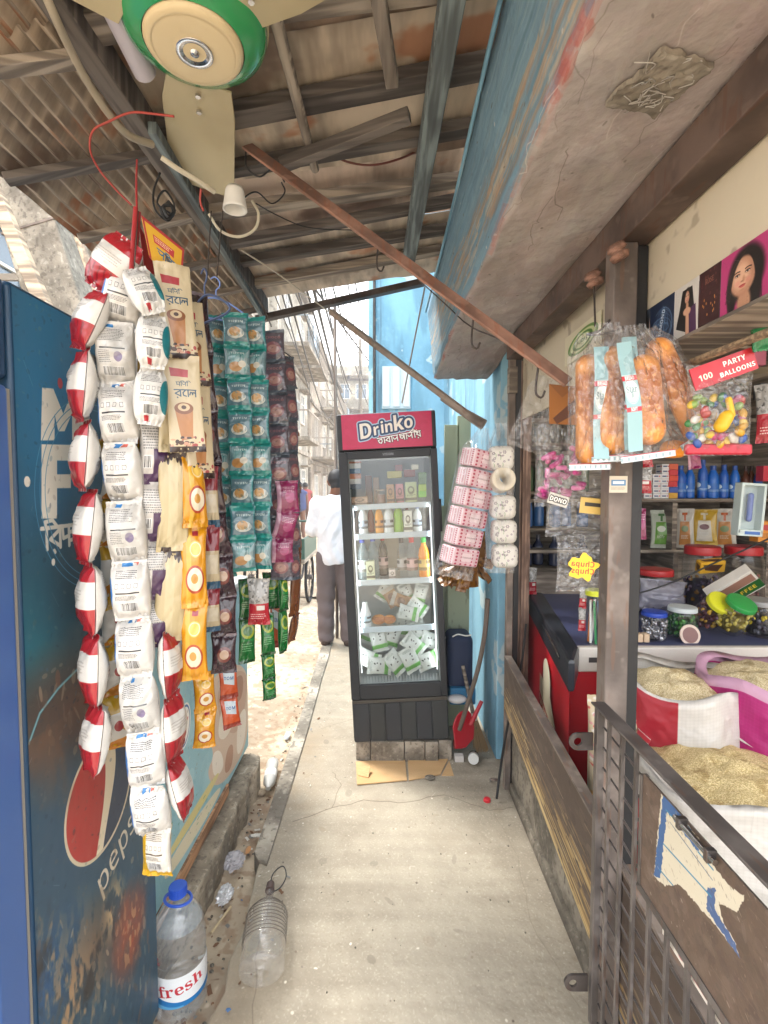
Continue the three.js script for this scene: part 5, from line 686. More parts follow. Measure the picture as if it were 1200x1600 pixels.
// ================================================================ bag of balloons
{
  const D = 1.02, tl = at(1066, 586, D), tr_ = at(1176, 546, D - 0.03), bl = at(1078, 690, D), c = tl.clone().add(tr_).multiplyScalar(0.5), w = tl.distanceTo(tr_), h = tl.y - bl.y + 0.02, a = Math.atan2(tr_.y - tl.y, tr_.x - tl.x);
  const b = thing('balloon_bag', 'bag of party balloons with a red header card hanging under the bamboo pole', 'balloon bag', c);
  const head = canvas(512, 192, (g, W, H) => { g.fillStyle = '#b9202e'; g.fillRect(0, 0, W, H); txt(g, '100', W * 0.2, H * 0.55, 70, '#f0d9c8'); txt(g, 'PARTY', W * 0.68, H * 0.3, 62, '#f6efe6'); txt(g, 'BALLOONS', W * 0.69, H * 0.72, 56, '#f6efe6'); });
  mesh('header_card', box(w, w * 0.34, 0.003, 0, -w * 0.13, 0.012).rotateZ(a), [0, 1, 2, 3, 4, 5].map((i) => i === 4 ? S({ map: head, roughness: 0.35 }) : solid(170, 30, 42)), b).geometry = (() => { const g = box(w, w * 0.34, 0.003, 0, -w * 0.13, 0.012).rotateZ(a); return g; })();
  mesh('bag_film', crinkle(w * 1.04, h * 1.15, 0.06, 471, 0.006).translate(0.006, -h * 0.62, 0), MAT.bag, b);
  const cs = [[40, 74, 140], [186, 140, 40], [160, 46, 42], [48, 110, 58], [190, 182, 172], [150, 60, 96], [190, 160, 60], [120, 146, 74]];
  for (let i = 0; i < 70; i++) { const x = rr(-0.42, 0.44) * w, y = -h * rr(0.42, 1.05), g = new THREE.SphereGeometry(1, 10, 7).scale(0.008, 0.0105, 0.006).rotateZ(rr(0, 3)).translate(x, y, rr(-0.008, 0.016)); mesh('balloon', g, bal(cs[i % 8]), b); }
  function bal(c) { const k = 'bal' + c.join(); return MAT[k] ??= solid(...c, 0.35); }
  // spotted animal print in the middle
  mesh('print', [new THREE.CapsuleGeometry(0.013, 0.02, 4, 10).rotateZ(-0.5).translate(0.0, -h * 0.78, 0.026), new THREE.CapsuleGeometry(0.006, 0.03, 4, 8).rotateZ(0.25).translate(0.012, -h * 0.6, 0.026)], solid(214, 166, 34, 0.5), b);
  mesh('foot_band', box(w * 1.02, 0.022, 0.014, 0.008, -h * 1.12, 0, 0.005), solid(168, 28, 48, 0.3), b);
}
strand('balloon_bag', 'second red and pink balloon bag at the right edge of the picture', null, 'redbag', [[1205, 600, 1.3], [1206, 690, 1.3]], 0.07, 0.03, 0.1, { cat: 'balloon bag' });
tag(mesh('plastic_bag', crinkle(0.09, 0.13, 0.04, 491, 0.01).rotateZ(0.15).translate(...at(1206, 492, 0.98).toArray()), PH({ color: col(70, 170, 110), transmission: 0.6, roughness: 0.2, thickness: 0, side: THREE.DoubleSide })), 'translucent green plastic bag hanging at the right under the posters', 'plastic bag');
strand('snack_strip', 'bright pink and blue packets lying under the balloon bag', null, 'magenta', [[1085, 690, 1.12], [1120, 686, 1.12], [1160, 680, 1.12]], 0.024, 0.012, 0.1, { cat: 'snack strip' });
// ================================================================ clear goods bags left of the post
const hangBag = (name, label, px, py, w, h, D, s, o = {}) => { // bag hanging from its top centre
  const b = thing(name, label, o.cat ?? 'plastic bag', at(px, py, D), o.group), t = o.t ?? 0.03;
  mesh('bag_film', crinkle(w, h, t, s, o.amp ?? 0.009, 22, 26, o.gather ?? 0.3).rotateZ(o.tilt ?? 0).translate(0, -h / 2, 0), o.mat ?? MAT.bag, b); return b;
};
const G4 = 'clear plastic bags hanging left of the steel post';
hangBag('plastic_bag', 'empty crumpled clear bag hanging leftmost before the drinks rack', 845, 590, 0.12, 0.2, 1.35, 501, { group: G4, tilt: -0.35, amp: 0.014 });
{ const b = hangBag('plastic_bag', 'clear bag with pink sweets hanging below the brown envelope', 878, 640, 0.14, 0.25, 1.3, 505, { group: G4, t: 0.05 }); for (let i = 0; i < 34; i++) mesh('sweet', new THREE.CapsuleGeometry(0.007, 0.016, 3, 8).rotateZ(rr(0, 3)).rotateX(rr(0, 3)).translate(rr(-0.055, 0.055), rr(-0.225, -0.1), rr(-0.012, 0.014)), MAT['sw' + (i % 3)] ??= solid(...[[190, 60, 130], [156, 40, 110], [214, 120, 170]][i % 3], 0.3), b); }
tag(mesh('envelope', card([at(858, 662, 1.28), at(900, 664, 1.22), at(900, 604, 1.22), at(858, 600, 1.28)], 0.006, null), S({ map: canvas(128, 128, (g, w, h) => { g.fillStyle = '#9a5f24'; g.fillRect(0, 0, w, h); poly(g, [[w, h * 0.3], [w, h * 0.7], [w * 0.3, h], [w * 0.15, h * 0.85]], '#5b331d'); poly(g, [[0, 0], [w, 0], [w * 0.5, h * 0.3]], '#84501f'); }), roughness: 0.6 })), 'brown paper envelope pinned behind the lower end of the steel bar', 'envelope');
{
  const b = hangBag('plastic_bag', 'clear bag with black lettering hanging below the pink sweets', 902, 735, 0.16, 0.17, 1.28, 509, { group: G4, amp: 0.006, gather: 0 });
  const t = canvas(256, 128, (g, w, h) => { g.fillStyle = '#2a2a2a'; g.translate(w * 0.5, h * 0.5); g.rotate(0.35); txt(g, 'DONO', 0, 0, 74, '#e9e6e0', { st: [['#1f1f1f', 18]] }); });
  mesh('print', new THREE.PlaneGeometry(0.052, 0.028).rotateZ(-0.3).translate(-0.055, -0.075, 0.022), S({ map: canvas(256, 128, (g, w, h) => { g.fillStyle = '#b9b6ae'; g.fillRect(0, 0, w, h); txt(g, 'DONO', w / 2, h / 2, 74, '#efece6', { st: [['#2a2826', 26]] }); speck(g, w, h, 50, ['#fff', '#8a867e'], 0.3, 0.6, 2, 8); }), roughness: 0.4 }), b);
  mesh('print', new THREE.PlaneGeometry(0.06, 0.04).rotateZ(-0.1).translate(0.03, -0.09, 0.022), S({ map: canvas(128, 128, (g, w, h) => { g.fillStyle = '#cfae5e'; g.fillRect(0, 0, w, h); g.fillStyle = '#33302c'; g.fillRect(w * 0.2, h * 0.3, w * 0.8, h * 0.24); }), roughness: 0.4 }), b);
}
{
  const b = hangBag('plastic_bag', 'clear bag printed with a yellow splash and red reversed lettering', 905, 838, 0.115, 0.14, 1.25, 513, { group: G4, amp: 0.005, gather: 0 });
  const s = new THREE.Shape(); for (let i = 0; i <= 40; i++) { const a = i / 40 * 2 * Math.PI, r = 0.031 + 0.005 * Math.sin(a * 5 + 1) + 0.003 * Math.sin(a * 9); i ? s.lineTo(r * Math.cos(a) * 1.12, r * Math.sin(a)) : s.moveTo(r * 1.12, 0); }
  const g = new THREE.ShapeGeometry(s), uv = g.attributes.uv, p = g.attributes.position; for (let i = 0; i < p.count; i++) uv.setXY(i, p.getX(i) / 0.08 + 0.5, p.getY(i) / 0.08 + 0.5);
  mesh('print', g.translate(0.003, -0.075, 0.02), S({ map: canvas(256, 256, (g, w, h) => { g.fillStyle = '#e3bd2e'; g.fillRect(0, 0, w, h); g.translate(w, 0); g.scale(-1, 1); txt(g, 'Chupa', w / 2, h * 0.4, 62, '#c2382c', { rot: -0.08 }); txt(g, 'Chups', w / 2, h * 0.62, 62, '#c2382c', { rot: -0.08 }); }), roughness: 0.4 }), b);
}
tag(mesh('sticker', box(0.043, 0.04, 0.0015, 0.562, 1.545, -1.199), S({ map: canvas(128, 128, (g, w, h) => { g.fillStyle = '#cfc6b4'; g.fillRect(0, 0, w, h); g.fillStyle = '#5a86b0'; g.fillRect(12, 30, w - 24, 44); g.fillStyle = '#d9e2ea'; g.fillRect(24, 40, w - 48, 22); fineprint(g, 12, 84, w - 24, 26, 3, '#8a8478'); }), roughness: 0.6 })), 'faded blue and cream sticker on the steel post below the bread', 'sticker');
// ================================================================ tissue packs hanging before the shop
{
  const print = (base, f) => S({ map: canvas(256, 256, f), color: base ?? new THREE.Color(1, 1, 1), roughness: 0.35 });
  const pinkP = print(null, (g, w, h) => { g.fillStyle = '#e0bcc4'; g.fillRect(0, 0, w, h); for (let y = 0; y < 5; y++) for (let x = 0; x < 5; x++) ell(g, 26 + x * 52, 24 + y * 52, 11, 15, '#b03a56'); g.fillStyle = '#e8d2d6'; g.fillRect(w * 0.3, h * 0.24, w * 0.4, h * 0.5); txt(g, 'TISSUE', w * 0.5, h * 0.5, 28, '#8f6a70', { rot: 0 }); });
  const pinkS = print(null, (g, w, h) => { g.fillStyle = '#ead6da'; g.fillRect(0, 0, w, h); for (let y = 0; y < 8; y++) for (let x = 0; x < 2; x++) g.fillStyle = '#b0405a', g.fillRect(20 + x * 186, 12 + y * 32, 28, 16); txt(g, 'tissue soft', w * 0.5, h * 0.5, 40, '#b8485c', { rot: -Math.PI / 2 }); g.fillStyle = '#c86a7a'; g.fillRect(w * 0.3, 0, 8, h); g.fillRect(w * 0.68, 0, 8, h); });
  const D = 2.28, top = at(758, 662, D), b = thing('tissue_bag', 'tall clear bag of pink printed tissue packs hanging from the awning pole', 'tissue bag', top);
  const pxm = D / 780;
  for (let i = 0; i < 6; i++) { // packs stacked, slanting to the lower left
    const c = at(lerp(750, 718, i / 5), lerp(718, 868, i / 5), D).sub(top), g = box(0.155, 0.082, 0.1, 0, 0, 0, 0.012).rotateY(0.55).rotateZ(0.2 * -1).translate(c.x, c.y, c.z); mesh('tissue_pack', g, [pinkS, pinkS, pinkP, pinkP, pinkP, pinkS][0] && pinkMats(), b);
  }
  function pinkMats() { return MAT.pinkM ??= [pinkP, pinkS, pinkP, pinkP, pinkP, pinkP]; }
  const fg = crinkle(0.19, 0.7, 0.15, 521, 0.012, 26, 40, 0.75); fg.rotateZ(-0.2); mesh('bag_film', fg.translate(-0.075, -0.36, 0), MAT.bag, b);
  const flo = print(null, (g, w, h) => { g.fillStyle = '#dcd8d0'; g.fillRect(0, 0, w, h); for (let i = 0; i < 16; i++) { const x = rr(10, w - 10), y = rr(10, h - 10), r = rr(7, 16), c = ['#4a2c4c', '#6a4468', '#3a2a3e'][i % 3]; for (let k = 0; k < 6; k++) ell(g, x + r * Math.cos(k * 1.05), y + r * Math.sin(k * 1.05), r * 0.5, r * 0.32, c, k * 1.05); ell(g, x, y, r * 0.25, r * 0.25, '#d8c8d0'); } g.strokeStyle = '#5d8a4a'; g.lineWidth = 5; for (let i = 0; i < 6; i++) { g.beginPath(); const x = rr(20, w * 0.5), y = rr(0, h); g.moveTo(x, y); g.quadraticCurveTo(x + 12, y + 20, x + 4, y + 50); g.stroke(); } });
  const top2 = at(776, 664, 2.26), c = thing('tissue_bag', 'tall clear bag of white tissue rolls with purple flowers hanging beside the pink one', 'tissue bag', top2);
  for (let i = 0; i < 5; i++) { const p = at(lerp(782, 788, i / 4), lerp(716, 868, i / 4), 2.26).sub(top2); if (i === 1) { // one roll turned end-on
      mesh('tissue_roll', lathe([[0.018, -0.05], [0.05, -0.05], [0.054, -0.044], [0.054, 0.044], [0.05, 0.05], [0.018, 0.05], [0.018, -0.05]], 28).rotateX(Math.PI / 2 - 0.15).translate(p.x, p.y + 0.01, p.z), solid(226, 216, 196, 0.8), c); continue; }
    mesh('tissue_roll', box(0.112, 0.108, 0.1, p.x, p.y, p.z, 0.03), flo, c); }
  mesh('bag_film', crinkle(0.14, 0.68, 0.12, 525, 0.012, 26, 40, 0.6).translate(0.02, -0.33, 0), MAT.bag, c);
}
{ // bunch of brown and gold packets below
  const c = at(726, 888, 2.36), b = thing('packet_bunch', 'bunch of glossy brown and gold packets hanging below the tissue bags', 'packets', c);
  const m = design(128, 128, (g, w, h) => { for (let i = 0; i < 2; i++) { g.fillStyle = '#8a5a22'; g.fillRect(i * w / 2, 0, w / 2, h); for (let k = 0; k < 16; k++) { g.globalAlpha = 0.7; ell(g, rr(0, w), rr(0, h), rr(3, 12), rr(2, 8), ['#3c2418', '#c08a2e', '#5e3a1c', '#d2a650'][k % 4], rr(0, 3)); } g.globalAlpha = 1; } }, 0.25);
  for (let i = 0; i < 34; i++) { const a = rr(0, 6.28), u = rnd(), p0 = c.clone().add(V(rr(-0.05, 0.05), rr(0.03, 0.13) * (1 - u * 0.5), rr(-0.04, 0.02))), p1 = c.clone().add(V(0.13 * Math.cos(a) * (0.4 + 0.7 * u), -0.02 - rr(0, 0.1) + 0.05 * Math.abs(Math.cos(a)), 0.07 * Math.sin(a))); packet(m, 'bunch', 0.05, 0.014, p0, p1, rr(-1, 1), b); }
  const s2 = at(742, 838, 2.38); for (let i = 0; i < 3; i++) packet(m, 'bunch', 0.06, 0.014, s2.clone().add(V(0.02 * i - 0.02, 0.02, 0)), s2.clone().add(V(0.03 * i - 0.03, -0.12, 0.01)), 0.2 * i, b);
}
cable([[762, 936, 2.4], [758, 985, 2.42], [748, 1040, 2.45], [732, 1095, 2.5], [718, 1140, 2.55]], 0.012, solid(92, 82, 74, 0.7), 'grey bent stick leaning from the brown packets down to the red dustpan', 'stick');
cable([[822, 975, 2.42], [816, 1030, 2.42], [806, 1080, 2.42], [792, 1140, 2.41], [782, 1200, 2.4], [776, 1248, 2.36]], 0.006, MAT.black, 'black cable hanging down past the shop door jamb to the walkway');
// ================================================================ gate with mesh and a torn notice
{
  const X = 0.49, D1 = 1.118, D0 = 0.36, yT = 1.043, gt = thing('steel_gate', 'dark steel gate with bars, wire mesh and a brown sheet panel at the near right', 'gate', [X, 0.3, -D1]);
  const gp = (n, geo, m, me = true) => mesh(n, join(geo).translate(-X, -0.3, D1), m, gt, me);
  gp('stile', box2(X - 0.009, X + 0.009, 0.28, yT, -D1, -D1 + 0.018, 0.003), MAT.steel);
  gp('top_rail', [box2(X - 0.016, X + 0.016, yT, yT + 0.005, -D1 - 0.003, -D0, 0.002)], MAT.steel);
  gp('top_rail', [box2(X + 0.012, X + 0.0165, yT - 0.03, yT, -D1 + 0.02, -D0, 0.001)], MAT.steel);
  for (let i = 1; i < 13; i++) { const d = D1 - i * 0.0585; gp('bar', box2(X - 0.0035, X + 0.0035, 0.28, d > 0.92 ? yT - 0.001 : 0.80, -d - 0.0045, -d + 0.0045, 0.001), MAT.steel); }
  for (let i = 0; i < 16; i++) { const y = 0.985 - i * 0.047; gp('wire', rod(V(X + 0.007, y + 0.012, -D1 + 0.01), V(X + 0.007, y - 0.004, y > 0.79 ? -0.915 : -D0), 0.0024, 0.0024, 6), MAT.steel); }
  gp('panel_rail', box2(X - 0.008, X + 0.008, 0.775, 0.79, -0.915, -D0, 0.001), MAT.steel);
  gp('panel_rail', box2(X - 0.008, X + 0.006, 0.785, 1.0, -0.915, -0.905, 0.001), MAT.steel);
  const q = (px, py) => { const p = onX(px, py, X - 0.006); return [(0.905 + p.z) / (0.905 - D0) * 1024, (1.005 - p.y) / 0.215 * 400]; };
  const t = canvas(1024, 400, (g, w, h) => {
    g.fillStyle = '#5d4c40'; g.fillRect(0, 0, w, h); speck(g, w, h, 700, ['#6b594c', '#4a3c33', '#75655a', '#54453a'], 0.1, 0.4, 4, 30); speck(g, w, h, 200, ['#8a7a6c', '#a4927f', '#2e2620'], 0.1, 0.4, 1, 3);
    for (let i = 0; i < 40; i++) { g.globalAlpha = 0.25; g.strokeStyle = '#a08d7a'; g.lineWidth = rr(0.5, 2); g.beginPath(); const x = rr(0, w), y = rr(0, h); g.moveTo(x, y); g.lineTo(x + rr(20, 120), y + rr(-6, 6)); g.stroke(); } g.globalAlpha = 1;
    const P = (a) => { const o = []; a.forEach((p0, i) => { const [x0, y0] = q(...p0), [x1, y1] = q(...a[(i + 1) % a.length]), n = Math.max(2, Math.round(Math.hypot(x1 - x0, y1 - y0) / 7)); for (let k = 0; k < n; k++) o.push([lerp(x0, x1, k / n) + rr(-4, 4), lerp(y0, y1, k / n) + rr(-3.5, 3.5)]); }); return o; };
    poly(g, P([[1033, 1240], [1055, 1262], [1095, 1315], [1106, 1332], [1120, 1360], [1145, 1390], [1165, 1400], [1150, 1425], [1138, 1418], [1122, 1412], [1130, 1440], [1150, 1475], [1155, 1495], [1142, 1478], [1118, 1445], [1095, 1420], [1062, 1382], [1040, 1385], [1022, 1370]]), '#c9c0aa');
    poly(g, P([[1036, 1242], [1056, 1262], [1098, 1322], [1090, 1330], [1042, 1268], [1032, 1372], [1022, 1368]]), '#3f5f8c');
    poly(g, P([[1106, 1386], [1118, 1388], [1116, 1420], [1150, 1475], [1155, 1496], [1145, 1482], [1122, 1448], [1104, 1420]]), '#4a5f86');
    for (let i = 0; i < 9; i++) for (let k = 0; k < 12; k++) { const [x, y] = q(1046 + i * 5 + k * 2.2, 1288 + i * 6.8 + k * 3 - 5); g.fillStyle = '#6a7480'; g.globalAlpha = 0.75; g.fillRect(x, y, 10, 3.2); } g.globalAlpha = 1;
    for (const [a, b] of [[[1040, 1265], [1096, 1325]], [[1036, 1318], [1112, 1402]], [[1030, 1358], [1052, 1384]], [[1090, 1330], [1115, 1360]]]) { g.strokeStyle = '#3f7d9c'; g.lineWidth = 5; g.beginPath(); g.moveTo(...q(...a)); g.lineTo(...q(...b)); g.stroke(); }
    for (let i = 0; i < 700; i++) { g.globalAlpha = rr(0.1, 0.5); ell(g, rr(0, w), rr(0, h), rr(1, 9), rr(0.6, 3), ['#5d4c40', '#6b594c', '#8a7663', '#4a3c33', '#cfc6b2'][i % 5], rr(0.5, 1)); } g.globalAlpha = 1;
  });
  const pg = new THREE.PlaneGeometry(0.905 - D0, 0.215).rotateY(-Math.PI / 2).translate(X - 0.006, 0.8975, -(0.905 + D0) / 2), uv = pg.attributes.uv, pp = pg.attributes.position;
  for (let i = 0; i < uv.count; i++) uv.setXY(i, (0.905 + pp.getZ(i)) / (0.905 - D0), (pp.getY(i) - 0.79) / 0.215);
  gp('sheet_panel', box2(X - 0.005, X - 0.002, 0.79, 1.005, -0.905, -D0), MAT.rust); gp('notice', pg, S({ map: t, roughness: 0.55, bumpMap: rep(bumpFine, 2, 1), bumpScale: 0.0008 }), false);
  gp('bolt', [rod(V(X - 0.014, 1.0, -0.79), V(X - 0.014, 1.0, -0.69), 0.005)], MAT.chrome, false); for (const d of [0.775, 0.705]) gp('bolt_bracket', box(0.016, 0.02, 0.01, X - 0.012, 1.0, -d, 0.002), MAT.steel);
  for (const y of [0.955, 0.372]) { const s = new THREE.Shape(); s.absellipse(0, 0, 0.02, 0.02, Math.PI / 2, Math.PI * 1.5, false); s.lineTo(0.035, -0.02); s.lineTo(0.035, 0.02); const hole = new THREE.Path(); hole.absarc(0, 0, 0.0095, 0, Math.PI * 2); s.holes.push(hole); gp('lug', new THREE.ExtrudeGeometry(s, { depth: 0.006, bevelEnabled: false }).translate(X - 0.045, y, -D1 - 0.004), MAT.darkPaint); }
  tag(mesh('notice_strip', card([V(X + 0.012, 0.735, -0.86), V(X + 0.012, 0.735, -0.42), V(X + 0.012, 0.772, -0.42), V(X + 0.012, 0.772, -0.86)].map((v) => v), 0.001, null), S({ map: canvas(512, 48, (g, w, h) => { g.fillStyle = '#d9d2c6'; g.fillRect(0, 0, w, h); txt(g, 'SALE  P  SHOP', w * 0.36, h * 0.55, 40, '#b23a4a'); g.fillStyle = '#b8b98a'; g.fillRect(w * 0.8, 0, w * 0.2, h); }), roughness: 0.6, side: THREE.DoubleSide })), 'white paper strip with red letters behind the gate below its panel', 'paper');
}
// ================================================================ sacks of rice
function sack(name, label, px, py, D, r, h, patches, group, o = {}) {
  const rim = at(px, py, D), baseY = 0.28, H = rim.y - baseY, b = thing(name, label, 'rice sack', [rim.x, baseY, rim.z], group), NA = 56, NV = 22, pos = [], uv = [], idx = [];
  for (let j = 0; j <= NV; j++) for (let i = 0; i <= NA; i++) {
    const v = j / NV, a = i / NA * Math.PI * 2, fold = 1 + 0.05 * Math.sin(a * 3 + px) * sm(0.4, 1, v) + 0.03 * Math.sin(a * 7 + py) + 0.03 * nz(a, v * 3, 4, 601);
    let R = r * (0.86 + 0.22 * Math.sin(Math.PI * Math.pow(v, 0.8) * 0.75)) * fold, y = v * (H + 0.05 + 0.015 * Math.sin(a * 4 + px));
    if (j >= NV - 2) { R *= j === NV ? 0.86 : 1.0; y -= j === NV ? 0.045 : 0; }
    pos.push(R * Math.cos(a) * (o.sx ?? 1), y, -R * Math.sin(a) * (o.sz ?? 1)); uv.push(i / NA, v);
    if (i && j) { const q = j * (NA + 1) + i; idx.push(q - NA - 2, q - NA - 1, q - 1, q - NA - 1, q, q - 1); }
  }
  const g = new THREE.BufferGeometry(); g.setAttribute('position', new THREE.Float32BufferAttribute(pos, 3)); g.setAttribute('uv', new THREE.Float32BufferAttribute(uv, 2)); g.setIndex(idx); g.computeVertexNormals();
  mesh('sack_cloth', g, S({ map: canvas(1024, 512, patches), color: new THREE.Color(0.8, 0.8, 0.79), roughness: 0.5, side: THREE.DoubleSide, bumpMap: rep(wavy, 6, 3), bumpScale: 0.012 }), b);
  const rg = new THREE.CircleGeometry(1, 48, 0, Math.PI * 2), n = 16, pp = [], id = []; // heaped grain
  for (let j = 0; j <= n; j++) for (let i = 0; i <= 48; i++) { const rad = j / n, a = i / 48 * Math.PI * 2, x = rad * r * 0.93 * Math.cos(a) * (o.sx ?? 1), z = -rad * r * 0.93 * Math.sin(a) * (o.sz ?? 1); pp.push(x, H - (o.rim ?? 0.035) + 0.05 * (1 - rad * rad) * (o.heap ?? 1) + 0.03 * nz(x * 6 + px, z * 6, 4, 611), z); if (i && j) { const q = j * 49 + i; id.push(q - 50, q - 1, q - 49, q - 49, q - 1, q); } }
  const rgeo = new THREE.BufferGeometry(); rgeo.setAttribute('position', new THREE.Float32BufferAttribute(pp, 3)); rgeo.setIndex(id); rgeo.computeVertexNormals(); rgeo.setAttribute('uv', new THREE.Float32BufferAttribute(new Float32Array(pp.length / 3 * 2), 2));
  mesh('rice', rgeo, o.rice ?? MAT.rice, b, px * 0.01).userData.kind = 'stuff'; return b;
}
const weave = (g, w, h, c) => { g.fillStyle = c; g.fillRect(0, 0, w, h); g.globalAlpha = 0.04; for (let i = 0; i < w; i += 4) { g.fillStyle = i % 8 ? '#fff' : '#555'; g.fillRect(i, 0, 1.5, h); } for (let i = 0; i < h; i += 4) { g.fillStyle = i % 8 ? '#fff' : '#666'; g.fillRect(0, i, w, 1.5); } g.globalAlpha = 1; };
sack('rice_sack', 'large white sack of brown-tinged rice nearest the gate', 1140, 1200, 1.36, 0.245, 0.5, (g, w, h) => { weave(g, w, h, '#d2cdc6'); for (let i = 0; i < 40; i++) { g.globalAlpha = 0.25; g.strokeStyle = i % 2 ? '#a8a29a' : '#efece8'; g.lineWidth = rr(1, 4); g.beginPath(); const x = rr(0, w), y = rr(0, h); g.moveTo(x, y); g.lineTo(x + rr(-40, 40), y + rr(20, 120)); g.stroke(); } g.globalAlpha = 1; g.fillStyle = '#b92c3a'; g.fillRect(w * 0.36, 0, w * 0.05, h * 0.1); g.fillRect(w * 0.5, h * 0.25, w * 0.12, h * 0.7); }, 'open rice sacks', { rice: S({ map: MAT.rice.map, color: new THREE.Color(0.95, 0.9, 0.74), bumpMap: MAT.rice.bumpMap, bumpScale: 0.004, roughness: 0.85 }) });
sack('rice_sack', 'white sack with a red patch full of pale rice behind the steel post', 1050, 1062, 1.68, 0.195, 0.5, (g, w, h) => { weave(g, w, h, '#d6d1cb'); g.fillStyle = '#a81f30'; g.fillRect(w * 0.56, h * 0.06, w * 0.12, h * 0.42); g.fillStyle = '#c9b6b4'; g.fillRect(w * 0.56, h * 0.48, w * 0.12, h * 0.5); }, 'open rice sacks', { heap: 1.2 });
sack('rice_sack', 'bright pink sack full of pale rice at the right edge of the picture', 1206, 1060, 1.62, 0.2, 0.5, (g, w, h) => { weave(g, w, h, '#b41a72'); g.fillStyle = '#d8a8c4'; g.fillRect(0, 0, w, h * 0.1); }, 'open rice sacks', { rim: 0.015 });
{ // closed printed sack, upright behind the post
  const p = at(955, 1120, 1.6), b = thing('flour_sack', 'closed red and orange printed sack standing left of the steel post', 'sack', [p.x, 0.28, p.z]);
  mesh('sack_cloth', pouch(0.2, 0.58, 0.14, 31, 0.06, 28, 22).translate(0.02, 0.29, 0), design(256, 512, (g, W, H) => { const side = (w, h) => { g.fillStyle = '#d8c7a6'; g.fillRect(0, 0, w, h); for (let i = 0; i < 160; i++) ell(g, rr(0, w), rr(0, h * 0.4), 4, 4, ['#c8504a', '#e0a0a0', '#e8e0d8'][i % 3]); g.fillStyle = '#c2252c'; g.fillRect(0, h * 0.62, w, h * 0.4); ell(g, w * 0.3, h * 0.56, w * 0.3, h * 0.08, '#d9a02c'); g.fillStyle = '#e8e4de'; g.fillRect(w * 0.1, h * 0.72, w * 0.3, h * 0.14); fineprint(g, w * 0.12, h * 0.74, w * 0.26, h * 0.1, 4, '#222'); }; halves(g, W, H, side, side); }, 0.4), b);
}
// ================================================================ chest freezer used as the counter
{
  const y1 = 0.9, f = thing('chest_freezer', 'red chest freezer with a dark blue lid used as the shop counter', 'freezer', [1.2, 0.28, -2.5]);
  const fp = (n, geo, m, me) => mesh(n, join(geo).translate(-1.2, -0.28, 2.5), m, f, me);
  const red = S({ map: texRGB(256, (u, v) => mix3(mix3([190, 30, 42], [208, 40, 54], fbm(u, v, 4, 4, 621, 3)), [120, 18, 26], sm(0.6, 0.8, fbm(u, v, 5, 5, 625, 4)) * 0.6)), roughness: 0.35 });
  const out = (e) => [[0.68 - e, 1.82 - e], [0.74 - e * 0.4, 1.958 - e], [1.95, 1.958 - e], [1.95, 3.1], [0.9 - e, 3.1]]; // plan of the cabinet
  const plan = [[0.69, 1.82], [0.735, 1.962], [1.95, 1.962], [1.95, 3.1], [0.9, 3.1]];
  fp('cabinet', shapeXZ([[0.695, 1.835], [0.75, 1.975], [1.95, 1.975], [1.95, 3.1], [0.905, 3.1]], 0.29, 0.80, 0.01), red, true);
  fp('lid_frame', shapeXZ([[0.676, 1.80], [0.70, 1.80], [0.775, 1.955], [0.98, 3.11], [0.888, 3.11]], 0.795, 0.905, 0.014), solid(40, 44, 52, 0.35), false);
  fp('front_trim', box2(0.775, 1.95, 0.80, 0.9, -1.955, -1.985, 0.006), solid(206, 200, 192, 0.45));
  fp('lid', shapeXZ([[0.775, 1.985], [1.95, 1.985], [1.95, 3.1], [0.975, 3.1]], 0.82, 0.897, 0.004), S({ color: col(70, 76, 112), roughness: 0.4, bumpMap: rep(bumpFine, 2), bumpScale: 0.001 }), true);
  fp('handle', tube([V(0.7, 0.86, -1.95), V(0.735, 0.862, -2.15), V(0.77, 0.864, -2.35), V(0.8, 0.864, -2.52)], 0.007, 30), MAT.chrome);
  const t = canvas(256, 320, (g, w, h) => { g.clearRect(0, 0, w, h); g.fillStyle = '#e3d9bd'; g.beginPath(); g.moveTo(w * 0.08, h * 0.42); g.lineTo(w * 0.3, h * 0.4); g.quadraticCurveTo(w * 0.25, h * 0.1, w * 0.5, h * 0.06); g.quadraticCurveTo(w * 0.75, h * 0.12, w * 0.7, h * 0.42); g.lineTo(w * 0.96, h * 0.6); g.lineTo(w * 0.96, h * 0.95); g.lineTo(w * 0.08, h * 0.78); g.closePath(); g.fill(); g.save(); g.translate(w, 0); g.scale(-1, 1); g.transform(1, -0.14, 0, 1, 0, 0); bn(g, 'pelar', w * 0.12, h * 0.78, 52, '#b3252e', 9); g.restore(); });
  const a = V(0.682, 0, -1.83), c = V(0.89, 0, -3.08), u = c.clone().sub(a), s = 0.57, m = a.clone().lerp(c, 0.36), ang = Math.atan2(u.x, -u.z);
  const pg = new THREE.PlaneGeometry(0.5, 0.38).rotateY(-Math.PI / 2 - ang).translate(m.x - 0.001, 0.57, m.z); fp('logo', pg, S({ map: t, alphaTest: 0.5, transparent: true, roughness: 0.5 }), false);
  fp('badge', box(0.09, 0.02, 0.002, 0.86, 0.85, -1.953), solid(60, 56, 56));
}
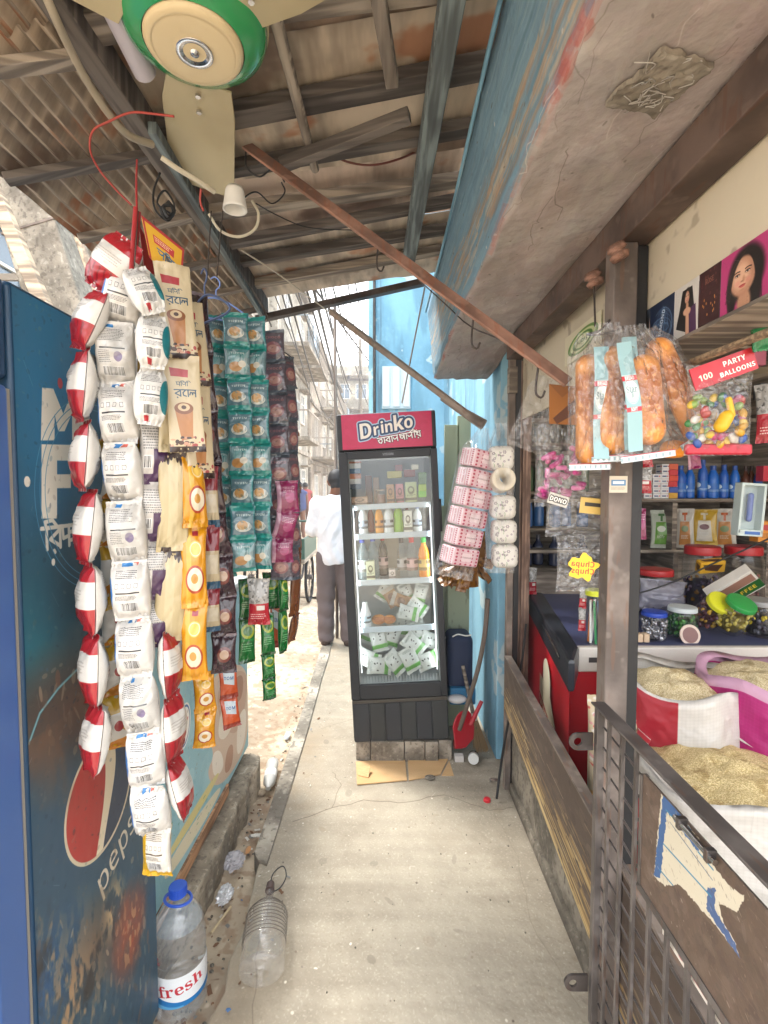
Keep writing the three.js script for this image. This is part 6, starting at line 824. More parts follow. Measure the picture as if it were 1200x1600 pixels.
// ================================================================ jars and goods on the freezer lid
const TOP = 0.9;
function jar(label, px, D, r, h, lid, fill, o = {}) {
  const p = at(px, 900, D); p.y = TOP; const b = thing('jar', label, 'jar', p, 'plastic jars of sweets on the freezer lid');
  mesh('jar_wall', lathe([[0, 0.003], [r * 0.92, 0.003], [r, 0.012], [r, h * 0.78], [r * 0.9, h * 0.88], [r * 0.86, h * 0.9]], 28), MAT.clear, b);
  mesh('lid', lathe([[0, h + 0.006], [r * 0.88, h + 0.006], [r * 0.93, h], [r * 0.94, h * 0.89], [r * 0.87, h * 0.89], [0, h * 0.9]], 28), solid(...lid, 0.4), b);
  const n = o.n ?? 90, gs = {}; mesh('sweets_core', lathe([[0, 0.012], [r * 0.72, 0.012], [r * 0.74, h * (o.level ?? 0.62) * 0.9], [r * 0.4, h * (o.level ?? 0.62)], [0, h * (o.level ?? 0.62)]], 18), solid(...fill[0].map((v) => v * 0.6), 0.6), b); for (let i = 0; i < n; i++) { const a = rr(0, 6.28), q = r * rr(0.66, 0.86), y = 0.014 + rr(0, h * (o.level ?? 0.62)), k = i % fill.length; (gs[k] ??= []).push(new THREE.SphereGeometry(1, 7, 5).scale(0.013, 0.009, 0.007).rotateZ(rr(0, 3)).rotateY(rr(0, 3)).translate(q * Math.cos(a), y, q * Math.sin(a))); }
  for (const k in gs) mesh('sweets', gs[k], solid(...fill[k], 0.25, o.shiny ? { metalness: 0.7 } : {}), b).userData.kind = 'stuff';
  if (o.tilt) { b.rotation.set(o.tilt[0], 0, o.tilt[1]); b.position.y = TOP + (o.up ?? 0.03); }
  return b;
}
jar('jar of silver wrapped sweets with a dark blue lid, front left on the freezer', 1024, 2.06, 0.052, 0.115, [30, 66, 168], [[150, 150, 156], [110, 112, 120], [176, 176, 180]], { shiny: true });
jar('jar of green sweets with a frosted white lid right of the blue lidded one', 1068, 2.1, 0.06, 0.125, [196, 204, 206], [[40, 90, 50], [70, 130, 60], [30, 66, 44]]);
jar('tipped jar with a lime yellow lid facing the camera', 1098, 2.2, 0.058, 0.15, [206, 206, 40], [[120, 70, 60], [190, 150, 40], [90, 60, 70]], { tilt: [0.75, -0.12], up: 0.04 });
jar('tipped jar with a bright green lid right of the lime lidded one', 1136, 2.12, 0.062, 0.14, [44, 148, 70], [[170, 150, 60], [120, 110, 60], [196, 180, 90]], { tilt: [0.5, -0.15], up: 0.035 });
jar('jar of dark sweets with a clear grey lid at the right edge', 1192, 2.12, 0.075, 0.15, [150, 150, 150], [[50, 48, 56], [200, 180, 40], [80, 80, 90]]);
jar('wide jar with a flat red lid behind the steel post', 1024, 2.5, 0.088, 0.22, [176, 40, 42], [[150, 148, 150], [120, 118, 124]], { level: 0.5 });
jar('tall jar of purple sweets with a red lid below the hand wash pouches', 1096, 2.55, 0.088, 0.33, [168, 34, 40], [[60, 44, 76], [90, 70, 90], [150, 110, 50]], { level: 0.5, n: 110 });
jar('tall jar with a red lid at the right, beside the tall jar of purple sweets', 1160, 2.55, 0.09, 0.33, [168, 34, 40], [[130, 60, 60], [150, 120, 70], [90, 90, 60]], { level: 0.55, n: 110 });
tag(mesh('crumpled_bag', crinkle(0.22, 0.14, 0.11, 631, 0.02).rotateZ(-0.1).translate(...at(1034, 930, 2.28).toArray()), PH({ color: col(196, 196, 210), transmission: 0.7, roughness: 0.25, thickness: 0, side: THREE.DoubleSide })), 'crumpled pale plastic bag lying behind the blue lidded jar', 'plastic bag');
{ const b = thing('round_tin', 'round cream tin with a dark printed centre leaning among the jars', 'tin', at(1078, 992, 2.03)); mesh('disc', cyl(0.042, 0.042, 0.006, 0, 0, 0, 28).rotateX(Math.PI / 2 - 0.25), solid(206, 186, 172, 0.4), b); mesh('print', cyl(0.032, 0.032, 0.007, 0, 0, 0.0006, 28).rotateX(Math.PI / 2 - 0.25), solid(122, 84, 80, 0.4), b); }
for (const [x, y, l] of [[998, 994, 'left'], [1008, 997, 'right']]) { const p = at(x, y, 2.03); tag(mesh('small_box', box(0.022, 0.034, 0.03, p.x, TOP + 0.018, p.z, 0.002), solid(206, 180, 150, 0.6)), `tiny cream box beside the steel post on the freezer, ${l} of two`, 'box'); }
{ // carton of sweets tipped on the jars
  const b = thing('sweet_carton', 'white carton with a green and yellow lettered band tipped across the jars', 'carton', at(1146, 918, 2.3)); b.rotation.set(0.55, 0, -0.72);
  mesh('carton', box(0.14, 0.21, 0.05, 0, 0, 0, 0.003), solid(214, 208, 198, 0.6), b);
  mesh('band', box(0.062, 0.212, 0.052, 0.03, 0, 0.0), S({ map: canvas(96, 320, (g, w, h) => { g.fillStyle = '#1f5a24'; g.fillRect(0, 0, w, h); txt(g, 'COFFEE', w * 0.5, h * 0.42, 52, '#d9b92c', { rot: -Math.PI / 2 }); txt(g, 'MIX', w * 0.5, h * 0.8, 40, '#c23a2c', { rot: -Math.PI / 2 }); }), roughness: 0.4 }), b);
  mesh('window', box(0.05, 0.19, 0.051, -0.03, 0, 0.0008), solid(150, 110, 92, 0.5), b);
}
{ const p = at(1110, 884, 2.42); const m = mesh('chocolate_box', box(0.12, 0.06, 0.04, 0, 0, 0, 0.003), S({ map: canvas(256, 128, (g, w, h) => { g.fillStyle = '#d0a02a'; g.fillRect(0, 0, w, h); poly(g, [[w * 0.1, h * 0.2], [w * 0.9, h * 0.3], [w * 0.7, h * 0.9], [w * 0.2, h * 0.7]], '#4a2a1a'); }), roughness: 0.4 })); m.position.copy(p); m.rotation.set(0.3, 0, 0.1); tag(m, 'yellow and brown chocolate box lying before the tall jars', 'box'); }
{ const p = at(1170, 796, 2.3), b = thing('display_box', 'tall pale box with a clear window standing above the carton of sweets', 'box', p); b.rotation.z = -0.06; mesh('box_frame', [box(0.115, 0.012, 0.05, 0, 0.115, 0, 0.003), box(0.115, 0.03, 0.05, 0, -0.107, 0, 0.003), box(0.012, 0.22, 0.05, -0.052, 0, 0, 0.003), box(0.012, 0.22, 0.05, 0.052, 0, 0, 0.003), box(0.1, 0.22, 0.004, 0, 0, -0.022)], solid(200, 214, 212, 0.4), b); mesh('window_film', box(0.1, 0.2, 0.001, 0, 0.01, 0.022), MAT.clear, b); mesh('blue_insert', new THREE.CapsuleGeometry(0.012, 0.11, 4, 12).translate(0.004, 0.01, 0), solid(110, 130, 196, 0.3), b); mesh('label', box(0.07, 0.014, 0.001, 0.008, -0.107, 0.026), solid(70, 110, 180, 0.5), b); }
{ const p = at(1194, 830, 2.4); tag(mesh('biscuit_box', box(0.1, 0.1, 0.06, p.x, p.y, p.z, 0.003), S({ map: canvas(128, 128, (g, w, h) => { g.fillStyle = '#c9822a'; g.fillRect(0, 0, w, h); ell(g, w * 0.4, h * 0.3, w * 0.26, h * 0.14, '#a8323a'); fineprint(g, 20, 74, 80, 30, 4, '#6a3a1a'); }), roughness: 0.4 })), 'orange box at the right edge beside the display box', 'box'); }
cable([[940, 938, 2.0], [997, 927, 2.0], [1050, 910, 2.0], [1120, 878, 1.95], [1200, 842, 1.9], [1240, 818, 1.85]], 0.0035, MAT.black, 'black cable strung across above the jars');
{ // jar of pens and brushes at the left end of the counter
  const p = at(930, 975, 2.0); p.y = TOP; const b = thing('pen_jar', 'clear jar of pens and toothbrushes with a lime lid left of the steel post', 'jar', p);
  mesh('jar_wall', lathe([[0, 0.003], [0.036, 0.003], [0.038, 0.01], [0.038, 0.19], [0.034, 0.2]], 24), MAT.clear, b); mesh('lid', cyl(0.04, 0.04, 0.022, 0, 0.212, 0, 24), solid(196, 204, 50, 0.4), b);
  [[196, 40, 52], [40, 110, 170], [40, 130, 80], [220, 220, 214], [206, 120, 50], [226, 226, 226], [60, 60, 70]].forEach((c, i) => { const a = i * 0.9; mesh('pen', rod(V(0.024 * Math.cos(a), 0.008, 0.024 * Math.sin(a)), V(0.02 * Math.cos(a + 0.5), 0.18, 0.02 * Math.sin(a + 0.5)), 0.005), solid(...c, 0.35), b); });
}
strand('sachet_strip', 'short strip of small red and white sachets hanging left of the pen jar', null, 'redbag', [[912, 918, 2.02], [910, 950, 2.02], [909, 985, 2.02]], 0.03, 0.012, 0.1, { cat: 'sachet strip' });
// ================================================================ shelves along the back wall
{
  const sh = thing('back_shelf', 'wooden shelf unit on the back wall of the shop', 'shelf', [1.7, 0.28, -3.25]);
  const hp = (n, geo) => mesh(n, join(geo).translate(-1.7, -0.28, 3.25), MAT.wood, sh, true);
  const yA = at(1100, 779, 3.0).y, yB = at(1030, 858, 3.0).y, yC = at(1100, 655, 3.0).y;
  for (const y of [yA, yB, yC, yC + 0.42]) hp('shelf_board', box2(0.86, 2.75, y - 0.02, y, -2.96, -3.4, 0.003));
  for (const [x, a, b] of [[at(1052, 820, 2.98).x, yB, yA - 0.02], [at(1053, 900, 2.98).x, 0.9, yB - 0.02], [2.3, 0.3, 2.2]]) hp('divider', box2(x - 0.015, x + 0.015, a, b, -2.965, -3.39, 0.003));
  hp('back_board', box2(0.9, 2.75, 0.3, 2.3, -3.405, -3.42));
  const blueB = [solid(26, 86, 176, 0.3), solid(30, 100, 190, 0.28)], lab = S({ map: canvas(256, 96, (g, w, h) => { g.fillStyle = '#1f63b4'; g.fillRect(0, 0, w, h); ell(g, w * 0.25, h * 0.4, 30, 24, '#d6e4ec'); ell(g, w * 0.75, h * 0.4, 30, 24, '#d6e4ec'); fineprint(g, 30, 68, 190, 22, 2, '#cfe0ea'); }), roughness: 0.4 });
  const shamp = [[0, 0], [0.85, 0], [1, 0.03], [1, 0.5], [0.92, 0.68], [0.55, 0.82], [0.45, 0.86]];
  [[1062, .2], [1077, .2], [1097, .235], [1113, .2], [1130, .205], [1147, .2], [1187, .2]].forEach(([x, h], i) => { const p = at(x, 770, 3.05); p.y = yA; bottle('shampoo_bottle', ['blue shampoo bottle standing first from the left beside the red boxes', 'blue shampoo bottle, second from the left on the back shelf', 'tallest blue shampoo bottle on the back shelf', 'slim blue shampoo bottle right of the tallest one', 'wide blue shampoo bottle in the middle of the back shelf', 'blue shampoo bottle left of the brown bottle', 'blue shampoo bottle right of the brown bottle'][i], 'bottle', p, i % 3 === 0 ? 0.034 : 0.028, h, blueB[i % 2], solid(24, 70, 150, 0.35), 'blue shampoo bottles on the back shelf', { prof: shamp, label: lab, cap: 0.5 }); });
  for (const [x, l] of [[1164, 'brown bottle among the blue shampoo bottles, left of two'], [1173, 'brown bottle among the blue shampoo bottles, right of two']]) { const p = at(x, 770, 3.1); p.y = yA; bottle('brown_bottle', l, 'bottle', p, 0.024, 0.2, solid(96, 50, 32, 0.25), solid(60, 34, 26, 0.4), 'brown bottles on the back shelf'); }
  const bx = [[214, 214, 216], [206, 208, 212]], med = S({ map: canvas(64, 48, (g, w, h) => { g.fillStyle = '#d6d6d8'; g.fillRect(0, 0, w, h); g.fillStyle = '#3a4a70'; g.fillRect(8, 16, 36, 14); g.fillStyle = '#c24a4a'; g.fillRect(48, 16, 10, 14); }), roughness: 0.5 });
  for (let c = 0; c < 3; c++) for (let r = 0; r < (c === 2 ? 7 : 5); r++) { const p = at(1008 + c * 13, 770, 3.02); tag(mesh('medicine_box', box(0.046, 0.028, 0.07, p.x + rr(-0.003, 0.003), yA + 0.015 + r * 0.0295, p.z, 0.001), med), `small white medicine box, ${['lowest', 'second', 'third', 'fourth', 'fifth', 'sixth', 'seventh'][r]} from below in the ${['left', 'middle', 'right'][c]} stack beside red boxes`, 'box', 'white medicine boxes stacked on the back shelf'); }
  [[198, 150, 40, 'yellow'], [50, 80, 160, 'blue'], [190, 40, 46, 'red'], [206, 66, 40, 'orange-red'], [186, 44, 52, 'crimson'], [200, 90, 60, 'pale orange']].forEach((c, i) => { const p = at(1046, 770, 3.02); tag(mesh('carton', box(0.052, 0.033, 0.08, p.x + rr(-0.003, 0.003), yA + 0.018 + i * 0.0345, p.z, 0.001), solid(c[0], c[1], c[2], 0.5)), `${c[3]} box in the coloured stack beside the shampoo bottles, ${['lowest', 'second', 'third', 'fourth', 'fifth', 'topmost'][i]} from below`, 'box', null); });
  const pch = (bg, a, b, txtc) => design(256, 256, (g, W, H) => { const side = (w, h) => { g.fillStyle = bg; g.fillRect(0, 0, w, h); g.fillStyle = a; g.fillRect(w * 0.36, h * 0.1, w * 0.28, h * 0.06); g.fillRect(w * 0.46, h * 0.12, w * 0.1, h * 0.18); poly(g, [[w * 0.25, h * 0.32], [w * 0.75, h * 0.32], [w * 0.82, h * 0.9], [w * 0.18, h * 0.9]], b); ell(g, w * 0.5, h * 0.5, w * 0.2, h * 0.08, txtc); fineprint(g, w * 0.3, h * 0.66, w * 0.4, h * 0.1, 3, '#fff'); }; halves(g, W, H, side, side); }, 0.3);
  const pG = pch('#c9d2c0', '#3f7a3a', '#6fae3a', '#e8f0d8'), pO = pch('#e2ddd2', '#d2682a', '#d9944a', '#8aa06a'), pY = pch('#d8b02c', '#e9e2d0', '#ece6da', '#7a4a52');
  const pouchThing = (label, mat, x0, x1, y0, y1, D) => { const a = at((x0 + x1) / 2, y0, D), b = at((x0 + x1) / 2, y1, D), t = thing('refill_pouch', label, 'pouch', b, 'refill pouches on the lower back shelf'); packet(mat, 'refill', 1, 0.3, a, b, 0, t).scale.x = (x1 - x0) / 780 * D; t.children[0].scale.z = 0.14; };
  pouchThing('green refill pouch with a pump picture, alone left of the divider', pG, 1018, 1049, 798, 855, 3.05);
  pouchThing('white and orange hand wash pouch left of the yellow pouch', pO, 1057, 1083, 796, 856, 3.06);
  pouchThing('yellow refill pouch between two hand wash pouches', pY, 1083, 1118, 797, 850, 3.02);
  pouchThing('white and orange hand wash pouch right of the yellow pouch', pO, 1116, 1148, 796, 856, 3.06);
  pouchThing('yellow refill pouch at the right edge behind the display box', pY, 1184, 1206, 796, 850, 3.06);
  for (const [x, y, c, l] of [[1182, 560, [206, 120, 150], 'pink'], [1192, 612, [60, 60, 66], 'black'], [1196, 740, [196, 50, 70], 'red']]) { const p = at(x, y, 2.95); tag(mesh('small_carton', box(0.07, 0.09, 0.06, p.x, p.y, p.z, 0.002), solid(...c, 0.5)), `${l} carton at the right edge of the back shelves`, 'box'); }
  strand('sachet_strip', 'strip of silver and pink sachets hanging right of the steel post', null, 'redbag', [[1004, 690, 1.5], [1006, 730, 1.5], [1004, 770, 1.5]], 0.05, 0.02, 0.2, { cat: 'sachet strip' });
  strand('snack_packet', 'pink packet hanging beside the green refill pouch', null, 'magenta', [[1003, 795, 1.9], [1003, 842, 1.9]], 0.03, 0.01, 0, { cat: 'snack packet' });
}
{ // drinks rack at the far left end of the shop
  const D = 2.95, rk = thing('drinks_rack', 'dark shelf rack of drinks behind the clear bags at the far end of the shop', 'rack', [at(860, 760, D).x, 0.9, -3.1]);
  const o = rk.position, rp = (n, geo, m, me = true) => mesh(n, join(geo).translate(-o.x, -o.y, -o.z), m, rk, me);
  const x0 = at(818, 760, D).x, x1 = at(940, 760, D).x, ys = [888, 825, 768, 692, 610].map((y) => at(860, y, D).y), dark = S({ map: rep(woodMap, 2), color: new THREE.Color(0.5, 0.48, 0.42), roughness: 0.8 });
  ys.forEach((y) => rp('shelf_board', box2(x0, x1, y - 0.02, y, -2.94, -3.3, 0.003), dark)); rp('side', box2(x0 - 0.02, x0, 0.9, ys[4] + 0.3, -2.94, -3.3, 0.003), dark); rp('back_board', box2(x0, x1, 0.9, ys[4] + 0.3, -3.3, -3.31), dark);
  rp('foot_board', box2(x0 + 0.06, x1, ys[0] - 0.2, ys[0] - 0.02, -2.96, -2.98, 0.004), MAT.wood);
  const kinds = [[[38, 44, 66], [60, 60, 70], 'dark blue'], [[52, 92, 140], [200, 204, 206], 'blue and silver'], [[70, 92, 66], [190, 196, 180], 'green'], [[58, 56, 44], [120, 96, 40], 'dark olive']];
  for (let r = 0; r < 4; r++) for (let i = 0; i < 5; i++) { const k = kinds[r]; bottle('drink_bottle', `${k[2]} drink ${r === 1 ? 'can' : 'bottle'}, ${['first', 'second', 'third', 'fourth', 'fifth'][i]} from the left on its shelf of the dark rack`, r === 1 ? 'can' : 'bottle', V(x0 + 0.055 + i * 0.085, ys[r], -3.06 - (i % 2) * 0.05), 0.034, (ys[r + 1] - ys[r]) * 0.78, MAT['dk' + r] ??= solid(...k[0], 0.25), MAT['dc' + r] ??= solid(...k[1], 0.35), `${k[2]} drinks on the dark rack`, { cap: r === 1 ? 0.85 : 0.4, neck: r === 1 ? 0.86 : 0.36 }); }
  tag(mesh('label_strip', [box2(x0 - 0.025, x0 + 0.02, at(0, 790, 2.93).y, at(0, 655, 2.93).y, -2.93, -2.936)], S({ map: canvas(64, 512, (g, w, h) => { g.fillStyle = '#cfc8b8'; g.fillRect(0, 0, w, h); g.fillStyle = '#a83238'; g.fillRect(0, h * 0.7, w, h * 0.3); g.fillRect(0, h * 0.3, w, 8); txt(g, 'Cola', w * 0.5, h * 0.2, 50, '#6a6258', { rot: -Math.PI / 2 }); txt(g, 'Lemon', w * 0.5, h * 0.5, 44, '#6a6258', { rot: -Math.PI / 2 }); }), roughness: 0.5 })), 'tall white and red printed strip at the left edge of the drinks rack', 'sign');
  { const p = at(832, 908, 2.9); tag(mesh('red_packet', pouch(0.05, 0.16, 0.03, 77).translate(p.x, p.y, p.z), DES.redbag), 'red spotted packet standing below the drinks rack', 'packet'); }
}
// ================================================================ display fridge in the alley
{
  const K = 2.73 / 780, base = at(630, 1188, 2.73); base.y = 0.0;
  const ROLL = 0.05, fr = thing('display_fridge', 'leaning black display fridge with a pink lit sign and glass door in the alley', 'fridge', base);
  fr.rotation.z = ROLL;
  const L = (px, py) => { const X = (px - 630) * K, Y = (1188 - py) * K, c = Math.cos(ROLL), s = Math.sin(ROLL); return [X * c + Y * s, -X * s + Y * c]; };
  const black = solid(40, 42, 46, 0.45), W = 0.535, x0 = -0.272, x1 = 0.268, H = 1.945, Y0 = 0.11;
  const fp = (n, g, m, me) => mesh(n, g, m, fr, me);
  // hollow cabinet
  fp('cabinet', [box2(x0, x0 + 0.03, Y0, H, -0.03, -0.55, 0.006), box2(x1 - 0.03, x1, Y0, H, -0.03, -0.55, 0.006), box2(x0 + 0.03, x1 - 0.03, Y0, H - 0.002, -0.52, -0.549), box2(x0 + 0.03, x1 - 0.03, 1.745, H - 0.003, -0.035, -0.52), box2(x0 + 0.03, x1 - 0.03, Y0, 0.43, -0.03, -0.52)], black);
  fp('liner', [box2(x0 + 0.031, x0 + 0.035, 0.431, 1.744, -0.04, -0.515), box2(x1 - 0.035, x1 - 0.031, 0.431, 1.744, -0.04, -0.515), box2(x0 + 0.036, x1 - 0.036, 0.435, 1.74, -0.51, -0.516), box2(x0 + 0.036, x1 - 0.036, 1.738, 1.743, -0.04, -0.51), box2(x0 + 0.036, x1 - 0.036, 0.431, 0.437, -0.04, -0.51)], solid(176, 184, 188, 0.4));
  const sign = canvas(1024, 384, (g, w, h) => {
    g.fillStyle = '#c22a56'; g.fillRect(0, 0, w, h); speck(g, w, h, 60, ['#d8426c', '#b02048'], 0.1, 0.25, 10, 60);
    g.save(); g.translate(w * 0.5, h * 0.36); g.rotate(-0.13); g.transform(1, 0, -0.08, 1, 0, 0); g.font = 'bold 200px sans-serif'; g.textAlign = 'center'; g.textBaseline = 'middle'; g.lineJoin = 'round';
    const word = 'Drinko', xs = [-248, -128, -52, 22, 132, 250], ys = [16, 22, 14, 14, -4, 2], sz = [236, 176, 176, 176, 226, 196];
    for (const [c, lw] of [['#a9c6dc', 64], ['#1f3a64', 40]]) [...word].forEach((ch, i) => { g.font = `bold ${sz[i]}px sans-serif`; g.strokeStyle = c; g.lineWidth = lw; g.strokeText(ch, xs[i], ys[i]); });
    [...word].forEach((ch, i) => { g.font = `bold ${sz[i]}px sans-serif`; g.fillStyle = '#efe6da'; g.fillText(ch, xs[i], ys[i]); }); g.restore();
    g.save(); g.translate(w * 0.39, h * 0.72); g.rotate(-0.13); for (const [c, lw] of [['#3a1a2a', 24], ['#f2eeea', 11]]) bn(g, 'caban panIy', 0, 0, 62, c, lw); g.restore();
    g.strokeStyle = '#f2eeea'; g.lineWidth = 8; g.beginPath(); g.moveTo(w * 0.78, h * 0.55); g.lineTo(w * 0.79, h * 0.48); g.moveTo(w * 0.8, h * 0.58); g.lineTo(w * 0.83, h * 0.52); g.stroke();
  });
  fp('sign_box', box2(x0, x1, 1.745, H, -0.005, -0.034, 0.01), black);
  fp('sign_panel', new THREE.PlaneGeometry(0.49, 0.188, 12, 1).translate(0.0, 1.846, -0.002), S({ map: sign, roughness: 0.3 }), false);
  fp('door_frame', [box2(x0, x0 + 0.05, 0.36, 1.738, -0.002, -0.03, 0.005), box2(x1 - 0.036, x1, 0.36, 1.738, -0.002, -0.03, 0.005), box2(x0 + 0.05, x1 - 0.036, 1.698, 1.738, -0.003, -0.03, 0.004), box2(x0 + 0.05, x1 - 0.036, 0.36, 0.44, -0.003, -0.03, 0.004)], black);
  fp('name_plate', new THREE.PlaneGeometry(0.09, 0.022).translate(0, 1.718, -0.0015), S({ map: canvas(256, 64, (g, w, h) => { g.fillStyle = '#2c2e32'; g.fillRect(0, 0, w, h); txt(g, 'VISION', w / 2, h / 2, 50, '#9a9ea2', {}); }), roughness: 0.4 }));
  fp('door_glass', box2(x0 + 0.05, x1 - 0.036, 0.44, 1.698, -0.014, -0.016), MAT.glass);
  fp('door_gasket', [box2(x0 + 0.05, x0 + 0.056, 0.44, 1.698, -0.02, -0.028), box2(x1 - 0.042, x1 - 0.036, 0.44, 1.698, -0.02, -0.028), box2(x0 + 0.056, x1 - 0.042, 1.688, 1.698, -0.02, -0.028)], solid(150, 156, 158, 0.5));
  fp('handle', box2(x1 - 0.002, x1 + 0.012, 1.28, 1.46, -0.012, -0.04, 0.005), MAT.black);
  for (const y of [1.445, 1.28, 1.02, 0.752]) { const s = fp('rack', box2(x0 + 0.04, x1 - 0.04, y - 0.006, y, -0.06, -0.5), MAT.glass); mesh('rack_front', box2(x0 + 0.058, x1 - 0.044, y - 0.028, y + 0.004, -0.046, -0.058, 0.003), solid(188, 202, 212, 0.3), s); }
  { const ws = []; for (let i = 0; i < 26; i++) ws.push(box2(x0 + 0.06 + i * 0.017, x0 + 0.063 + i * 0.017, 0.437, 0.472, -0.05, -0.053)); fp('basket_front', ws, solid(186, 190, 190, 0.4)).userData.kind = 'stuff'; }
  const glow = S({ color: col(240, 246, 250), emissive: new THREE.Color(0.9, 0.97, 1), emissiveIntensity: 0.35, roughness: 0.5 });
  for (const [n, x, s] of [['left', x0 + 0.064, 1], ['right', x1 - 0.05, -1]]) {
    fp('light_strip', box2(x - 0.003, x + 0.003, 0.5, 1.43, -0.035, -0.042), glow);
    const l = new THREE.RectAreaLight(new THREE.Color(0.93, 0.98, 1), 2.6, 0.02, 0.95); l.position.set(x + s * 0.006, 0.965, -0.05); l.lookAt(l.position.clone().add(V(s * 0.8, 0, -0.6))); fr.add(l);
  }
  // grille: upright slats and the tile pieces the fridge stands on
  fp('grille_back', box2(x0 + 0.006, x1 - 0.006, 0.115, 0.352, -0.006, -0.03, 0.004), solid(46, 48, 52, 0.6));
  for (let i = 0; i < 6; i++) fp('grille_slat', box2(x0 + 0.012 + i * 0.0875, x0 + 0.095 + i * 0.0875, 0.118, 0.335, 0.0, -0.008, 0.004), solid(50 + 4 * (i % 2), 52 + 4 * (i % 2), 56, 0.6));
  fp('trim_strip', box2(x0 + 0.004, x1 - 0.004, 0.338, 0.357, 0.002, -0.01, 0.003), solid(70, 64, 56, 0.5));
  fp('foot', box2(x0 + 0.02, x1 - 0.02, 0.104, 0.114, -0.02, -0.5), black);
  { const w = Math.cos(ROLL), tile = (px0, px1, dz, l) => { const a = L(px0, 1175)[0], b = L(px1, 1175)[0]; tag(mesh('floor_tile', box(b - a - 0.004, 0.115, 0.03, base.x + (a + b) / 2, 0.0575, base.z - 0.01 + dz, 0.003), S({ map: rep(concMap, 2), color: new THREE.Color(0.95, 0.93, 0.92), roughness: 0.6 }), null, true), `grey tile piece propping up the display fridge, ${l} of five`, 'tile', null); };
    tile(553, 577, -0.012, 'leftmost'); tile(577, 631, 0.008, 'second from the left'); tile(631, 664, 0.004, 'third from the left'); tile(664, 686, 0.008, 'fourth from the left'); tile(686, 708, -0.012, 'rightmost'); }
  // ---- goods on the racks: top-level things placed in the leaning cabinet
  fr.updateMatrixWorld(true);
  const place = (o, x, y, z) => { o.position.copy(fr.localToWorld(V(x, y, z))); o.rotation.z = ROLL; return o; };
  const fl = [1.445, 1.28, 1.02, 0.752, 0.475];
  const box3 = (label, px0, px1, py0, py1, z, c, o = {}) => { const [a, t] = L(px0, py0), [b, u] = L(px1, py1), w = Math.abs(b - a), h = Math.abs(t - u), y = o.rest !== undefined ? fl[o.rest] + h / 2 + 0.001 : (t + u) / 2; const m = Array.isArray(c) ? solid(...c, 0.45) : c; place(tag(mesh(o.name ?? 'juice_carton', box(w, h, o.d ?? 0.06, 0, 0, 0, 0.003), m), label, o.cat ?? 'carton'), (a + b) / 2, y, z); };
  const panelT = canvas(64, 96, (g, w, h) => { g.fillStyle = '#ffffff'; g.fillRect(0, 0, w, h); ell(g, w * 0.5, h * 0.4, w * 0.3, h * 0.2, '#8f8a84'); ell(g, w * 0.5, h * 0.38, w * 0.18, h * 0.1, '#f0ece6'); g.fillStyle = '#77726e'; g.fillRect(0, h * 0.76, w, h * 0.14); fineprint(g, 8, h * 0.62, w - 16, 10, 2, '#444'); });
  const panel = (a) => S({ map: panelT, color: new THREE.Color(a), roughness: 0.4 });
  // top rack
  [[190, 120, 90, 'orange-brown'], [206, 210, 212, 'white'], [90, 120, 150, 'grey-blue'], [200, 130, 96, 'orange'], [206, 206, 206, 'pale grey'], [76, 90, 110, 'slate blue']].forEach((c, i) => box3(`${c[3]} flat box in the stack at the top left of the display fridge, ${['topmost', 'second', 'third', 'fourth', 'fifth', 'lowest'][i]}`, 542, 562, 703 + i * 8.3, 710.6 + i * 8.3, -0.12, c.slice(0, 3), { name: 'flat_box', cat: 'box' }));
  box3('low cream and brown box at the left end of the top fridge rack', 546, 573, 753, 765, -0.1, panel('#b99a82', '#d8c0a4', '#7d5848'), { rest: 0, name: 'low_box', cat: 'box' });
  box3('tall brown packet behind the low cream box on the top rack', 566, 580, 718, 765, -0.25, [118, 84, 72], { rest: 0 });
  box3('pale beige packet left of the clear tub on the top rack', 580, 592, 722, 765, -0.22, [166, 142, 122], { rest: 0 });
  { const [x] = L(594, 755), b = thing('tub', 'small clear tub of brown sweets on the top fridge rack', 'tub', [0, 0, 0]); mesh('tub_wall', lathe([[0, 0], [0.024, 0], [0.027, 0.075]], 20), MAT.clear, b); mesh('content', cyl(0.022, 0.024, 0.05, 0, 0.028, 0, 16), solid(130, 96, 80, 0.5), b); mesh('lid', cyl(0.028, 0.028, 0.008, 0, 0.078, 0, 20), solid(190, 176, 162, 0.4), b); place(b, x, fl[0] + 0.001, -0.1); }
  box3('brown patterned juice carton on the top rack left of the pink one', 602, 616, 735, 765, -0.09, panel('#a98460', '#5a3a28', '#c8a878'), { rest: 0 });
  box3('pink juice carton between brown and green ones on the top rack', 617, 631, 735, 765, -0.09, panel('#b4787c', '#cfa4a4', '#8d4a50'), { rest: 0 });
  box3('green and white juice carton on the top rack', 632, 652, 733, 765, -0.09, panel('#aeb98a', '#6a8a3a', '#e4e8d8'), { rest: 0 });
  box3('yellow-green carton lying on the brown and pink cartons', 604, 628, 724, 734, -0.11, [160, 152, 84], { name: 'flat_box', cat: 'box' });
  box3('small maroon carton lying on the green juice carton', 631, 650, 721, 732, -0.13, [120, 62, 58], { name: 'flat_box', cat: 'box' });
  box3('small red-brown carton behind the yellow-green one on the top rack', 617, 630, 713, 723, -0.16, [140, 84, 84], { name: 'flat_box', cat: 'box' });
  box3('small white carton on the maroon one at the top right of the fridge', 643, 655, 713, 720.5, -0.12, [190, 186, 168], { name: 'flat_box', cat: 'box' });
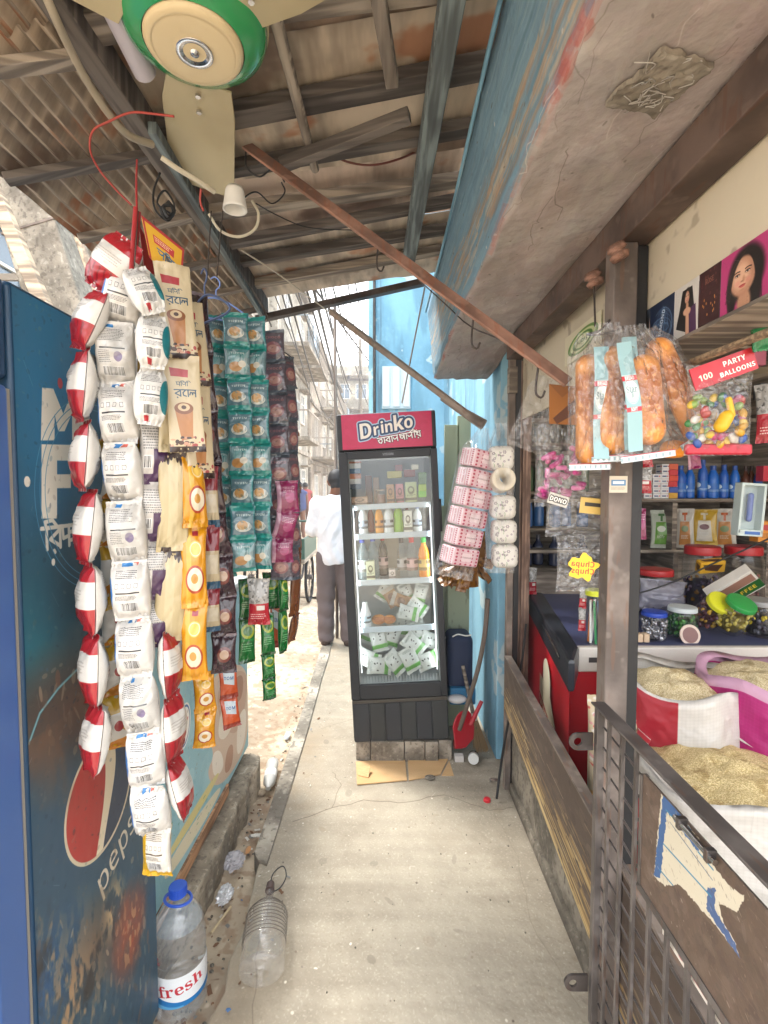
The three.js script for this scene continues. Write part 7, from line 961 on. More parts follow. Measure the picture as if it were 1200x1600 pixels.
  [[745, 755, [150, 180, 50], 'upper lime box of two at the right end of the top rack'], [755.5, 765, [120, 190, 70], 'lower lime box of two at the right end of the top rack'], [735, 744.5, [84, 116, 70], 'dark green box on the lime boxes of the top rack'], [726, 734.5, [96, 128, 84], 'topmost green box of the stack at the right of the top rack']].forEach(([a, b, c, l]) => box3(l, 654, 667, a, b, -0.08, c, { name: 'flat_box', cat: 'box' }));
  // bottles
  const bt = (label, px, py0, rack, r, body, cap, z = -0.1, o = {}) => { const [x, t] = L(px, py0), h = t - fl[rack], b = bottle('drink_bottle', label, 'bottle', V(0, 0, 0), r, h, body, cap, o.group, { prof: o.prof ?? [[0, 0], [0.88, 0], [1, 0.03], [1, 0.3], [0.86, 0.42], [1, 0.55], [0.8, 0.7], [0.42, 0.82], [0.42, 0.87]], cap: 0.46, label: o.label }); place(b, x, fl[rack] + 0.001, z); return b; };
  const lbT = canvas(96, 48, (g, w, h) => { g.fillStyle = '#fff'; g.fillRect(0, 0, w, h); g.fillStyle = '#9a9690'; g.fillRect(0, h * 0.72, w, h * 0.28); for (const x of [0.05, 0.55]) { g.fillStyle = '#6c6864'; g.fillRect(w * x, h * 0.1, w * 0.36, h * 0.3); } });
  const lb = (c, d) => S({ map: lbT, color: new THREE.Color(c).lerp(new THREE.Color(d), 0.35), roughness: 0.4 });
  const wht = solid(214, 222, 226, 0.3), capW = solid(220, 224, 226, 0.4), blueL = lb('#cfdde6', '#2f6ea8');
  bt('white yogurt drink bottle with a blue label, first on the second fridge rack', 564, 777, 1, 0.026, wht, capW, -0.09, { label: blueL });
  bt('red-brown drink bottle behind the white and orange bottles on the second rack', 576, 779, 1, 0.02, solid(150, 70, 52, 0.3), solid(150, 60, 50, 0.4), -0.18);
  bt('orange juice bottle with a white cap on the second fridge rack', 590, 776, 1, 0.024, solid(216, 148, 50, 0.3), capW, -0.09, { label: lb('#d9a050', '#b5602a') });
  bt('white bottle with a dark blue picture label in the middle of the second rack', 605, 775, 1, 0.028, wht, capW, -0.09, { label: lb('#dfe6ea', '#27486a') });
  bt('bright green drink bottle on the second fridge rack', 621, 773, 1, 0.028, solid(132, 182, 60, 0.25), solid(110, 190, 70, 0.4), -0.1);
  box3('white and green carton right of the green bottle on the second rack', 630, 645, 785, 819, -0.08, panel('#d4d8d0', '#6a9a4a', '#3a3a3a'), { rest: 1 });
  bt('white and blue yogurt bottle right of the white carton on the second rack', 652, 778, 1, 0.026, wht, solid(40, 90, 170, 0.4), -0.1, { label: lb('#cfdde6', '#1f5aa0') });
  bt('clear bottle at the right end of the second fridge rack', 664, 779, 1, 0.02, MAT.clear, solid(150, 160, 166, 0.4), -0.14);
  bt('dark bottle at the left end of the second rack behind the yogurt', 551, 780, 1, 0.02, solid(60, 70, 84, 0.3), solid(40, 44, 52, 0.4), -0.2);
  bt('small dark bottle behind the white carton on the second rack', 637, 777, 1, 0.018, solid(110, 50, 50, 0.3), solid(120, 50, 50, 0.4), -0.2);
  const water = PH({ color: col(210, 226, 230), transmission: 0.85, roughness: 0.1, thickness: 0, ior: 1.4 }), bc = solid(40, 76, 176, 0.4), rc = solid(196, 44, 56, 0.4);
  const redL = lb('#d6cfca', '#c4303c');
  bt('water bottle with a blue cap at the left of the third fridge rack', 563, 830, 2, 0.034, water, bc, -0.1, { label: lb('#e6eaec', '#8aa0b0') });
  bt('second water bottle with a blue cap on the third fridge rack', 580, 829, 2, 0.032, water, bc, -0.13);
  bt('dark cola bottle with a red label behind the lime carton on the third rack', 596, 830, 2, 0.028, solid(44, 34, 34, 0.2), rc, -0.2, { label: redL });
  box3('lime and white carton in front of the water bottles on the third rack', 570, 585, 865, 895, -0.08, panel('#d9dfc0', '#a8c43a', '#5a8a3a'), { rest: 2 });
  box3('beige folded paper sheet standing at the back of the third rack', 597, 628, 838, 895, -0.42, [176, 160, 142], { rest: 2, name: 'paper_sheet', cat: 'paper', d: 0.01 });
  bt('empty clear bottle with a dark cap on the third fridge rack', 627, 832, 2, 0.03, MAT.clear, solid(70, 66, 70, 0.4), -0.12, { label: lb('#c8c4c2', '#8a8484') });
  bt('empty clear bottle with a red cap and red label on the third rack', 643, 830, 2, 0.032, MAT.clear, rc, -0.09, { label: redL });
  bt('orange juice bottle with a green cap at the right of the third fridge rack', 662, 830, 2, 0.032, solid(228, 138, 36, 0.25), solid(70, 190, 80, 0.4), -0.08, { label: lb('#e0cf7a', '#d0802a') });
  box3('small red and white tub low in the middle of the third rack', 607, 618, 881, 895, -0.1, panel('#d8cdc8', '#c0454a', '#a8383c'), { rest: 2, name: 'tub', cat: 'tub' });
  // fourth rack
  bt('small white bottle with a pale blue label at the left of the fourth fridge rack', 568, 936, 3, 0.031, wht, capW, -0.08, { label: lb('#cfe0ea', '#7ab0cc'), prof: [[0, 0], [0.95, 0], [1, 0.05], [1, 0.5], [0.6, 0.78], [0.5, 0.87]] });
  for (const [x, l, r] of [[590, 'left', 0.04], [608, 'right', 0.036]]) { const [a] = L(x, 960), g = new THREE.SphereGeometry(r, 20, 14).scale(1.05, 0.72, 0.9); place(tag(mesh('bun', g, crust), `brown bun on the fourth fridge rack, ${l} of two`, 'bun'), a, fl[3] + r * 0.72, -0.11); }
  const milk = design(256, 256, (g, W, H) => { const side = (w, h) => { g.fillStyle = '#dfe4e0'; g.fillRect(0, 0, w, h); g.fillStyle = '#5fae4a'; g.fillRect(0, h * 0.72, w, h * 0.14); g.fillStyle = '#8cc87a'; g.fillRect(0, h * 0.69, w, h * 0.03); for (let i = 0; i < 5; i++) ell(g, rr(w * 0.2, w * 0.8), h * rr(0.25, 0.55), rr(5, 13), rr(4, 9), '#3c3c3e', rr(0, 3)); fineprint(g, w * 0.2, h * 0.1, w * 0.6, h * 0.1, 3, '#7a8a80'); }; halves(g, W, H, side, side); }, 0.3);
  const cust = design(128, 128, (g, W, H) => { const side = (w, h) => { g.fillStyle = '#b9895e'; g.fillRect(0, 0, w, h); ell(g, w * 0.5, h * 0.5, w * 0.3, h * 0.2, '#8a5a3a'); g.fillStyle = '#d8cfc4'; g.fillRect(0, 0, w, h * 0.2); }; halves(g, W, H, side, side); }, 0.3);
  const lay = (label, mat, px, py, z, ang, w = 0.085, l = 0.12, tz = 0.3) => { const [x, y] = L(px, py), b = thing('milk_pouch', label, 'pouch'); place(b, x, y, z); const g = pouch(w, l, 0.032, Math.round(px), 0.08); const m = mesh('film', g, mat, b); m.rotation.set(tz - 0.5, 0.2 * Math.sin(px), ang); return b; };
  lay('brown pastry packet lying behind the buns on the fourth rack', cust, 628, 942, -0.2, 1.2); lay('brown and white pastry packet in the middle of the fourth rack', cust, 612, 938, -0.25, 0.5);
  const g4 = 'white and green milk pouches on the fourth rack', g5 = 'white and green milk pouches piled in the bottom of the fridge';
  [[640, 955, -0.1, 1.3, 'lying at the front'], [655, 948, -0.14, 0.9, 'leaning at the right end'], [638, 930, -0.24, 0.4, 'standing at the back'], [600, 930, -0.28, -0.6, 'standing at the back left'], [660, 930, -0.2, -0.3, 'standing in the right corner']].forEach(([x, y, z, a, l]) => { lay(`white milk pouch on the fourth fridge rack, ${l}`, milk, x, y, z, a).userData.group = g4; });
  [[572, 1030, -0.09, 1.1, 'front left'], [592, 1040, -0.07, 1.45, 'lying lowest at the front left'], [618, 1036, -0.08, 0.7, 'lying lowest at the front middle'], [642, 1030, -0.07, 0.4, 'front right of the middle'], [672, 1032, -0.08, 1.9, 'lowest at the front right'], [590, 1003, -0.14, 0.2, 'upright at the left'], [612, 1000, -0.16, -0.35, 'upright left of the middle'], [648, 1008, -0.1, 0.8, 'showing its cow spots in the middle'], [660, 990, -0.16, 0.5, 'high on the pile at the right'], [632, 986, -0.22, -0.2, 'highest at the back'], [576, 1000, -0.24, -0.4, 'in the back left corner'], [680, 1006, -0.14, 1.2, 'against the right wall']].forEach(([x, y, z, a, l]) => { lay(`milk pouch ${l} in the bottom of the fridge`, milk, x, y, z, a, 0.1, 0.14).userData.group = g5; });
  // cardboard below
  const cb = S({ map: texRGB(256, (u, v) => mix3([190, 152, 104], [214, 178, 132], fbm(u, v, 4, 20, 701, 4))), roughness: 0.85 });
  { const p = (x, y) => { const q = onY(x, y, 0.006); return [q.x, -q.z]; }; const bd = thing('cardboard', 'flattened piece of torn cardboard on the walkway before the display fridge', 'cardboard', [base.x, 0, base.z + 0.06]); const cp = (n, pts, y) => mesh(n, shapeXZ(pts, y, y + 0.005, 0.001).translate(-base.x, 0, -base.z - 0.06), cb, bd, true);
    cp('flap', [p(556, 1190), p(558, 1226), p(636, 1219), p(633, 1187)].reverse().map((q) => q), 0.003); cp('flap', [p(637, 1187), p(639, 1219), p(688, 1210), p(700, 1186)].reverse(), 0.003); cp('flap', [p(690, 1211), p(709, 1211), p(702, 1188)].reverse(), 0.001);
    mesh('torn_flap', card([V(-0.245, 0.012, 0.1), V(-0.19, 0.012, 0.12), V(-0.18, 0.04, 0.06), V(-0.24, 0.03, 0.05)], 0.003, null), cb, bd); }
  { const p = onY(672, 1217, 0), g = new THREE.IcosahedronGeometry(0.026, 3).scale(1.1, 0.35, 0.8); tag(mesh('stone', g.translate(p.x, 0.008, p.z), MAT.conc), 'flat round stone at the edge of the cardboard', 'stone'); }
}
// ================================================================ clutter between fridge and wall
{
  const tp = (px, py, D) => at(px, py, D);
  { const p = tp(716, 1028, 2.95), g = new RoundedBoxGeometry(0.15, 0.32, 0.2, 4, 0.04).translate(p.x, p.y, p.z); tag(mesh('cloth_bag', [g], solid(34, 48, 78, 0.7)), 'dark blue bag standing between display fridge and blue wall', 'bag'); tag(mesh('cord', tube([V(p.x - 0.05, p.y + 0.16, p.z + 0.1), V(p.x - 0.02, p.y + 0.175, p.z + 0.105), V(p.x + 0.03, p.y + 0.165, p.z + 0.1), V(p.x + 0.06, p.y + 0.17, p.z + 0.1)], 0.004, 20), MAT.white), 'white cord across the mouth of the dark blue bag', 'cord'); }
  { const p = tp(720, 1080, 2.9); tag(mesh('plastic_box', box(0.15, 0.1, 0.16, p.x, p.y, p.z, 0.012), solid(44, 116, 160, 0.5)), 'light blue plastic box under the dark blue bag', 'box'); const q = tp(714, 1092, 2.8); tag(mesh('plastic_bag', new THREE.IcosahedronGeometry(0.05, 3).scale(1.1, 0.5, 0.7).translate(q.x, q.y, q.z), solid(206, 208, 210, 0.4)), 'crumpled white bag lying on the light blue box', 'plastic bag'); }
  { // dustpan
    const b = thing('dustpan', 'red plastic dustpan leaning on its edge beside the display fridge', 'dustpan', tp(726, 1140, 2.72)), m = solid(170, 30, 44, 0.4);
    const s = new THREE.Shape(); s.moveTo(-0.06, -0.09); s.lineTo(-0.075, 0.02); s.quadraticCurveTo(-0.05, 0.11, 0.02, 0.1); s.quadraticCurveTo(0.07, 0.06, 0.05, -0.05); s.lineTo(0.0, -0.09); s.closePath();
    mesh('pan', new THREE.ExtrudeGeometry(s, { depth: 0.006, bevelEnabled: true, bevelSize: 0.003, bevelThickness: 0.002, bevelSegments: 1 }).rotateY(0.4).rotateX(-0.2), m, b); mesh('handle', rod(V(0.03, 0.03, 0.01), V(0.1, 0.15, -0.03), 0.013, 0.011, 12), m, b); }
  { // broom with a straw head
    const b = thing('broom', 'straw broom leaning head down in the corner behind the dustpan', 'broom', tp(744, 1160, 2.76)), straw = solid(140, 116, 82, 0.9), gs = [];
    mesh('handle', rod(V(0, 0.08, 0), V(-0.07, 0.42, -0.06), 0.012, 0.01, 10), MAT.wood, b, true);
    for (let i = 0; i < 90; i++) { const a = rr(0, 6.28), q = Math.sqrt(rnd()); gs.push(rod(V(-0.02 + 0.015 * q * Math.cos(a), 0.16, 0.015 * q * Math.sin(a)), V(0.03 + 0.045 * q * Math.cos(a), -0.06 + rr(0, 0.03), 0.03 * q * Math.sin(a)), 0.0022, 0.0012, 4)); }
    mesh('straw_head', gs, straw, b).userData.kind = 'stuff'; mesh('binding', cyl(0.022, 0.024, 0.03, -0.018, 0.15, 0, 14), solid(196, 196, 190, 0.6), b); }
  { const p = onY(740, 1190, 0); const b = thing('jar', 'small brown jar with a white top lying near the wall foot', 'jar', [p.x, 0.028, p.z]); b.rotation.set(1.3, 0, 0.2); mesh('jar_body', lathe([[0, -0.04], [0.026, -0.04], [0.028, -0.03], [0.028, 0.035], [0.024, 0.04], [0, 0.04]], 20), solid(92, 62, 44, 0.25), b); mesh('wrapper', cyl(0.0288, 0.0288, 0.04, 0, 0.03, 0, 20), solid(206, 206, 202, 0.5), b); }
  for (const [x, y, c, l] of [[717, 1183, [206, 200, 194], 'white'], [715, 1172, [150, 60, 56], 'red']]) { const p = onY(x, y, 0.02); tag(mesh('small_box', box(0.05, 0.035, 0.04, p.x, 0.0175 + (y < 1180 ? 0.037 : 0), p.z + (y < 1180 ? 0.0 : 0), 0.003), solid(...c, 0.5)), `small ${l} matchbox by the fridge foot near the dustpan`, 'box'); }
  { const p = onY(761, 1249, 0.009); tag(mesh('bottle_cap', lathe([[0, 0.014], [0.014, 0.014], [0.017, 0.01], [0.018, 0], [0.016, 0], [0.015, 0.011], [0, 0.012]], 20).translate(p.x, 0.001, p.z), solid(206, 30, 44, 0.4)), 'red bottle cap lying on the walkway near the shop post', 'bottle cap'); }
  { const p = onY(772, 1223, 0); tag(mesh('padlock_ring', new THREE.TorusGeometry(0.02, 0.006, 10, 20).rotateX(1.2).translate(p.x, 0.016, p.z), MAT.rust), 'rusty steel ring at the foot of the shop post', 'ring'); }
}
// ================================================================ person seen from behind
function field(prims, c, half, N, k = 0.03) { // tapered capsules joined by a smooth minimum, meshed on a grid
  const mc = new MarchingCubes(N, new THREE.MeshBasicMaterial(), false, false, 200000); mc.isolation = 0;
  let i = 0; for (let z = 0; z < N; z++) for (let y = 0; y < N; y++) for (let x = 0; x < N; x++, i++) {
    const px = c.x + (x / (N / 2) - 1) * half, py = c.y + (y / (N / 2) - 1) * half, pz = c.z + (z / (N / 2) - 1) * half; let d = 1e3;
    for (const [a, b, ra, rb, sx, sz] of prims) {
      const kx = sx ?? 1, kz = sz ?? 1, ax = (px - a.x) / kx, ay = py - a.y, az = (pz - a.z) / kz, bx = (b.x - a.x) / kx, by = b.y - a.y, bz = (b.z - a.z) / kz;
      const t = clamp((ax * bx + ay * by + az * bz) / (bx * bx + by * by + bz * bz + 1e-9)), e = Math.hypot(ax - bx * t, ay - by * t, az - bz * t) - lerp(ra, rb, t);
      const h = clamp(0.5 + 0.5 * (d - e) / k); d = d > 100 ? e : lerp(d, e, h) - k * h * (1 - h);
    }
    mc.field[i] = -d;
  }
  mc.update(); const n = mc.count, g = new THREE.BufferGeometry();
  g.setAttribute('position', new THREE.BufferAttribute(mc.positionArray.slice(0, n * 3), 3)); g.setAttribute('normal', new THREE.BufferAttribute(mc.normalArray.slice(0, n * 3), 3));
  g.scale(half, half, half).translate(c.x, c.y, c.z); g.setAttribute('uv', new THREE.BufferAttribute(new Float32Array(n * 2), 2)); return g;
}
{
  const P = thing('person', 'person seen from behind in a white shirt and grey-brown trousers, head bent', 'person', [-0.47, 0.0, -4.82]);
  const sh = [V(-0.165, 1.36, 0), V(0.165, 1.36, 0)], el = [V(-0.235, 1.09, -0.03), V(0.225, 1.1, -0.02)], wr = [V(-0.2, 1.06, -0.26), V(0.19, 1.1, -0.25)], hip = [V(-0.085, 0.86, 0), V(0.09, 0.86, 0)], kn = [V(-0.1, 0.47, -0.02), V(0.11, 0.47, -0.02)], an = [V(-0.095, 0.08, 0.02), V(0.125, 0.08, 0.02)];
  const neck = V(0.0, 1.44, 0.0), head = V(0.015, 1.565, -0.03);
  const legs = (o) => [0, 1].flatMap((i) => [[hip[i], kn[i], 0.085 + o, 0.058 + o], [kn[i], an[i], 0.056 + o, 0.04 + o]]);
  const torso = (o) => [[V(0, 0.9, 0), V(0, 1.12, 0.005), 0.125 + o, 0.118 + o, 1.12, 0.85], [V(0, 1.12, 0.005), V(0, 1.3, 0.01), 0.118 + o, 0.125 + o, 1.15, 0.85], [sh[0], sh[1], 0.062 + o, 0.062 + o]];
  const arms = (o) => [0, 1].flatMap((i) => [[sh[i], el[i], 0.052 + o, 0.04 + o], [el[i], wr[i], 0.038 + o, 0.026 + o]]);
  const feet = [0, 1].map((i) => [V(an[i].x, 0.04, 0.05), V(an[i].x + (i ? 0.03 : -0.03), 0.035, -0.13), 0.04, 0.035]);
  const skin = S({ color: col(118, 78, 58), roughness: 0.6 });
  const body = field([...torso(0), ...legs(0), ...arms(0), ...feet, [V(0, 1.36, 0), neck, 0.06, 0.052], [neck, head, 0.05, 0.06]], V(0, 0.85, -0.06), 0.92, 128, 0.035);
  const fwd = V(0.1, -0.32, -0.94).normalize(), up = V(0, 0.94, -0.32), right = V(0.99, 0, 0.1);
  const hp = (r, u, f) => head.clone().addScaledVector(right, r).addScaledVector(up, u).addScaledVector(fwd, f);
  const hg = field([[hp(0, 0.03, -0.02), hp(0, 0.02, 0.02), 0.088, 0.082, 0.9, 1], [hp(0, -0.03, 0.03), hp(0, -0.075, 0.055), 0.066, 0.045], [hp(0, -0.01, 0.09), hp(0, -0.03, 0.105), 0.012, 0.016], [hp(0.075, -0.01, -0.005), hp(0.083, 0.02, -0.01), 0.012, 0.017], [hp(-0.075, -0.01, -0.005), hp(-0.083, 0.02, -0.01), 0.012, 0.017], [hp(0, -0.06, -0.03), neck, 0.052, 0.054]], head, 0.2, 76, 0.015);
  const hand = (i) => { const w = wr[i], s = i ? -1 : 1, q = (x, y, z) => V(w.x + s * x, w.y + y, w.z + z), pr = [[q(0, 0, 0), q(0.006, -0.006, -0.05), 0.024, 0.026, 1.2, 1], [q(0.02, -0.002, -0.025), q(0.05, 0.004, -0.05), 0.012, 0.01], [q(0.05, 0.004, -0.05), q(0.06, 0.0, -0.075), 0.01, 0.008]]; [[-0.026, 0.035], [-0.009, 0.045], [0.009, 0.048], [0.026, 0.042]].forEach(([x, l]) => { const a = q(x, -0.006, -0.066), b = q(x * 1.1 + 0.004, -0.012, -0.066 - l * 0.7), c = q(x * 1.1 + 0.01, -0.034, -0.066 - l); pr.push([a, b, 0.009, 0.0085], [b, c, 0.0085, 0.0075]); }); return field(pr, q(0, 0, -0.05), 0.11, 64, 0.006); };
  mesh('body', [body, hg, hand(0), hand(1)], skin, P);
  for (const k of [-1, 1]) { mesh('eye', new THREE.SphereGeometry(0.011, 12, 8).translate(...hp(0.03 * k, 0.0, 0.083).toArray()), solid(220, 214, 206, 0.3), P); }
  mesh('mouth', new THREE.CapsuleGeometry(0.006, 0.03, 3, 8).rotateZ(Math.PI / 2).translate(...hp(0, -0.06, 0.092).toArray()), solid(110, 58, 52, 0.5), P);
  const hr = field([[hp(0, 0.05, -0.03), hp(0, 0.055, 0.02), 0.087, 0.078, 0.95, 1], [hp(0, 0.0, -0.055), hp(0, -0.035, -0.055), 0.066, 0.05, 1.05, 0.8], [hp(0.05, 0.03, 0.01), hp(-0.05, 0.03, 0.01), 0.048, 0.048]], head, 0.2, 64, 0.02);
  { const p = hr.attributes.position; for (let i = 0; i < p.count; i++) { const k = 1 + 0.05 * nz(p.getX(i) * 40, p.getY(i) * 40 + p.getZ(i) * 23, 5, 801); p.setXYZ(i, head.x + (p.getX(i) - head.x) * k, head.y + (p.getY(i) - head.y) * k, head.z + (p.getZ(i) - head.z) * k); } }
  mesh('hair', hr, S({ color: col(26, 24, 26), roughness: 0.6 }), P);
  const cut = (g, f) => { const p = g.attributes.position; for (let i = 0; i < p.count; i++) f(p, i); g.computeVertexNormals(); return mergeVertices((g.deleteAttribute('normal'), g), 1e-4); };
  const shirt = cut(field([[V(0, 0.86, 0.005), V(0, 1.12, 0.01), 0.152, 0.14, 1.18, 0.85], [V(0, 1.12, 0.01), V(0, 1.3, 0.015), 0.14, 0.145, 1.16, 0.85], [sh[0], sh[1], 0.078, 0.078], [V(0, 1.36, 0), V(0, 1.42, 0), 0.075, 0.066], ...[0, 1].map((i) => [sh[i], el[i].clone().lerp(sh[i], 0.12), 0.078, 0.074])], V(0, 1.1, 0), 0.42, 96, 0.04), (p, i) => {
    let x = p.getX(i), y = p.getY(i), z = p.getZ(i); if (y < 0.8) y = 0.8 + 0.01 * Math.sin(x * 30); const w = 0.007 * Math.sin(x * 55 + 10 * z + 2.2 * Math.sin(y * 14)) * sm(1.35, 1.1, y) + 0.012 * nz(x * 6, y * 5, 5, 811); p.setXYZ(i, x + w * 0.4, y, z + w); });
  shirt.computeVertexNormals(); mesh('shirt', shirt, S({ color: col(220, 220, 226), roughness: 0.85, side: THREE.DoubleSide }), P);
  mesh('collar', new THREE.TorusGeometry(0.062, 0.014, 8, 24).scale(1.08, 1, 1).rotateX(Math.PI / 2 + 0.15).translate(0, 1.44, 0.0), solid(226, 226, 230, 0.8), P);
  const tro = cut(field([[V(0, 0.88, 0), V(0, 0.95, 0), 0.125, 0.12, 1.12, 0.85], ...[0, 1].flatMap((i) => [[hip[i], kn[i], 0.108, 0.085], [kn[i], V(an[i].x, 0.08, an[i].z), 0.084, 0.078]])], V(0, 0.5, 0), 0.52, 100, 0.03), (p, i) => { let x = p.getX(i), y = p.getY(i), z = p.getZ(i); if (y < 0.035) y = 0.035; const w = 0.007 * Math.sin(y * 42 + x * 9) * sm(0.9, 0.3, y) + 0.01 * nz(x * 6, y * 6, 5, 815); p.setXYZ(i, x + w * 0.5, y, z + w); });
  tro.computeVertexNormals(); mesh('trousers', tro, S({ color: col(104, 92, 92), roughness: 0.9 }), P);
  for (const i of [0, 1]) { const dx = i ? 0.03 : -0.03; mesh('shoe', field([[V(an[i].x, 0.035, 0.055), V(an[i].x + dx, 0.034, -0.14), 0.047, 0.043], [V(an[i].x, 0.06, 0.03), V(an[i].x, 0.08, 0.03), 0.046, 0.044]], V(an[i].x, 0.06, -0.05), 0.18, 48, 0.02).translate(0, 0.0, 0), solid(62, 42, 34, 0.5), P); }
}
// ================================================================ street: houses, pole, cables, cart
const glassDark = S({ color: col(92, 106, 118), roughness: 0.15, metalness: 0.3 }), frameW = solid(206, 204, 198, 0.6);
const winFrame = join([box(0.9, 0.06, 0.06, 0, 0.57, 0), box(0.9, 0.06, 0.06, 0, -0.57, 0), box(0.06, 1.2, 0.06, -0.42, 0, 0), box(0.06, 1.2, 0.06, 0.42, 0, 0), box(0.04, 1.1, 0.04, 0, 0, 0), box(0.8, 0.03, 0.04, 0, 0.2, 0)]), winPane = box(0.84, 1.12, 0.02, 0, 0, -0.02), sill = box(1.1, 0.06, 0.3, 0, 0, 0.1);
function house(label, X, d0, d1, w, h, wall, o = {}) { // facade on the alley side (+x), from d0 to d1 along the street
  const b = thing('apartment_house', label, 'house', [X - w / 2, 0, -(d0 + d1) / 2]), L = d1 - d0, nf = Math.max(1, Math.round(h / 2.9)), fh = h / nf;
  mesh('wall', box(w, h, L, 0, h / 2, 0), wall, b, true);
  mesh('roof_slab', box(w + 0.5, 0.16, L + 0.4, 0.05, h + 0.081, 0, 0.02), MAT.concDark, b, true);
  mesh('parapet', [box(0.12, 0.7, L, w / 2 - 0.1, h + 0.52, 0), box(w, 0.7, 0.12, 0, h + 0.52, L / 2 - 0.1)], wall, b, true);
  const put = (n, g, m, x, y, z, ry, parent = b) => { const q = new THREE.Mesh(g, m); q.name = n; q.castShadow = q.receiveShadow = true; q.position.set(x, y, z); q.rotation.y = ry; parent.add(q); return q; };
  for (let f = 0; f < nf; f++) {
    const y = f * fh + fh * 0.55, bays = Math.max(2, Math.floor(L / 2.2));
    mesh('floor_band', box(0.09, 0.14, L - 0.02, w / 2 + 0.044, (f + 1) * fh - 0.1, 0), MAT.conc, b, true);
    for (let k = 0; k < bays; k++) {
      const z = -L / 2 + (k + 0.5) * L / bays, wdw = put('window', winFrame, frameW, w / 2 + 0.03, y, z, Math.PI / 2); put('pane', winPane, glassDark, 0, 0, 0, 0, wdw); put('sill', sill, MAT.conc, 0, 0.72, 0.05, 0, wdw);
      if (f && (k + f + (o.s ?? 0)) % 3 !== 0) { const bl = mesh('balcony', box(0.95, 0.12, L / bays * 0.86, w / 2 + 0.475, f * fh + 0.1, z), MAT.conc, b, true); mesh('railing', [box(0.03, 0.05, L / bays * 0.86, w / 2 + 0.93, f * fh + 1.0, z), ...Array.from({ length: 9 }, (_, i) => box(0.025, 0.86, 0.025, w / 2 + 0.93, f * fh + 0.56, z + (i / 8 - 0.5) * L / bays * 0.84)), box(0.94, 0.05, 0.03, w / 2 + 0.47, f * fh + 1.0, z + L / bays * 0.43)], (k + f) % 2 ? solid(120, 130, 136, 0.5) : solid(150, 140, 128, 0.6), bl); if ((k + f) % 2) mesh('cloth', box(0.02, 0.7, 0.5, w / 2 + 0.97, f * fh + 0.68, z), solid(...[[150, 170, 190], [196, 160, 140], [210, 206, 198]][(k + f) % 3], 0.9), bl); }
    }
    for (let k = 0; k < (o.front ?? 3); k++) { const wdw = put('window', winFrame, frameW, -w / 2 + (k + 0.6) * w / ((o.front ?? 3) + 0.2), y, L / 2 + 0.03, 0); put('pane', winPane, glassDark, 0, 0, 0, 0, wdw); }
    if (o.galleries) mesh('gallery', box(w * 0.96, 0.14, 1.1, 0, f * fh + fh - 0.05, L / 2 + 0.56), MAT.conc, b, true);
  }
  return b;
}
const plaster = (r, g, b) => S({ map: rep(concMap, 0.25), color: new THREE.Color(r, g, b), roughness: 0.9 });
house('cream house across the street behind the leaning concrete pole', -3.6, 1.6, 8.5, 5, 4.4, plaster(1.09, 1.07, 1.01));
house('pale grey apartment house across the street, nearest in the gap', -3.5, 9, 15.5, 6, 9.2, plaster(1.02, 1.07, 1.10), { s: 1 });
house('white apartment house across the street beyond the pale grey one', -3.35, 16, 22, 6, 9, plaster(1.15, 1.21, 1.25), { s: 2 });
house('pale pinkish apartment house farther along the street above the person', -3.3, 22.5, 29, 6, 8.2, plaster(1.12, 1.09, 1.08));
house('beige apartment house far along the street', -3.3, 29.5, 37, 6, 8.4, plaster(1.06, 1.07, 1.04), { s: 1 });
house('tall pale apartment house with galleries closing the street', -1.0, 40, 47, 5.6, 10.2, plaster(1.06, 1.07, 1.01), { front: 4, galleries: true });
house('low cream shophouse with an open dark front at the street corner', -0.9, 34, 37.5, 2.2, 4.6, plaster(1.02, 0.92, 0.80), { front: 2 });
{ // leaning concrete pole
  const a = at(75, 390, 2.95), dir_ = V(0.29, -1, 0).normalize(), foot = a.clone().addScaledVector(dir_, a.y / 0.96 + 0.1), top = a.clone().addScaledVector(dir_, -2.2);
  const b = thing('concrete_pole', 'leaning square concrete utility pole behind the blue drinks fridge', 'pole', foot), lf = (v) => v.clone().sub(foot);
  mesh('shaft', bar(lf(foot), lf(top), 0.3, 0.26, V(0, 0, 1), 0.015), MAT.conc, b, true); for (const t of [0.45, 0.6]) mesh('wire_tie', (() => { const p = lf(foot.clone().lerp(top, t)); return box(0.31, 0.012, 0.27).applyMatrix4(orient(lf(foot), lf(top), V(0, 0, 1)).setPosition(p)); })(), MAT.rust, b);
  const s1 = at(116, 352, 2.8), s2 = at(154, 460, 2.8), dd = s2.clone().sub(s1); tag(mesh('bamboo_stick', rod(s1.clone().addScaledVector(dd, -0.35), s2.clone().addScaledVector(dd, 4.2), 0.022, 0.028, 10), S({ map: rep(woodMap, 2), color: new THREE.Color(1.4, 1.3, 1.15), roughness: 0.7 })), 'pale bamboo stick leaning beside the concrete pole', 'stick');
  const s3 = at(-8, 300, 2.7), s4 = at(62, 462, 2.7), d2 = s4.clone().sub(s3); tag(mesh('timber_strut', bar(s3.clone().addScaledVector(d2, -0.4), s4.clone().addScaledVector(d2, 2.9), 0.07, 0.05, V(0, 0, 1), 0.005), S({ map: rep(woodMap, 1.2), color: new THREE.Color(1.5, 1.4, 1.25), roughness: 0.8 }), null, true), 'pale timber strut left of the leaning concrete pole', 'strut');
}
tag(mesh('thin_post', rod(at(523, 475, 5.0), at(527, 1005, 5.0), 0.016, 0.016, 8), MAT.rust), 'thin grey steel post standing beyond the person', 'post');
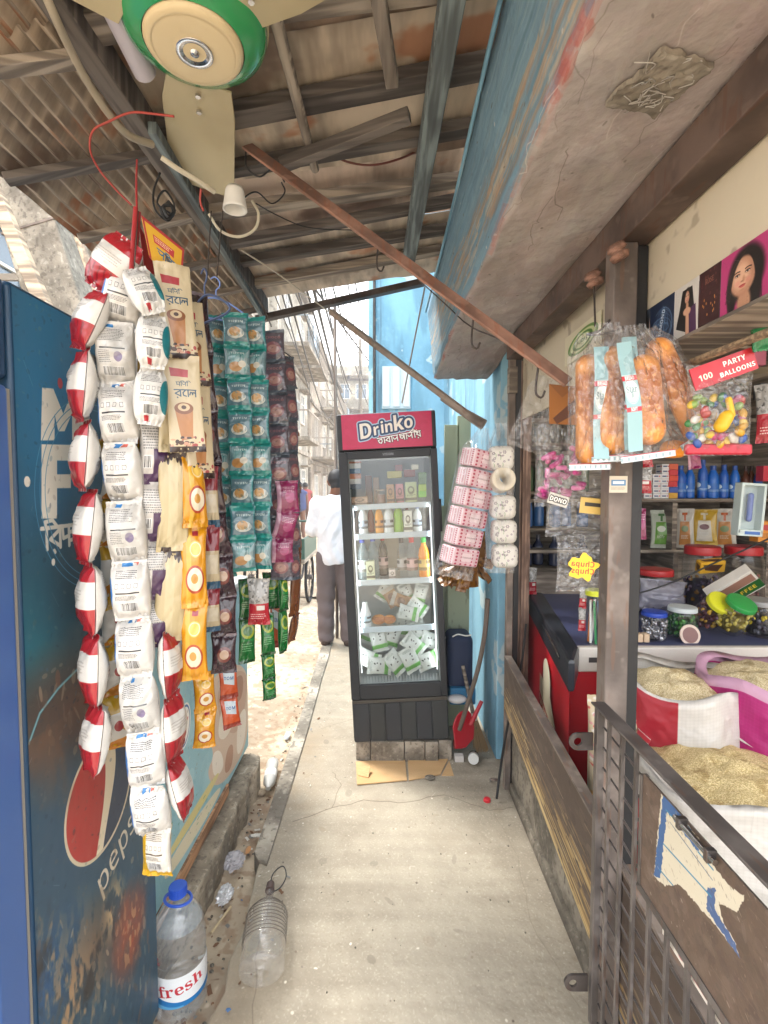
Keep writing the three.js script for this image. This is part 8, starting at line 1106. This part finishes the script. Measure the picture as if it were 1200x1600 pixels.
{ // far cross-armed pole and the bundle of cables overhead
  const p = at(563, 530, 30), b = thing('utility_pole', 'far utility pole with a cross arm above the display fridge', 'utility pole', [p.x, 0, p.z]); mesh('shaft', cyl(0.1, 0.16, p.y, 0, p.y / 2, 0, 10), MAT.concDark, b, true); mesh('cross_arm', box(1.6, 0.1, 0.1, 0, p.y - 2.4, 0.12), MAT.darkPaint, b); for (const x of [-0.7, 0, 0.7]) mesh('insulator', cyl(0.06, 0.08, 0.2, x, p.y - 2.25 + (x ? 0 : 0.3), 0.12, 8), MAT.black, b);
  const ws = [[470, 440, 552, 640, 0.022], [482, 440, 545, 622, 0.03], [492, 440, 560, 600, 0.02], [500, 440, 548, 610, 0.015], [512, 440, 590, 640, 0.014], [440, 440, 520, 640, 0.02], [430, 440, 505, 640, 0.015], [540, 440, 575, 612, 0.012], [552, 440, 588, 600, 0.012], [455, 440, 535, 628, 0.012], [478, 452, 640, 610, 0.02], [418, 452, 500, 600, 0.012], [448, 446, 540, 600, 0.01], [525, 440, 570, 560, 0.01]];
  ws.sort((a, b) => a[0] - b[0]).forEach(([x0, y0, x1, y1, r], i) => { const a = at(x0, y0 - 20, 4.5), c = at(x1, y1, 30), pts = []; for (let k = 0; k <= 10; k++) { const t = k / 10, q = a.clone().lerp(c, t); q.y -= 0.5 * (1 + (i % 3) * 0.35) * Math.sin(Math.PI * t); pts.push(q); } tag(mesh('overhead_cable', tube(pts, r * 0.62, 40, 5), MAT.black), `${r > 0.016 ? 'thick' : 'thin'} black overhead cable, ${['leftmost', 'second', 'third', 'fourth', 'fifth', 'sixth', 'seventh', 'eighth', 'ninth', 'tenth', 'eleventh', 'twelfth', 'thirteenth', 'rightmost'][i]} of the bundle counted from the left`, 'cable', 'overhead cables along the street'); });
}
{ // cycle cart beside the road
  const o = at(478, 925, 6.8); o.y = -0.03; const b = thing('cycle_cart', 'parked cycle cart with a green side half hidden behind the person', 'cart', o), m = solid(38, 74, 62, 0.5);
  const wheel = (x, z, r) => { const w = mesh('wheel', new THREE.TorusGeometry(r, 0.02, 8, 32).rotateY(Math.PI / 2).translate(x, r, z), MAT.rubber, b); mesh('hub', cyl(0.035, 0.035, 0.08, 0, 0, 0, 12).rotateZ(Math.PI / 2).translate(x, r, z), MAT.steel, w); for (let i = 0; i < 10; i++) { const a = i * 0.628; mesh('spoke', rod(V(x, r, z), V(x, r + Math.sin(a) * r, z + Math.cos(a) * r), 0.004, 0.004, 4), MAT.steel, w); } };
  wheel(0.05, 0, 0.33); wheel(-0.75, 0, 0.33); wheel(-0.35, -1.7, 0.33);
  mesh('cargo_bed', box(0.85, 0.06, 1.1, -0.35, 0.62, 0, 0.01), MAT.wood, b, true); for (const x of [0.06, -0.76]) mesh('side_board', box(0.03, 0.26, 1.1, x, 0.78, 0, 0.005), m, b); mesh('tail_board', box(0.82, 0.26, 0.03, -0.35, 0.78, 0.54, 0.005), m, b); mesh('frame', [rod(V(-0.35, 0.55, -0.5), V(-0.35, 0.75, -1.4), 0.025), rod(V(-0.35, 0.33, -1.7), V(-0.35, 0.95, -1.45), 0.025), rod(V(-0.65, 1.0, -1.4), V(-0.05, 1.0, -1.4), 0.018), rod(V(-0.35, 0.6, -0.9), V(-0.35, 0.9, -0.85), 0.025)], m, b); mesh('saddle', box(0.18, 0.07, 0.26, -0.35, 0.93, -0.85, 0.03), MAT.black, b);
  for (const [x, y, z, c, l] of [[-0.2, 0.72, 0.1, [190, 186, 178], 'white'], [-0.55, 0.7, -0.1, [170, 140, 100], 'brown']]) tag(mesh('bundle', new RoundedBoxGeometry(0.3, 0.2, 0.34, 3, 0.06).translate(o.x + x, o.y + y + 0.03, o.z + z), solid(...c, 0.9)), `${l} bundle lying on the cycle cart`, 'bundle');
}
{ // two passers-by far along the street
  [[468, 772, 15, [60, 70, 110], 'dark blue'], [477, 768, 17, [150, 70, 70], 'red']].forEach(([px, py, D, c, l]) => {
    const q = at(px, py, D), b = thing('person', `small distant person in a ${l} shirt walking along the street`, 'person', [q.x, -0.03, q.z]);
    const pr = [[V(0, 0.95, 0), V(0, 1.35, 0), 0.15, 0.15, 1.2, 0.8], [V(-0.17, 1.36, 0), V(0.17, 1.36, 0), 0.06, 0.06], [V(-0.08, 0.88, 0), V(-0.1, 0.06, 0.1), 0.09, 0.05], [V(0.08, 0.88, 0), V(0.1, 0.06, -0.1), 0.09, 0.05], [V(-0.2, 1.34, 0), V(-0.25, 0.85, 0.05), 0.05, 0.035], [V(0.2, 1.34, 0), V(0.25, 0.85, -0.05), 0.05, 0.035], [V(0, 1.4, 0), V(0, 1.5, 0), 0.05, 0.05], [V(0, 1.56, 0), V(0, 1.6, 0), 0.09, 0.09]];
    mesh('body', field(pr, V(0, 0.82, 0), 0.9, 64, 0.03), S({ color: col(110, 76, 58), roughness: 0.7 }), b); mesh('shirt', field([[V(0, 0.95, 0), V(0, 1.35, 0), 0.17, 0.165, 1.2, 0.85], [V(-0.17, 1.36, 0), V(0.17, 1.36, 0), 0.075, 0.075]], V(0, 1.15, 0), 0.36, 40, 0.03), solid(...c, 0.85), b); mesh('hair', new THREE.SphereGeometry(0.1, 14, 10).translate(0, 1.61, 0.01), MAT.black, b);
  });
}
// ================================================================ bottles and litter in front
{ // big water bottle
  const q = onY(282, 1572, -0.07), b = thing('water_bottle', 'large clear water bottle with a blue cap and handle in the gutter', 'water bottle', [q.x, -0.065, q.z]);
  const prof = [[0, 0.008], [0.05, 0.0], [0.072, 0.004], [0.08, 0.02]]; for (let i = 0; i <= 40; i++) { const y = 0.03 + i / 40 * 0.22; prof.push([0.081 + (y < 0.08 ? 0.003 * Math.sin(y * 260) : y < 0.15 ? 0.0015 : 0.0032 * Math.sin(y * 190)), y]); } prof.push([0.079, 0.27], [0.073, 0.3], [0.058, 0.33], [0.036, 0.35], [0.024, 0.36], [0.022, 0.378]);
  mesh('bottle_wall', lathe(prof, 56), PH({ color: new THREE.Color(0.95, 0.975, 1), transmission: 0.93, thickness: 0, roughness: 0.06, ior: 1.55 }), b);
  mesh('water_surface', cyl(0.0725, 0.0725, 0.001, 0, 0.292, 0, 40), PH({ color: new THREE.Color(0.95, 0.98, 1), transmission: 0.9, thickness: 0, roughness: 0.02, ior: 1.33 }), b);
  const lt = canvas(1024, 192, (g, w, h) => { g.fillStyle = '#e9edf0'; g.fillRect(0, 0, w, h); for (let r = 0; r < 1; r++) { g.scale(2, 1); g.save(); g.translate(r * w / 2, 0); g.fillStyle = '#2376b8'; g.beginPath(); g.moveTo(0, h * 0.34); g.quadraticCurveTo(w * 0.12, h * 0.62, w * 0.27, h * 0.8); g.quadraticCurveTo(w * 0.4, h * 0.92, w * 0.5, h * 0.72); g.lineTo(w * 0.5, h); g.lineTo(0, h); g.fill(); g.fillStyle = '#5aa6d6'; g.beginPath(); g.moveTo(0, h * 0.6); g.quadraticCurveTo(w * 0.14, h * 0.9, w * 0.3, h * 0.95); g.lineTo(w * 0.3, h); g.lineTo(0, h); g.fill(); txt(g, 'fresh', w * 0.29, h * 0.4, 92, '#c22b3a', { rot: -0.14, f: 'serif' }); g.restore(); } });
  mesh('label', new THREE.CylinderGeometry(0.0852, 0.0852, 0.1, 48, 1, true, 0.1, 3.6).rotateY(-1.45).translate(0, 0.125, 0), S({ map: lt, roughness: 0.35, side: THREE.DoubleSide }), b);
  mesh('print', new THREE.CylinderGeometry(0.0845, 0.0845, 0.03, 30, 1, true, -0.75, 0.9).translate(0, 0.225, 0), S({ map: canvas(256, 64, (g, w, h) => { g.clearRect(0, 0, w, h); txt(g, 'WATER', w / 2, h * 0.3, 34, '#c23a48'); txt(g, 'DRINKING', w / 2, h * 0.75, 30, '#c23a48'); }), transparent: true, alphaTest: 0.4, side: THREE.DoubleSide }), b);
  const capM = solid(40, 84, 190, 0.35); const rid = [cyl(0.026, 0.027, 0.03, 0, 0.395, 0, 36)]; for (let i = 0; i < 36; i++) rid.push(box(0.0016, 0.026, 0.0024, 0, 0.394, 0.0272).rotateY(i / 36 * 6.283)); mesh('cap', rid, capM, b);
  mesh('carry_ring', [new THREE.TorusGeometry(0.036, 0.0045, 8, 40).scale(1.2, 1, 1).rotateX(Math.PI / 2 - 0.1).translate(0, 0.366, 0)], capM, b);
  b.rotation.y = -0.3; b.scale.setScalar(0.94);
}
{ // dented empty bottle lying down
  const n0 = at(422, 1415, 1.76), e = onY(408, 1522, 0.055); n0.y = 0.05; const b = thing('empty_bottle', 'dented empty clear bottle lying on the walkway with a string loop', 'bottle', n0.clone().lerp(e, 0.5)), len = n0.distanceTo(e) + 0.02;
  const P = [], NA = 48; const nr = 90, pos = [], uv = [], idx = [];
  for (let j = 0; j <= nr; j++) { const t = j / nr, y = (0.5 - t) * len; let r = t < 0.08 ? 0.014 : 0.014 + 0.055 * sm(0.08, 0.4, t); r *= 1 - 0.55 * sm(0.94, 1, t); r += (t > 0.25 && t < 0.72 ? 0.0028 * Math.sin(t * 150) : 0) - (t > 0.985 ? 0.01 : 0);
    for (let i = 0; i <= NA; i++) { const a = i / NA * Math.PI * 2; let k = 1 - 0.12 * sm(0.3, 0.8, Math.sin(a)) + 0.05 * nz(Math.cos(a) * 2, t * 6, 4, 821); if (t > 0.7 && t < 0.95) k -= 0.12 * sm(0.55, 1, Math.sin(a)) * Math.sin((t - 0.7) * 12); pos.push(r * k * Math.cos(a), y, r * k * 0.9 * Math.sin(a)); uv.push(i / NA, t); if (i && j) { const q = j * (NA + 1) + i; idx.push(q - NA - 2, q - NA - 1, q - 1, q - NA - 1, q, q - 1); } } }
  const g = new THREE.BufferGeometry(); g.setAttribute('position', new THREE.Float32BufferAttribute(pos, 3)); g.setAttribute('uv', new THREE.Float32BufferAttribute(uv, 2)); g.setIndex(idx); g.computeVertexNormals();
  const m = orient(e, n0, V(0, 1, 0)); m.setPosition(0, 0, 0); g.applyMatrix4(m);
  mesh('bottle_wall', g, PH({ color: new THREE.Color(0.97, 0.96, 0.94), transmission: 0.93, thickness: 0, roughness: 0.1, ior: 1.5, side: THREE.DoubleSide }), b);
  const nl = n0.clone().sub(b.position), dirn = n0.clone().sub(e).normalize(); mesh('cap', rod(nl.clone().addScaledVector(dirn, -0.005), nl.clone().addScaledVector(dirn, 0.03), 0.017, 0.014, 16), solid(76, 58, 54, 0.6), b);
  const rim = []; for (let k = 0; k < 11; k++) { const t = 0.27 + k * 0.042, r = (0.014 + 0.055 * sm(0.08, 0.4, t)) * 1.0, pts = []; for (let i = 0; i <= 20; i++) { const a = -0.25 + i / 20 * 3.64; pts.push(V(r * 1.005 * Math.cos(a), (0.5 - t) * len, r * 0.9 * (1 - 0.12 * sm(0.3, 0.8, Math.sin(a))) * Math.sin(a)).applyMatrix4(m)); } mesh('rib', tube(pts, 0.0013, 24, 5), solid(92, 82, 72, 0.5), b); }
  mesh('string_loop', tube([nl.clone(), nl.clone().add(V(0.0, 0.02, -0.05)), nl.clone().add(V(0.03, 0.02, -0.09)), nl.clone().add(V(0.05, 0.012, -0.05)), nl.clone().add(V(0.035, 0, -0.01)), nl.clone().add(V(0.01, 0, 0.01))], 0.0022, 40), MAT.black, b);
  b.position.y = 0.062;
}
const crump = (r, s, sx = 1, sy = 0.5, sz = 1) => { const g = new THREE.IcosahedronGeometry(r, 6), p = g.attributes.position; for (let i = 0; i < p.count; i++) { const x = p.getX(i), y = p.getY(i), z = p.getZ(i), k = 0.75 + 0.9 * Math.abs(nz(x / r * 3 + z / r, y / r * 3 - z / r, 5, s)) + 0.3 * nz(x / r * 5, z / r * 5 + y / r * 3, 5, s + 3); p.setXYZ(i, x * k * sx, y * k * sy, z * k * sz); } return toCreasedNormals(mergeVertices((g.deleteAttribute('uv'), g.deleteAttribute('normal'), g), 1e-5), 0.35); };
const litter = (name, label, px, py, g, m, cat, dy = 0) => { const p = onY(px, py, -0.08); p.y = roadY(p.x, -p.z) + 0.012 + dy; const q = mesh(name, g, m); q.position.copy(p); return tag(q, label, cat); };
MAT.scrunch = PH({ color: col(220, 218, 222), transmission: 0.5, roughness: 0.2, thickness: 0, side: THREE.DoubleSide });
litter('plastic_bag', 'crumpled clear plastic bag in the gutter below the ledge', 366, 1362, crump(0.055, 901, 0.9, 0.6, 1), MAT.scrunch, 'plastic bag', 0.02);
litter('wrapper', 'crumpled silver and white wrapper in the gutter behind the water bottle', 352, 1412, crump(0.042, 911, 0.8, 0.6, 1.2), S({ map: canvas(64, 64, (g, w, h) => { g.fillStyle = '#d8d8da'; g.fillRect(0, 0, w, h); speck(g, w, h, 60, ['#222', '#777', '#fff'], 0.5, 1, 2, 7); }), roughness: 0.3, metalness: 0.3 }), 'wrapper', 0.015);
{ const p = onY(423, 1212, -0.05), b = thing('crushed_bottle', 'crushed white plastic bottle lying in the gutter against the kerb', 'bottle', [p.x, -0.04, p.z]); mesh('bottle_wall', lathe([[0, -0.13], [0.03, -0.13], [0.034, -0.1], [0.03, -0.03], [0.034, 0.04], [0.03, 0.09], [0.013, 0.12], [0.013, 0.135]], 24).scale(1, 1, 0.75), PH({ color: col(214, 212, 206), transmission: 0.35, roughness: 0.3, thickness: 0 }), b); mesh('label', new THREE.CylinderGeometry(0.0345, 0.0345, 0.06, 24, 1, true).scale(1, 1, 0.77).translate(0, 0.01, 0), solid(226, 224, 220, 0.5), b); b.rotation.set(Math.PI / 2, 0, -0.12); }
litter('wrapper', 'small blue and white wrapper lying against the kerb', 449, 1152, crump(0.028, 921, 0.7, 0.6, 1.7), S({ map: canvas(32, 32, (g, w, h) => { g.fillStyle = '#dfe4ea'; g.fillRect(0, 0, w, h); speck(g, w, h, 14, ['#5a80b8', '#fff'], 0.6, 1, 2, 6); }), roughness: 0.4 }), 'wrapper', 0.01);
litter('paper_scrap', 'torn white paper scrap in the gutter below the ledge', 402, 1316, crump(0.022, 931, 1.4, 0.3, 0.5), solid(226, 222, 214, 0.7), 'paper', 0.01);
litter('paper_scrap', 'orange and white paper scrap near the broken kerb end', 388, 1340, crump(0.016, 935, 0.7, 0.3, 1.6), solid(206, 150, 96, 0.7), 'paper', 0.01);
litter('paper_scrap', 'brown leaf of paper lying beside the ledge end near the water bottle', 300, 1372, crump(0.03, 941, 1.2, 0.3, 0.8), solid(150, 110, 84, 0.8), 'paper', 0.02);
litter('plastic_scrap', 'grey-green plastic scrap leaning on the broken ledge', 338, 1365, crump(0.035, 945, 0.6, 1.1, 0.9), solid(112, 128, 112, 0.5), 'plastic scrap', 0.02);
litter('twig', 'short pale twig lying in the gutter behind the water bottle', 346, 1448, rod(V(-0.02, 0, 0.05), V(0.02, 0.01, -0.05), 0.005), solid(196, 176, 140, 0.8), 'twig', 0.006);
litter('stone', 'brown clod of earth in the gutter at the end of the crushed bottle', 409, 1242, crump(0.022, 951, 1.1, 0.7, 1), MAT.dirt, 'stone', 0.005);
{ // pebbles and dust nobody could count
  const gs = []; for (let i = 0; i < 260; i++) { const d = Math.pow(rnd(), 1.6) * 5 + 1.35, x = i % 3 ? rr(-0.66, -0.54) : rr(-1.4, -0.6); const r = rr(0.002, 0.008), y = roadY(x, d); gs.push(new THREE.IcosahedronGeometry(r, 0).scale(1, 0.6, 1.2).rotateY(rr(0, 3)).translate(x, y + r * 0.25, -d)); }
  const m = mesh('pebbles', gs, MAT.conc); m.userData.kind = 'stuff'; m.userData.label = 'small pebbles and crumbs along the gutter and road'; m.userData.category = 'pebbles';
  [['brown', [112, 78, 52]], ['pale', [206, 200, 188]], ['grey', [130, 128, 124]], ['blue', [70, 110, 160]]].forEach(([n, c], q) => { // scraps and leaf bits trodden into the gutter
    const ls = []; for (let i = 0; i < [70, 40, 40, 10][q]; i++) { const d = 1.36 + Math.pow(rnd(), 1.5) * 2.6, x = rnd() < 0.75 ? rr(-0.655, -0.55) : rr(-0.52, -0.36), y = x > -0.53 ? 0.002 : roadY(x, d) + 0.002, s = rr(0.004, 0.014), g = new THREE.PlaneGeometry(s, s * rr(0.5, 2.2), 2, 2), pp = g.attributes.position; for (let k = 0; k < pp.count; k++) pp.setZ(k, rr(-0.003, 0.003)); g.computeVertexNormals(); ls.push(g.rotateX(-Math.PI / 2 + rr(-0.5, 0.5)).rotateY(rr(0, 6)).translate(x, y + 0.004, -d)); }
    const l = mesh('litter_scraps', ls, solid(...c, 0.8, { side: THREE.DoubleSide })); l.userData.kind = 'stuff'; l.userData.label = n + ' scraps and leaf bits scattered in the gutter'; l.userData.category = 'litter';
  });
  const hs = []; for (let i = 0; i < 160; i++) { const d = rr(1.36, 4.5), x = rr(-0.46, 0.62), r = rr(0.0012, 0.004); hs.push(new THREE.IcosahedronGeometry(r, 0).scale(1, 0.6, 1.3).translate(x, r * 0.3, -d)); }
  const k = mesh('grit', hs, MAT.concDark); k.userData.kind = 'stuff'; k.userData.label = 'fine grit scattered on the walkway'; k.userData.category = 'grit';
}
renderer.render(scene, camera);
